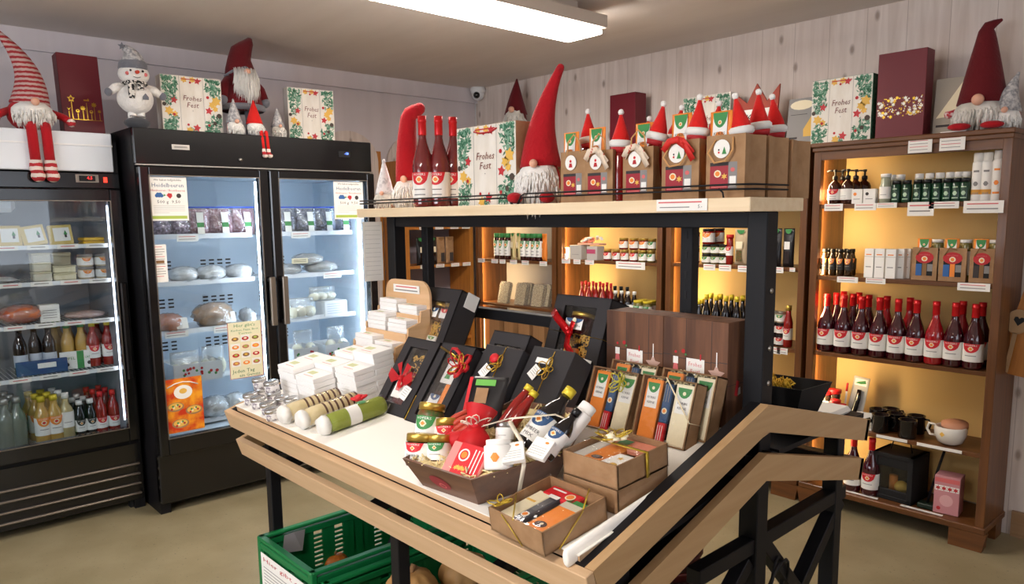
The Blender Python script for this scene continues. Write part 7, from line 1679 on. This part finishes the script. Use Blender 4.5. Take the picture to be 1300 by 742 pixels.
b = MB(); bow(b, (wT*.1, dT*.12, hT+.002), .024, M_gr, n=5, wr=.0013, seed=6); b.build('bow', t)
xB, yB_ = -.990, .142; wB, dB, hB = .138, .155, .047
t = kraft_tray('lower kraft tray of the stacked pair beside the basket', xB, yB_, wB, dB, hB); t.matrix_world = TB @ T(xB, yB_, WT+.001) @ RX(-5)
t = kraft_tray('upper kraft tray of the stacked pair, with orange bag, white tag and gold bow', xB+.003, yB_-.004, wB, dB, hB); t.matrix_world = TB @ T(xB, yB_, WT+.001) @ RX(-5) @ T(.004, -.003, hB+.004)
b = MB(); z = hB*.75
b.box((wB*.42, dB*.46, z-.004), (.046, .105, .014), M_orangep, bev=.004); b.disc((wB*.45, dB*.2), .013, M_jam, T(0, 0, z+.0036), 12, .009); b.box((wB*.15, dB*.42, z-.004), (.028, .10, .012), mat('silver_paper', '#d4d0c8', .4), bev=.002)
b.poly([(wB*.62, dB*.04), (wB*.8, dB*.1), (wB*.93, dB*.02), (wB*.97, dB*.42), (wB*.66, dB*.42)], M_paper, T(0, 0, z+.006)); b.star((wB*.8, dB*.28), .008, M_goldp2, T(0, 0, z+.0066)); b.ball((wB*.85, dB*.08, z-.002), .012, M_goldp2, n=8, k=6)
b.box((wB*.6, dB*.8, z-.004), (.1, .05, .012), mat('salmon_print', '', .6), bev=.003); b.rect(wB*.3, dB*.7, wB*.5, dB*.9, M_greenp, T(0, 0, z+.003)); b.build('contents', t)
b = MB(); ribbon(b, [(-.002, dB*.55, hB+.002), (wB+.003, dB*.55, hB+.002)], .009, M_gr); ribbon(b, [(wB+.0035, dB*.55, hB+.002), (wB+.0035, dB*.55, -.002)], .009, M_gr, up=(1, 0, 0)); b.build('ribbon', t)
b = MB(); bow(b, (wB*.35, dB*.62, hB+.004), .04, M_gr, n=8, wr=.002, seed=2, flat=.5); bow(b, (wB*.4, dB*.66, hB+.004), .03, M_cream, n=5, wr=.004, seed=9, flat=.3); b.ball((wB*.38, dB*.55, hB+.012), .010, M_cream, n=8, k=6); b.build('bow', t)

# --- the big brown gift basket
rim = [(-1.275, -.040), (-1.068, -.024), (-.990, .170), (-1.10, .36), (-1.32, .32)]
base = [(-1.285, .005), (-1.113, .018), (-1.05, .175), (-1.13, .31), (-1.30, .28)]
M_bask = wood('brown_wood_print_tray', '#5c3d2e', '#75513c', 'x', .5, .1, 12, .03)
t = thing('gift_basket', 'large dark brown tray-shaped gift basket with cream band and red tulle', 'gift basket', M=TB @ T(0, 0, WT)); HB = .085; n5 = 5
b = MB(); c = (-1.17, .16)
vo = [(x, y, 0) for x, y in base]+[(x, y, HB) for x, y in rim]; sh_ = lambda p, q: (p[0]+(c[0]-p[0])*q, p[1]+(c[1]-p[1])*q)
vi = [(*sh_(p, .03), .004) for p in base]+[(*sh_(p, .03), HB) for p in rim]
vs = vo+vi; fs = [tuple(range(5))[::-1], tuple(10+i for i in range(5))]
for i in range(5):
    j = (i+1) % 5; fs += [(i, j, 5+j, 5+i), (10+j, 10+i, 15+i, 15+j), (5+i, 5+j, 15+j, 15+i)]
b.add(vs, fs, M_bask); b.build('basket', t)
# emblem on the front side
b = MB(); p0 = Vector((*base[0], 0)); ex = (Vector((*base[1], 0))-p0).normalized(); up_ = (Vector((*rim[0], HB))+Vector((*rim[1], HB))-p0-Vector((*base[1], 0))); up_ = (up_-ex*up_.dot(ex)).normalized(); nn = ex.cross(up_)
MF = Matrix(((ex.x, up_.x, nn.x, 0), (ex.y, up_.y, nn.y, 0), (ex.z, up_.z, nn.z, 0), (0, 0, 0, 1)))
mid = (Vector((*base[0], 0))+Vector((*base[1], 0))+Vector((*rim[0], HB))+Vector((*rim[1], HB)))/4
MF = T(mid+nn*.0012) @ MF; b.disc((-.01, -.005), .03, mat('wine_red_emblem', '#8c2232', .5), MF, 20, .022); b.disc((-.005, -.012), .011, M_pinkp, MF @ T(0, 0, .0004), 14, .008); b.disc((-.005, -.012), .008, mat('wine_red_emblem', '', .5), MF @ T(0, 0, .0008), 14, .005); b.build('emblem', t)
b = MB(); rd = random.Random(2)
for k in range(420):
    q = rd.random(); e = rd.uniform(0, 5); i = int(e); f_ = e-i; j = (i+1) % 5; X = rim[i][0]*(1-f_)+rim[j][0]*f_; Y = rim[i][1]*(1-f_)+rim[j][1]*f_; r_ = rd.uniform(.05, .9); X += (c[0]-X)*r_; Y += (c[1]-Y)*r_
    a_ = rd.uniform(0, 6.3); L_ = rd.uniform(.01, .02); b.sweep([(X, Y, HB*.88), (X+L_*math.cos(a_)*.6, Y+L_*math.sin(a_)*.6, HB*.88+rd.uniform(.003, .016)), (X+L_*math.cos(a_+.8), Y+L_*math.sin(a_+.8), HB*.88+rd.uniform(-.002, .012))], .0017, M_straww, n=4)
o = b.build('wood_wool', t); o['kind'] = 'stuff'
b = MB(); b.add([(*sh_(p, .05), HB*.86) for p in rim], [(0, 1, 2, 3, 4)], M_straww); b.build('filling', t)
M_creamr = mat('cream_band', '#eadfca', .5)
# cream band along the long side and across
m1 = lambda f_: (Vector((*rim[1], HB))*(1-f_)+Vector((*rim[2], HB))*f_); m0 = lambda f_: (Vector((*base[1], 0))*(1-f_)+Vector((*base[2], 0))*f_)
b = MB(); f_ = .52; e_ = (m1(1)-m1(0)).normalized(); ribbon(b, [m0(f_)+Vector((.002, -.001, .001)), m1(f_)+Vector((.003, -.001, .001)), m1(f_)+Vector((-.03, .03, .03)), (-1.115, .13, .14)], .0085, M_creamr, up=(.8, -.5, .3))
ribbon(b, [(-1.115, .13, .145), (-1.05, .2, .142), (-1.0, .25, .10)], .009, M_creamr); ribbon(b, [(-1.115, .13, .145), (-1.2, .07, .12), (-1.285, .03, .088)], .008, M_creamr); b.build('cream_band', t)
def ctr(o, u, v, w, h, rz=45, tilt=30, roll=0, label=None):
    p = loc(u, v, w); s_ = {'jar': 1.18, 'carton': .92}.get(o.get('category'), 1.08)
    o.matrix_world = TB @ T(p.x, p.y, p.z) @ RZ(rz) @ RX(-tilt) @ RY(roll) @ SC(s_, s_, s_) @ T(0, 0, -h/2); return o
ctr(jar('tall glass of sweets with green label and gold lid, left in the gift basket', M_herb, M_goldlid, .026, .092, M_greenp, txt=('GRILL', 'GEWÜRZ')), 545, 543, .10, .092, 25, 28, 4)
ctr(jar('wide jar with red emblem and gold lid, front left in the gift basket', M_jam, M_goldlid, .029, .058, M_redb, txt=('ZWIEBEL', 'CONFIT')), 535, 571, .085, .058, 22, 22)
ctr(jar('small jar with green label between the wide jar and the red card', M_jam, M_goldlid, .022, .052, M_greenp), 558, 571, .088, .052, 30, 25)
ctr(jar('jar with gold lid behind the red card, in the gift basket', M_pickle, M_goldlid, .025, .055, M_redb), 569, 551, .09, .055, 35, 30)
t = thing('food_card', 'red card-shaped packet with pasta picture at the front of the basket', 'food packet'); b = MB(); b.box((0, 0, .032), (.075, .012, .064), mat('pink_pack_edge', '#d98a84', .6), bev=.002); b.build('carton', t)
b = MB(); F = T(0, -.0065, 0) @ FRONT; b.rect(-.02, .0, .034, .064, M_redb, F); b.disc((-.006, .04), .011, M_paper, F @ T(0, 0, .0004), 14, .013); b.disc((-.006, .04), .008, M_redb, F @ T(0, 0, .0007), 14, .010); b.disc((-.006, .04), .006, M_orangep, F @ T(0, 0, .001), 12, .007)
for k in range(3): b.rect(.012+k*.007, .008, .014+k*.007, .056, M_paper, F @ T(0, 0, .0005))
for k in range(5): b.star((-.012+.004*k, .012+.003*(k % 2)), .005, M_goldp2, F @ T(0, 0, .0005+.0001*k), n=6)
b.build('front_print', t); ctr(t, 592, 586, .095, .064, 35, 52, 18)
M_tulle = mat('red_tulle', '#c8101a', .6, alpha=.88)
t = thing('tulle_pouch', 'crumpled red tulle pouch tied with curly white ribbon in the middle of the basket', 'pouch'); b = MB(); b.ball((0, 0, .035), (.034, .03, .038), M_tulle, n=14, k=10, nz=.12, seed=3); b.sweep([(0, 0, .065), (.004, .0, .085), (.01, 0, .11)], [.012, .022, .034], M_tulle, n=10, caps=False); b.sweep([(-.02, .01, .05), (-.05, .02, .055), (-.075, .02, .05)], [.02, .018, .012], M_tulle, n=8); b.build('tulle', t)
b = MB(); bow(b, (0, -.01, .07), .035, M_creamr, n=7, wr=.0011, seed=12); bow(b, (0, -.01, .07), .025, M_pinkp, n=5, wr=.0009, seed=13); b.build('curly_ribbon', t); ctr(t, 602, 566, .10, .07, 35, 42)
t = thing('food_bag', 'black flat food bag with green label at the back of the gift basket', 'food bag'); b = MB(); pouch(b, .095, .12, .03, M_dbag, top=.15); b.build('bag_body', t); b = MB(); b.rect(-.03, .098, .02, .112, mat('bright_green_label', '#69b04a', .5), T(0, -.004, 0) @ FRONT); b.rect(-.044, .03, -.036, .115, M_redb, T(0, -.009, 0) @ FRONT); b.rect(-.02, .05, .01, .09, M_kraft, T(0, -.012, 0) @ FRONT); b.build('label', t); ctr(t, 615, 512, .12, .12, 20, 40)
t = thing('food_bag', 'red net bag of red sausages behind the tulle pouch', 'food bag'); b = MB()
for k in range(5): b.sweep([(-.03+.012*k, 0, 0), (-.02+.013*k, -.01, .035), (-.015+.014*k, 0, .07)], .006, mat('red_salami', '#b8402c', .5), n=8)
b.build('sausages', t); ctr(t, 587, 540, .11, .07, 20, 50, 40)
R_ = Row(small_bottle('', M_redsauce, M_ycap, .013, .105, .6, None, lab=False, name='mini_bottle'))
for u, v, nm in ((655, 516, 'rear'), (661, 524, 'front')): o = R_.put(I4, 'mini bottle of red syrup with yellow cap in the basket, %s one' % nm, 'mini bottles in the basket'); ctr(o, u, v, .12, .105, 20, 45, 25)
ctr(jar('small clear glass jar with pale content behind the white cream jar', mat('clear_pale_glass', '#c9c2b4', .1, coat=.5), M_chrome, .016, .036, None), 641, 549, .112, .036, 30, 25)
t = flask('white cream jar with an orange blossom, in the gift basket', M_whitecap, M_whitecap, .025, .05, None, name='cream_jar', cat='jar'); b = MB(); bent(b, [(.008*math.cos(i*PI/5), .02+.008*math.sin(i*PI/5)) for i in range(10)], .0258, M_orangep, FRONT); b.build('label', t); ctr(t, 633, 578, .105, .05, 35, 28)
def basket_bottle(label, u, v, w, h, r, word, glass=M_blackb, capm=M_ycap, rz=20, tilt=50, roll=25):
    t = thing('syrup_bottle', label, 'bottle'); b = MB(); b.lathe([(.0001, .001), (r*.95, 0), (r, .004), (r, h*.55), (r*.8, h*.66), (r*.4, h*.78), (r*.36, h*.9)], glass, n=18); b.build('glass_body', t); b = MB(); b.lathe([(r*.44, h*.88), (r*.44, h), (.0001, h)], capm, n=12); b.build('cap', t)
    label_on(t, r, h*.1, h*.5, M_navy, word, 210); ctr(t, u, v, w, h, rz, tilt, roll)
basket_bottle('large dark syrup bottle with navy emblem label lying in the basket', 697, 532, .125, .15, .027, ('HIMBEER', 'MIX'))
basket_bottle('smaller dark bottle with navy emblem label, between the large bottle and the white tube', 712, 550, .125, .11, .019, ('PURE', 'FRUCHT'), capm=M_blacklid)
t = flask('white round tube lying at the right end of the gift basket', M_whitecap, M_whitecap, .019, .10, None, name='lotion_tube', cat='tube'); b = MB(); bent(b, [(-.01, .03), (.01, .03), (.01, .033), (-.01, .033)], .0196, M_goldp2, FRONT); b.build('label', t); ctr(t, 728, 541, .125, .10, 20, 48, 28)
for u, v, rz, roll, nm in ((652, 578, 35, -10, 'beside the white cream jar'), (685, 573, 20, 14, 'with small orange mark, near the long side')):
    t = thing('white_carton', 'flat white carton in the gift basket, %s' % nm, 'carton'); b = MB(); b.box((0, 0, .03), (.048, .012, .05), M_paper, bev=.001); b.disc((.01, .045), .005, M_orangep, T(0, -.0065, 0) @ FRONT, 8, .003)
    for k in range(4): b.rect(-.02, .012+.006*k, .018, .0128+.006*k, M_inkg, T(0, -.0065, 0) @ FRONT)
    b.build('carton', t); ctr(t, u, v, .110, .05, rz, 62, roll)

# --- rear half of the island
zR = .962
def tray_pts(): return at_z(1018, 496, 1.075), at_z(1057, 485, 1.075), at_z(975, 474, 1.075)
fr, br, bl = tray_pts(); fl_ = fr+(bl-br)
t = thing('black_tray', 'black tapered tray with yellow paper straw on the rear half of the island', 'tray', M=I4)
cen = (fr+br+bl+fl_)/4; top = [fl_, fr, br, bl]; bot = [cen+(p-cen)*.62 for p in top]
for p in bot: p.z = zR+.006
vs = [tuple(p) for p in bot]+[tuple(p) for p in top]+[tuple(cen+(p-cen)*.94+Vector((0, 0, .003))) for p in bot]+[tuple(cen+(p-cen)*.97) for p in top]
for i in range(8, 12): vs[i] = (vs[i][0], vs[i][1], zR+.010)
fs = [(3, 2, 1, 0), (8, 9, 10, 11)]
for i in range(4): j = (i+1) % 4; fs += [(i, j, 4+j, 4+i), (8+j, 8+i, 12+i, 12+j), (4+i, 4+j, 12+j, 12+i)]
b = MB(); b.add(vs, fs, M_blackm); b.build('tray', t)
t = thing('paper_straw', 'heap of yellow paper straw in the black tray', 'paper straw'); t['kind'] = 'stuff'
b = MB(); rd = random.Random(6); b.ball((cen.x-.03, cen.y, zR+.05), ((br-bl).length*.2, .045, .05), mat('yellow_paper_straw', '#e8b830', .7), n=14, k=8, nz=.2)
for k in range(110):
    X, Y = cen.x-.03+rd.uniform(-.04, .04), cen.y+rd.uniform(-.02, .02); Z = zR+.092; a_ = rd.uniform(0, 6.3); L_ = rd.uniform(.015, .03); b.sweep([(X, Y, Z), (X+L_*.5*math.cos(a_), Y+L_*.5*math.sin(a_), Z+rd.uniform(.01, .035)), (X+L_*math.cos(a_+.5), Y+L_*math.sin(a_+.5), Z+rd.uniform(.0, .02))], .0016, mat('yellow_paper_straw', '', .7), n=4)
b.build('straw', t)
p = at_z(1042, 522, .975); b = MB(); b.box((0, 0, .010), (.16, .12, .02), M_sheet, bev=.009); b.build('folded_cloth', M=T(p.x-.03, p.y+.02, zR+.001) @ RZ(0), label='folded white cloth behind the black tray at the end of the island', cat='cloth')
# ============================================================ ON THE FLOOR UNDER THE ISLAND
M_crate = mat('green_crate_plastic', '#0c6f3a', .42)
def crate(label, w, d, h, M):
    t = thing('plastic_crate', label, 'crate', M=M); th = .011
    b = MB(); b.box((0, 0, .008), (w, d, .016), M_crate, bev=.003); b.build('base', t)
    def wall(L_, name, Mw):
        b = MB()
        b.box((0, 0, h-.03), (L_, th*1.6, .022), M_crate, Mw, bev=.003); b.box((0, 0, h-.006), (L_+.01, th*2.2, .012), M_crate, Mw, bev=.003)
        b.box((0, 0, .036), (L_, th, .04), M_crate, Mw)
        n = max(3, int(L_/.075)); pw = L_/n
        for i in range(n):
            x = -L_/2+pw*(i+.5)
            b.box((-L_/2+pw*i+pw*.14, 0, h/2), (pw*.30, th*.7, h-.08), M_crate, Mw); b.box((-L_/2+pw*(i+1)-pw*.14, 0, h/2), (pw*.30, th*.7, h-.08), M_crate, Mw)
            if i % 3 == 1: b.box((x, 0, h/2), (pw*.5, th*.7, h-.08), M_crate, Mw)
            else:
                z = .06
                while z < h-.05: b.box((x, 0, z), (pw*.5, th*.6, .009), M_crate, Mw); z += .0165
        b.build(name, t)
    wall(w, 'long_side', T(0, -d/2, 0)); wall(w, 'long_side', T(0, d/2, 0)); wall(d, 'short_side', T(-w/2, 0, 0) @ RZ(90)); wall(d, 'short_side', T(w/2, 0, 0) @ RZ(90))
    for x in (-1, 1):
        for y in (-1, 1): b = MB(); b.box((x*w/2, y*d/2, h/2), (.022, .022, h), M_crate, bev=.004); b.build('corner_post', t)
    return t
HC = .475
pA = at_z(333, 680, HC); pB = at_z(395, 727, HC)
w = pB.x-pA.x; d = .56; x0, y0 = pA.x, (pA.y+pB.y)/2
crate('upper green plastic crate at the left, with a printed sheet on its side', w, d, .235, at((x0+w/2, y0+d/2, .24)))
crate('lower green plastic crate under the left one', w, d, .236, at((x0+w/2, y0+d/2, .002)))
t = thing('paper_sign', 'white printed sheet on the front side of the upper left crate', 'sign', M=at((x0+w/2, y0-.0145, .262))); b = MB(); b.box((0, 0, .085), (w*.86, .0014, .17), M_paper); b.build('sheet', t)
b = MB(); F = T(0, -.0011, 0) @ FRONT; b.text('Hier gibt es', .02, M_redp, F, c=(0, .152), w=w*.75)
for k in range(11): b.rect(-w*.38, .125-k*.011, w*(.38 if k % 3 else .25), .1275-k*.011, M_inkg, F)
b.build('print', t)
M_sq = mat('orange_squash', '#c8762a', .5, col2='#a8581c', scale=12); M_tan = mat('tan_squash', '#b98a52', .6, col2='#9a6f3c', scale=10)
def squash(label, r, m, M, ribs=10):
    t = thing('squash', label, 'squash', M=M); b = MB(); vs = []; N_, K_ = 40, 12
    for j in range(K_+1):
        ph = -PI/2+PI*j/K_
        for i in range(N_):
            th_ = 2*PI*i/N_; q = 1+.06*math.cos(ribs*th_); dip = 1-.18*math.exp(-((abs(ph)-PI/2)/.35)**2)
            vs.append((r*q*math.cos(ph)*math.cos(th_), r*q*math.cos(ph)*math.sin(th_), r*.8*dip*math.sin(ph)+r*.8))
    b.add(vs, [(j*N_+i, j*N_+(i+1) % N_, (j+1)*N_+(i+1) % N_, (j+1)*N_+i) for j in range(K_) for i in range(N_)], m, True); b.build('squash_body', t)
    b = MB(); b.sweep([(0, 0, r*1.3), (.004, 0, r*1.55), (.012, 0, r*1.72)], [r*.14, r*.1, r*.12], M_kraftd, n=8); b.build('stem', t); return t
p = at_z(425, 712, .30); squash('small orange squash in the upper left crate', .045, M_sq, at((p.x, p.y, .257)))
p = at_z(457, 696, .28); b = MB(); b.ball((0, 0, .03), (.032, .03, .03), mat('red_onion', '#7a2a3c', .4), n=12, k=8); b.build('onion', M=at((min(p.x, x0+w-.05), p.y, .257)), label='dark red onion in the far corner of the upper left crate', cat='onion')
t = thing('paper_label', 'crumpled grey label taped inside the upper left crate', 'label', M=at((x0+.02, y0+.10, .40), 90)); b = MB(); b.add([(-.04, 0, 0), (.03, -.004, -.01), (.045, .0, .06), (.0, -.006, .065), (-.03, 0, .06)], [(0, 1, 2, 3, 4)], mat('grey_label', '#9a9494', .6)); b.build('sheet', t)
x2 = x0+w+.02; w2 = .36; h2 = .22
crate('bright green plastic crate of tan squashes behind the middle table leg', w2, .56, h2, at((x2+w2/2+.02, y0+.30, .23)))
crate('lower green plastic crate under the squash crate', w2, .56, .226, at((x2+w2/2+.02, y0+.30, .002)))
k = 0
for (dx, dy, dz, r) in ((.09, .12, 0, .075), (.24, .1, 0, .08), (.10, .29, 0, .08), (.25, .28, 0, .078), (.16, .19, .115, .075), (.12, .44, 0, .08), (.27, .43, 0, .07), (.2, .36, .115, .078)):
    squash('tan ribbed squash in the right green crate, %s' % ['front left', 'front right', 'middle left', 'middle right', 'on top in front', 'back left', 'back right', 'on top at the back'][k], r, M_tan, at((x2+.02+dx, y0+.02+dy, .249+dz), k*23)); k += 1
# dark red ridged stack at right under the island
p = at_z(878, 735, .30)
t0 = thing('basket', '', 'basket'); b = MB(); b.lathe([(.09, .0), (.105, .03), (.112, .034), (.112, .04), (.1, .04), (.085, .008), (.0001, .006)], mat('dark_red_plastic', '#4a1510', .5), n=28); b.build('bowl', t0)
R_ = Row(t0)
for k in range(9): R_.put(at((p.x-.11, p.y+.03, .002+k*.046)), 'dark red round basket stacked under the island, %s' % (CNT[k] if k < 7 else ('second from the top', 'topmost')[k-7]), 'stacked dark red baskets')
# coiled cable at the leg
t = MB(); c = at_x(985, 742, -.84)
pts = [(-.84+.015*math.sin(a*.9), c.y+.055*math.cos(a), c.z-.01+.075*math.sin(a)*(1+.08*math.sin(a*2.3))) for a in [i*PI/8 for i in range(44)]]
t.sweep(pts, .0035, M_blackm, n=6); t.build('coiled_cable', label='black cable coiled and hung on the brace of the island', cat='cable')
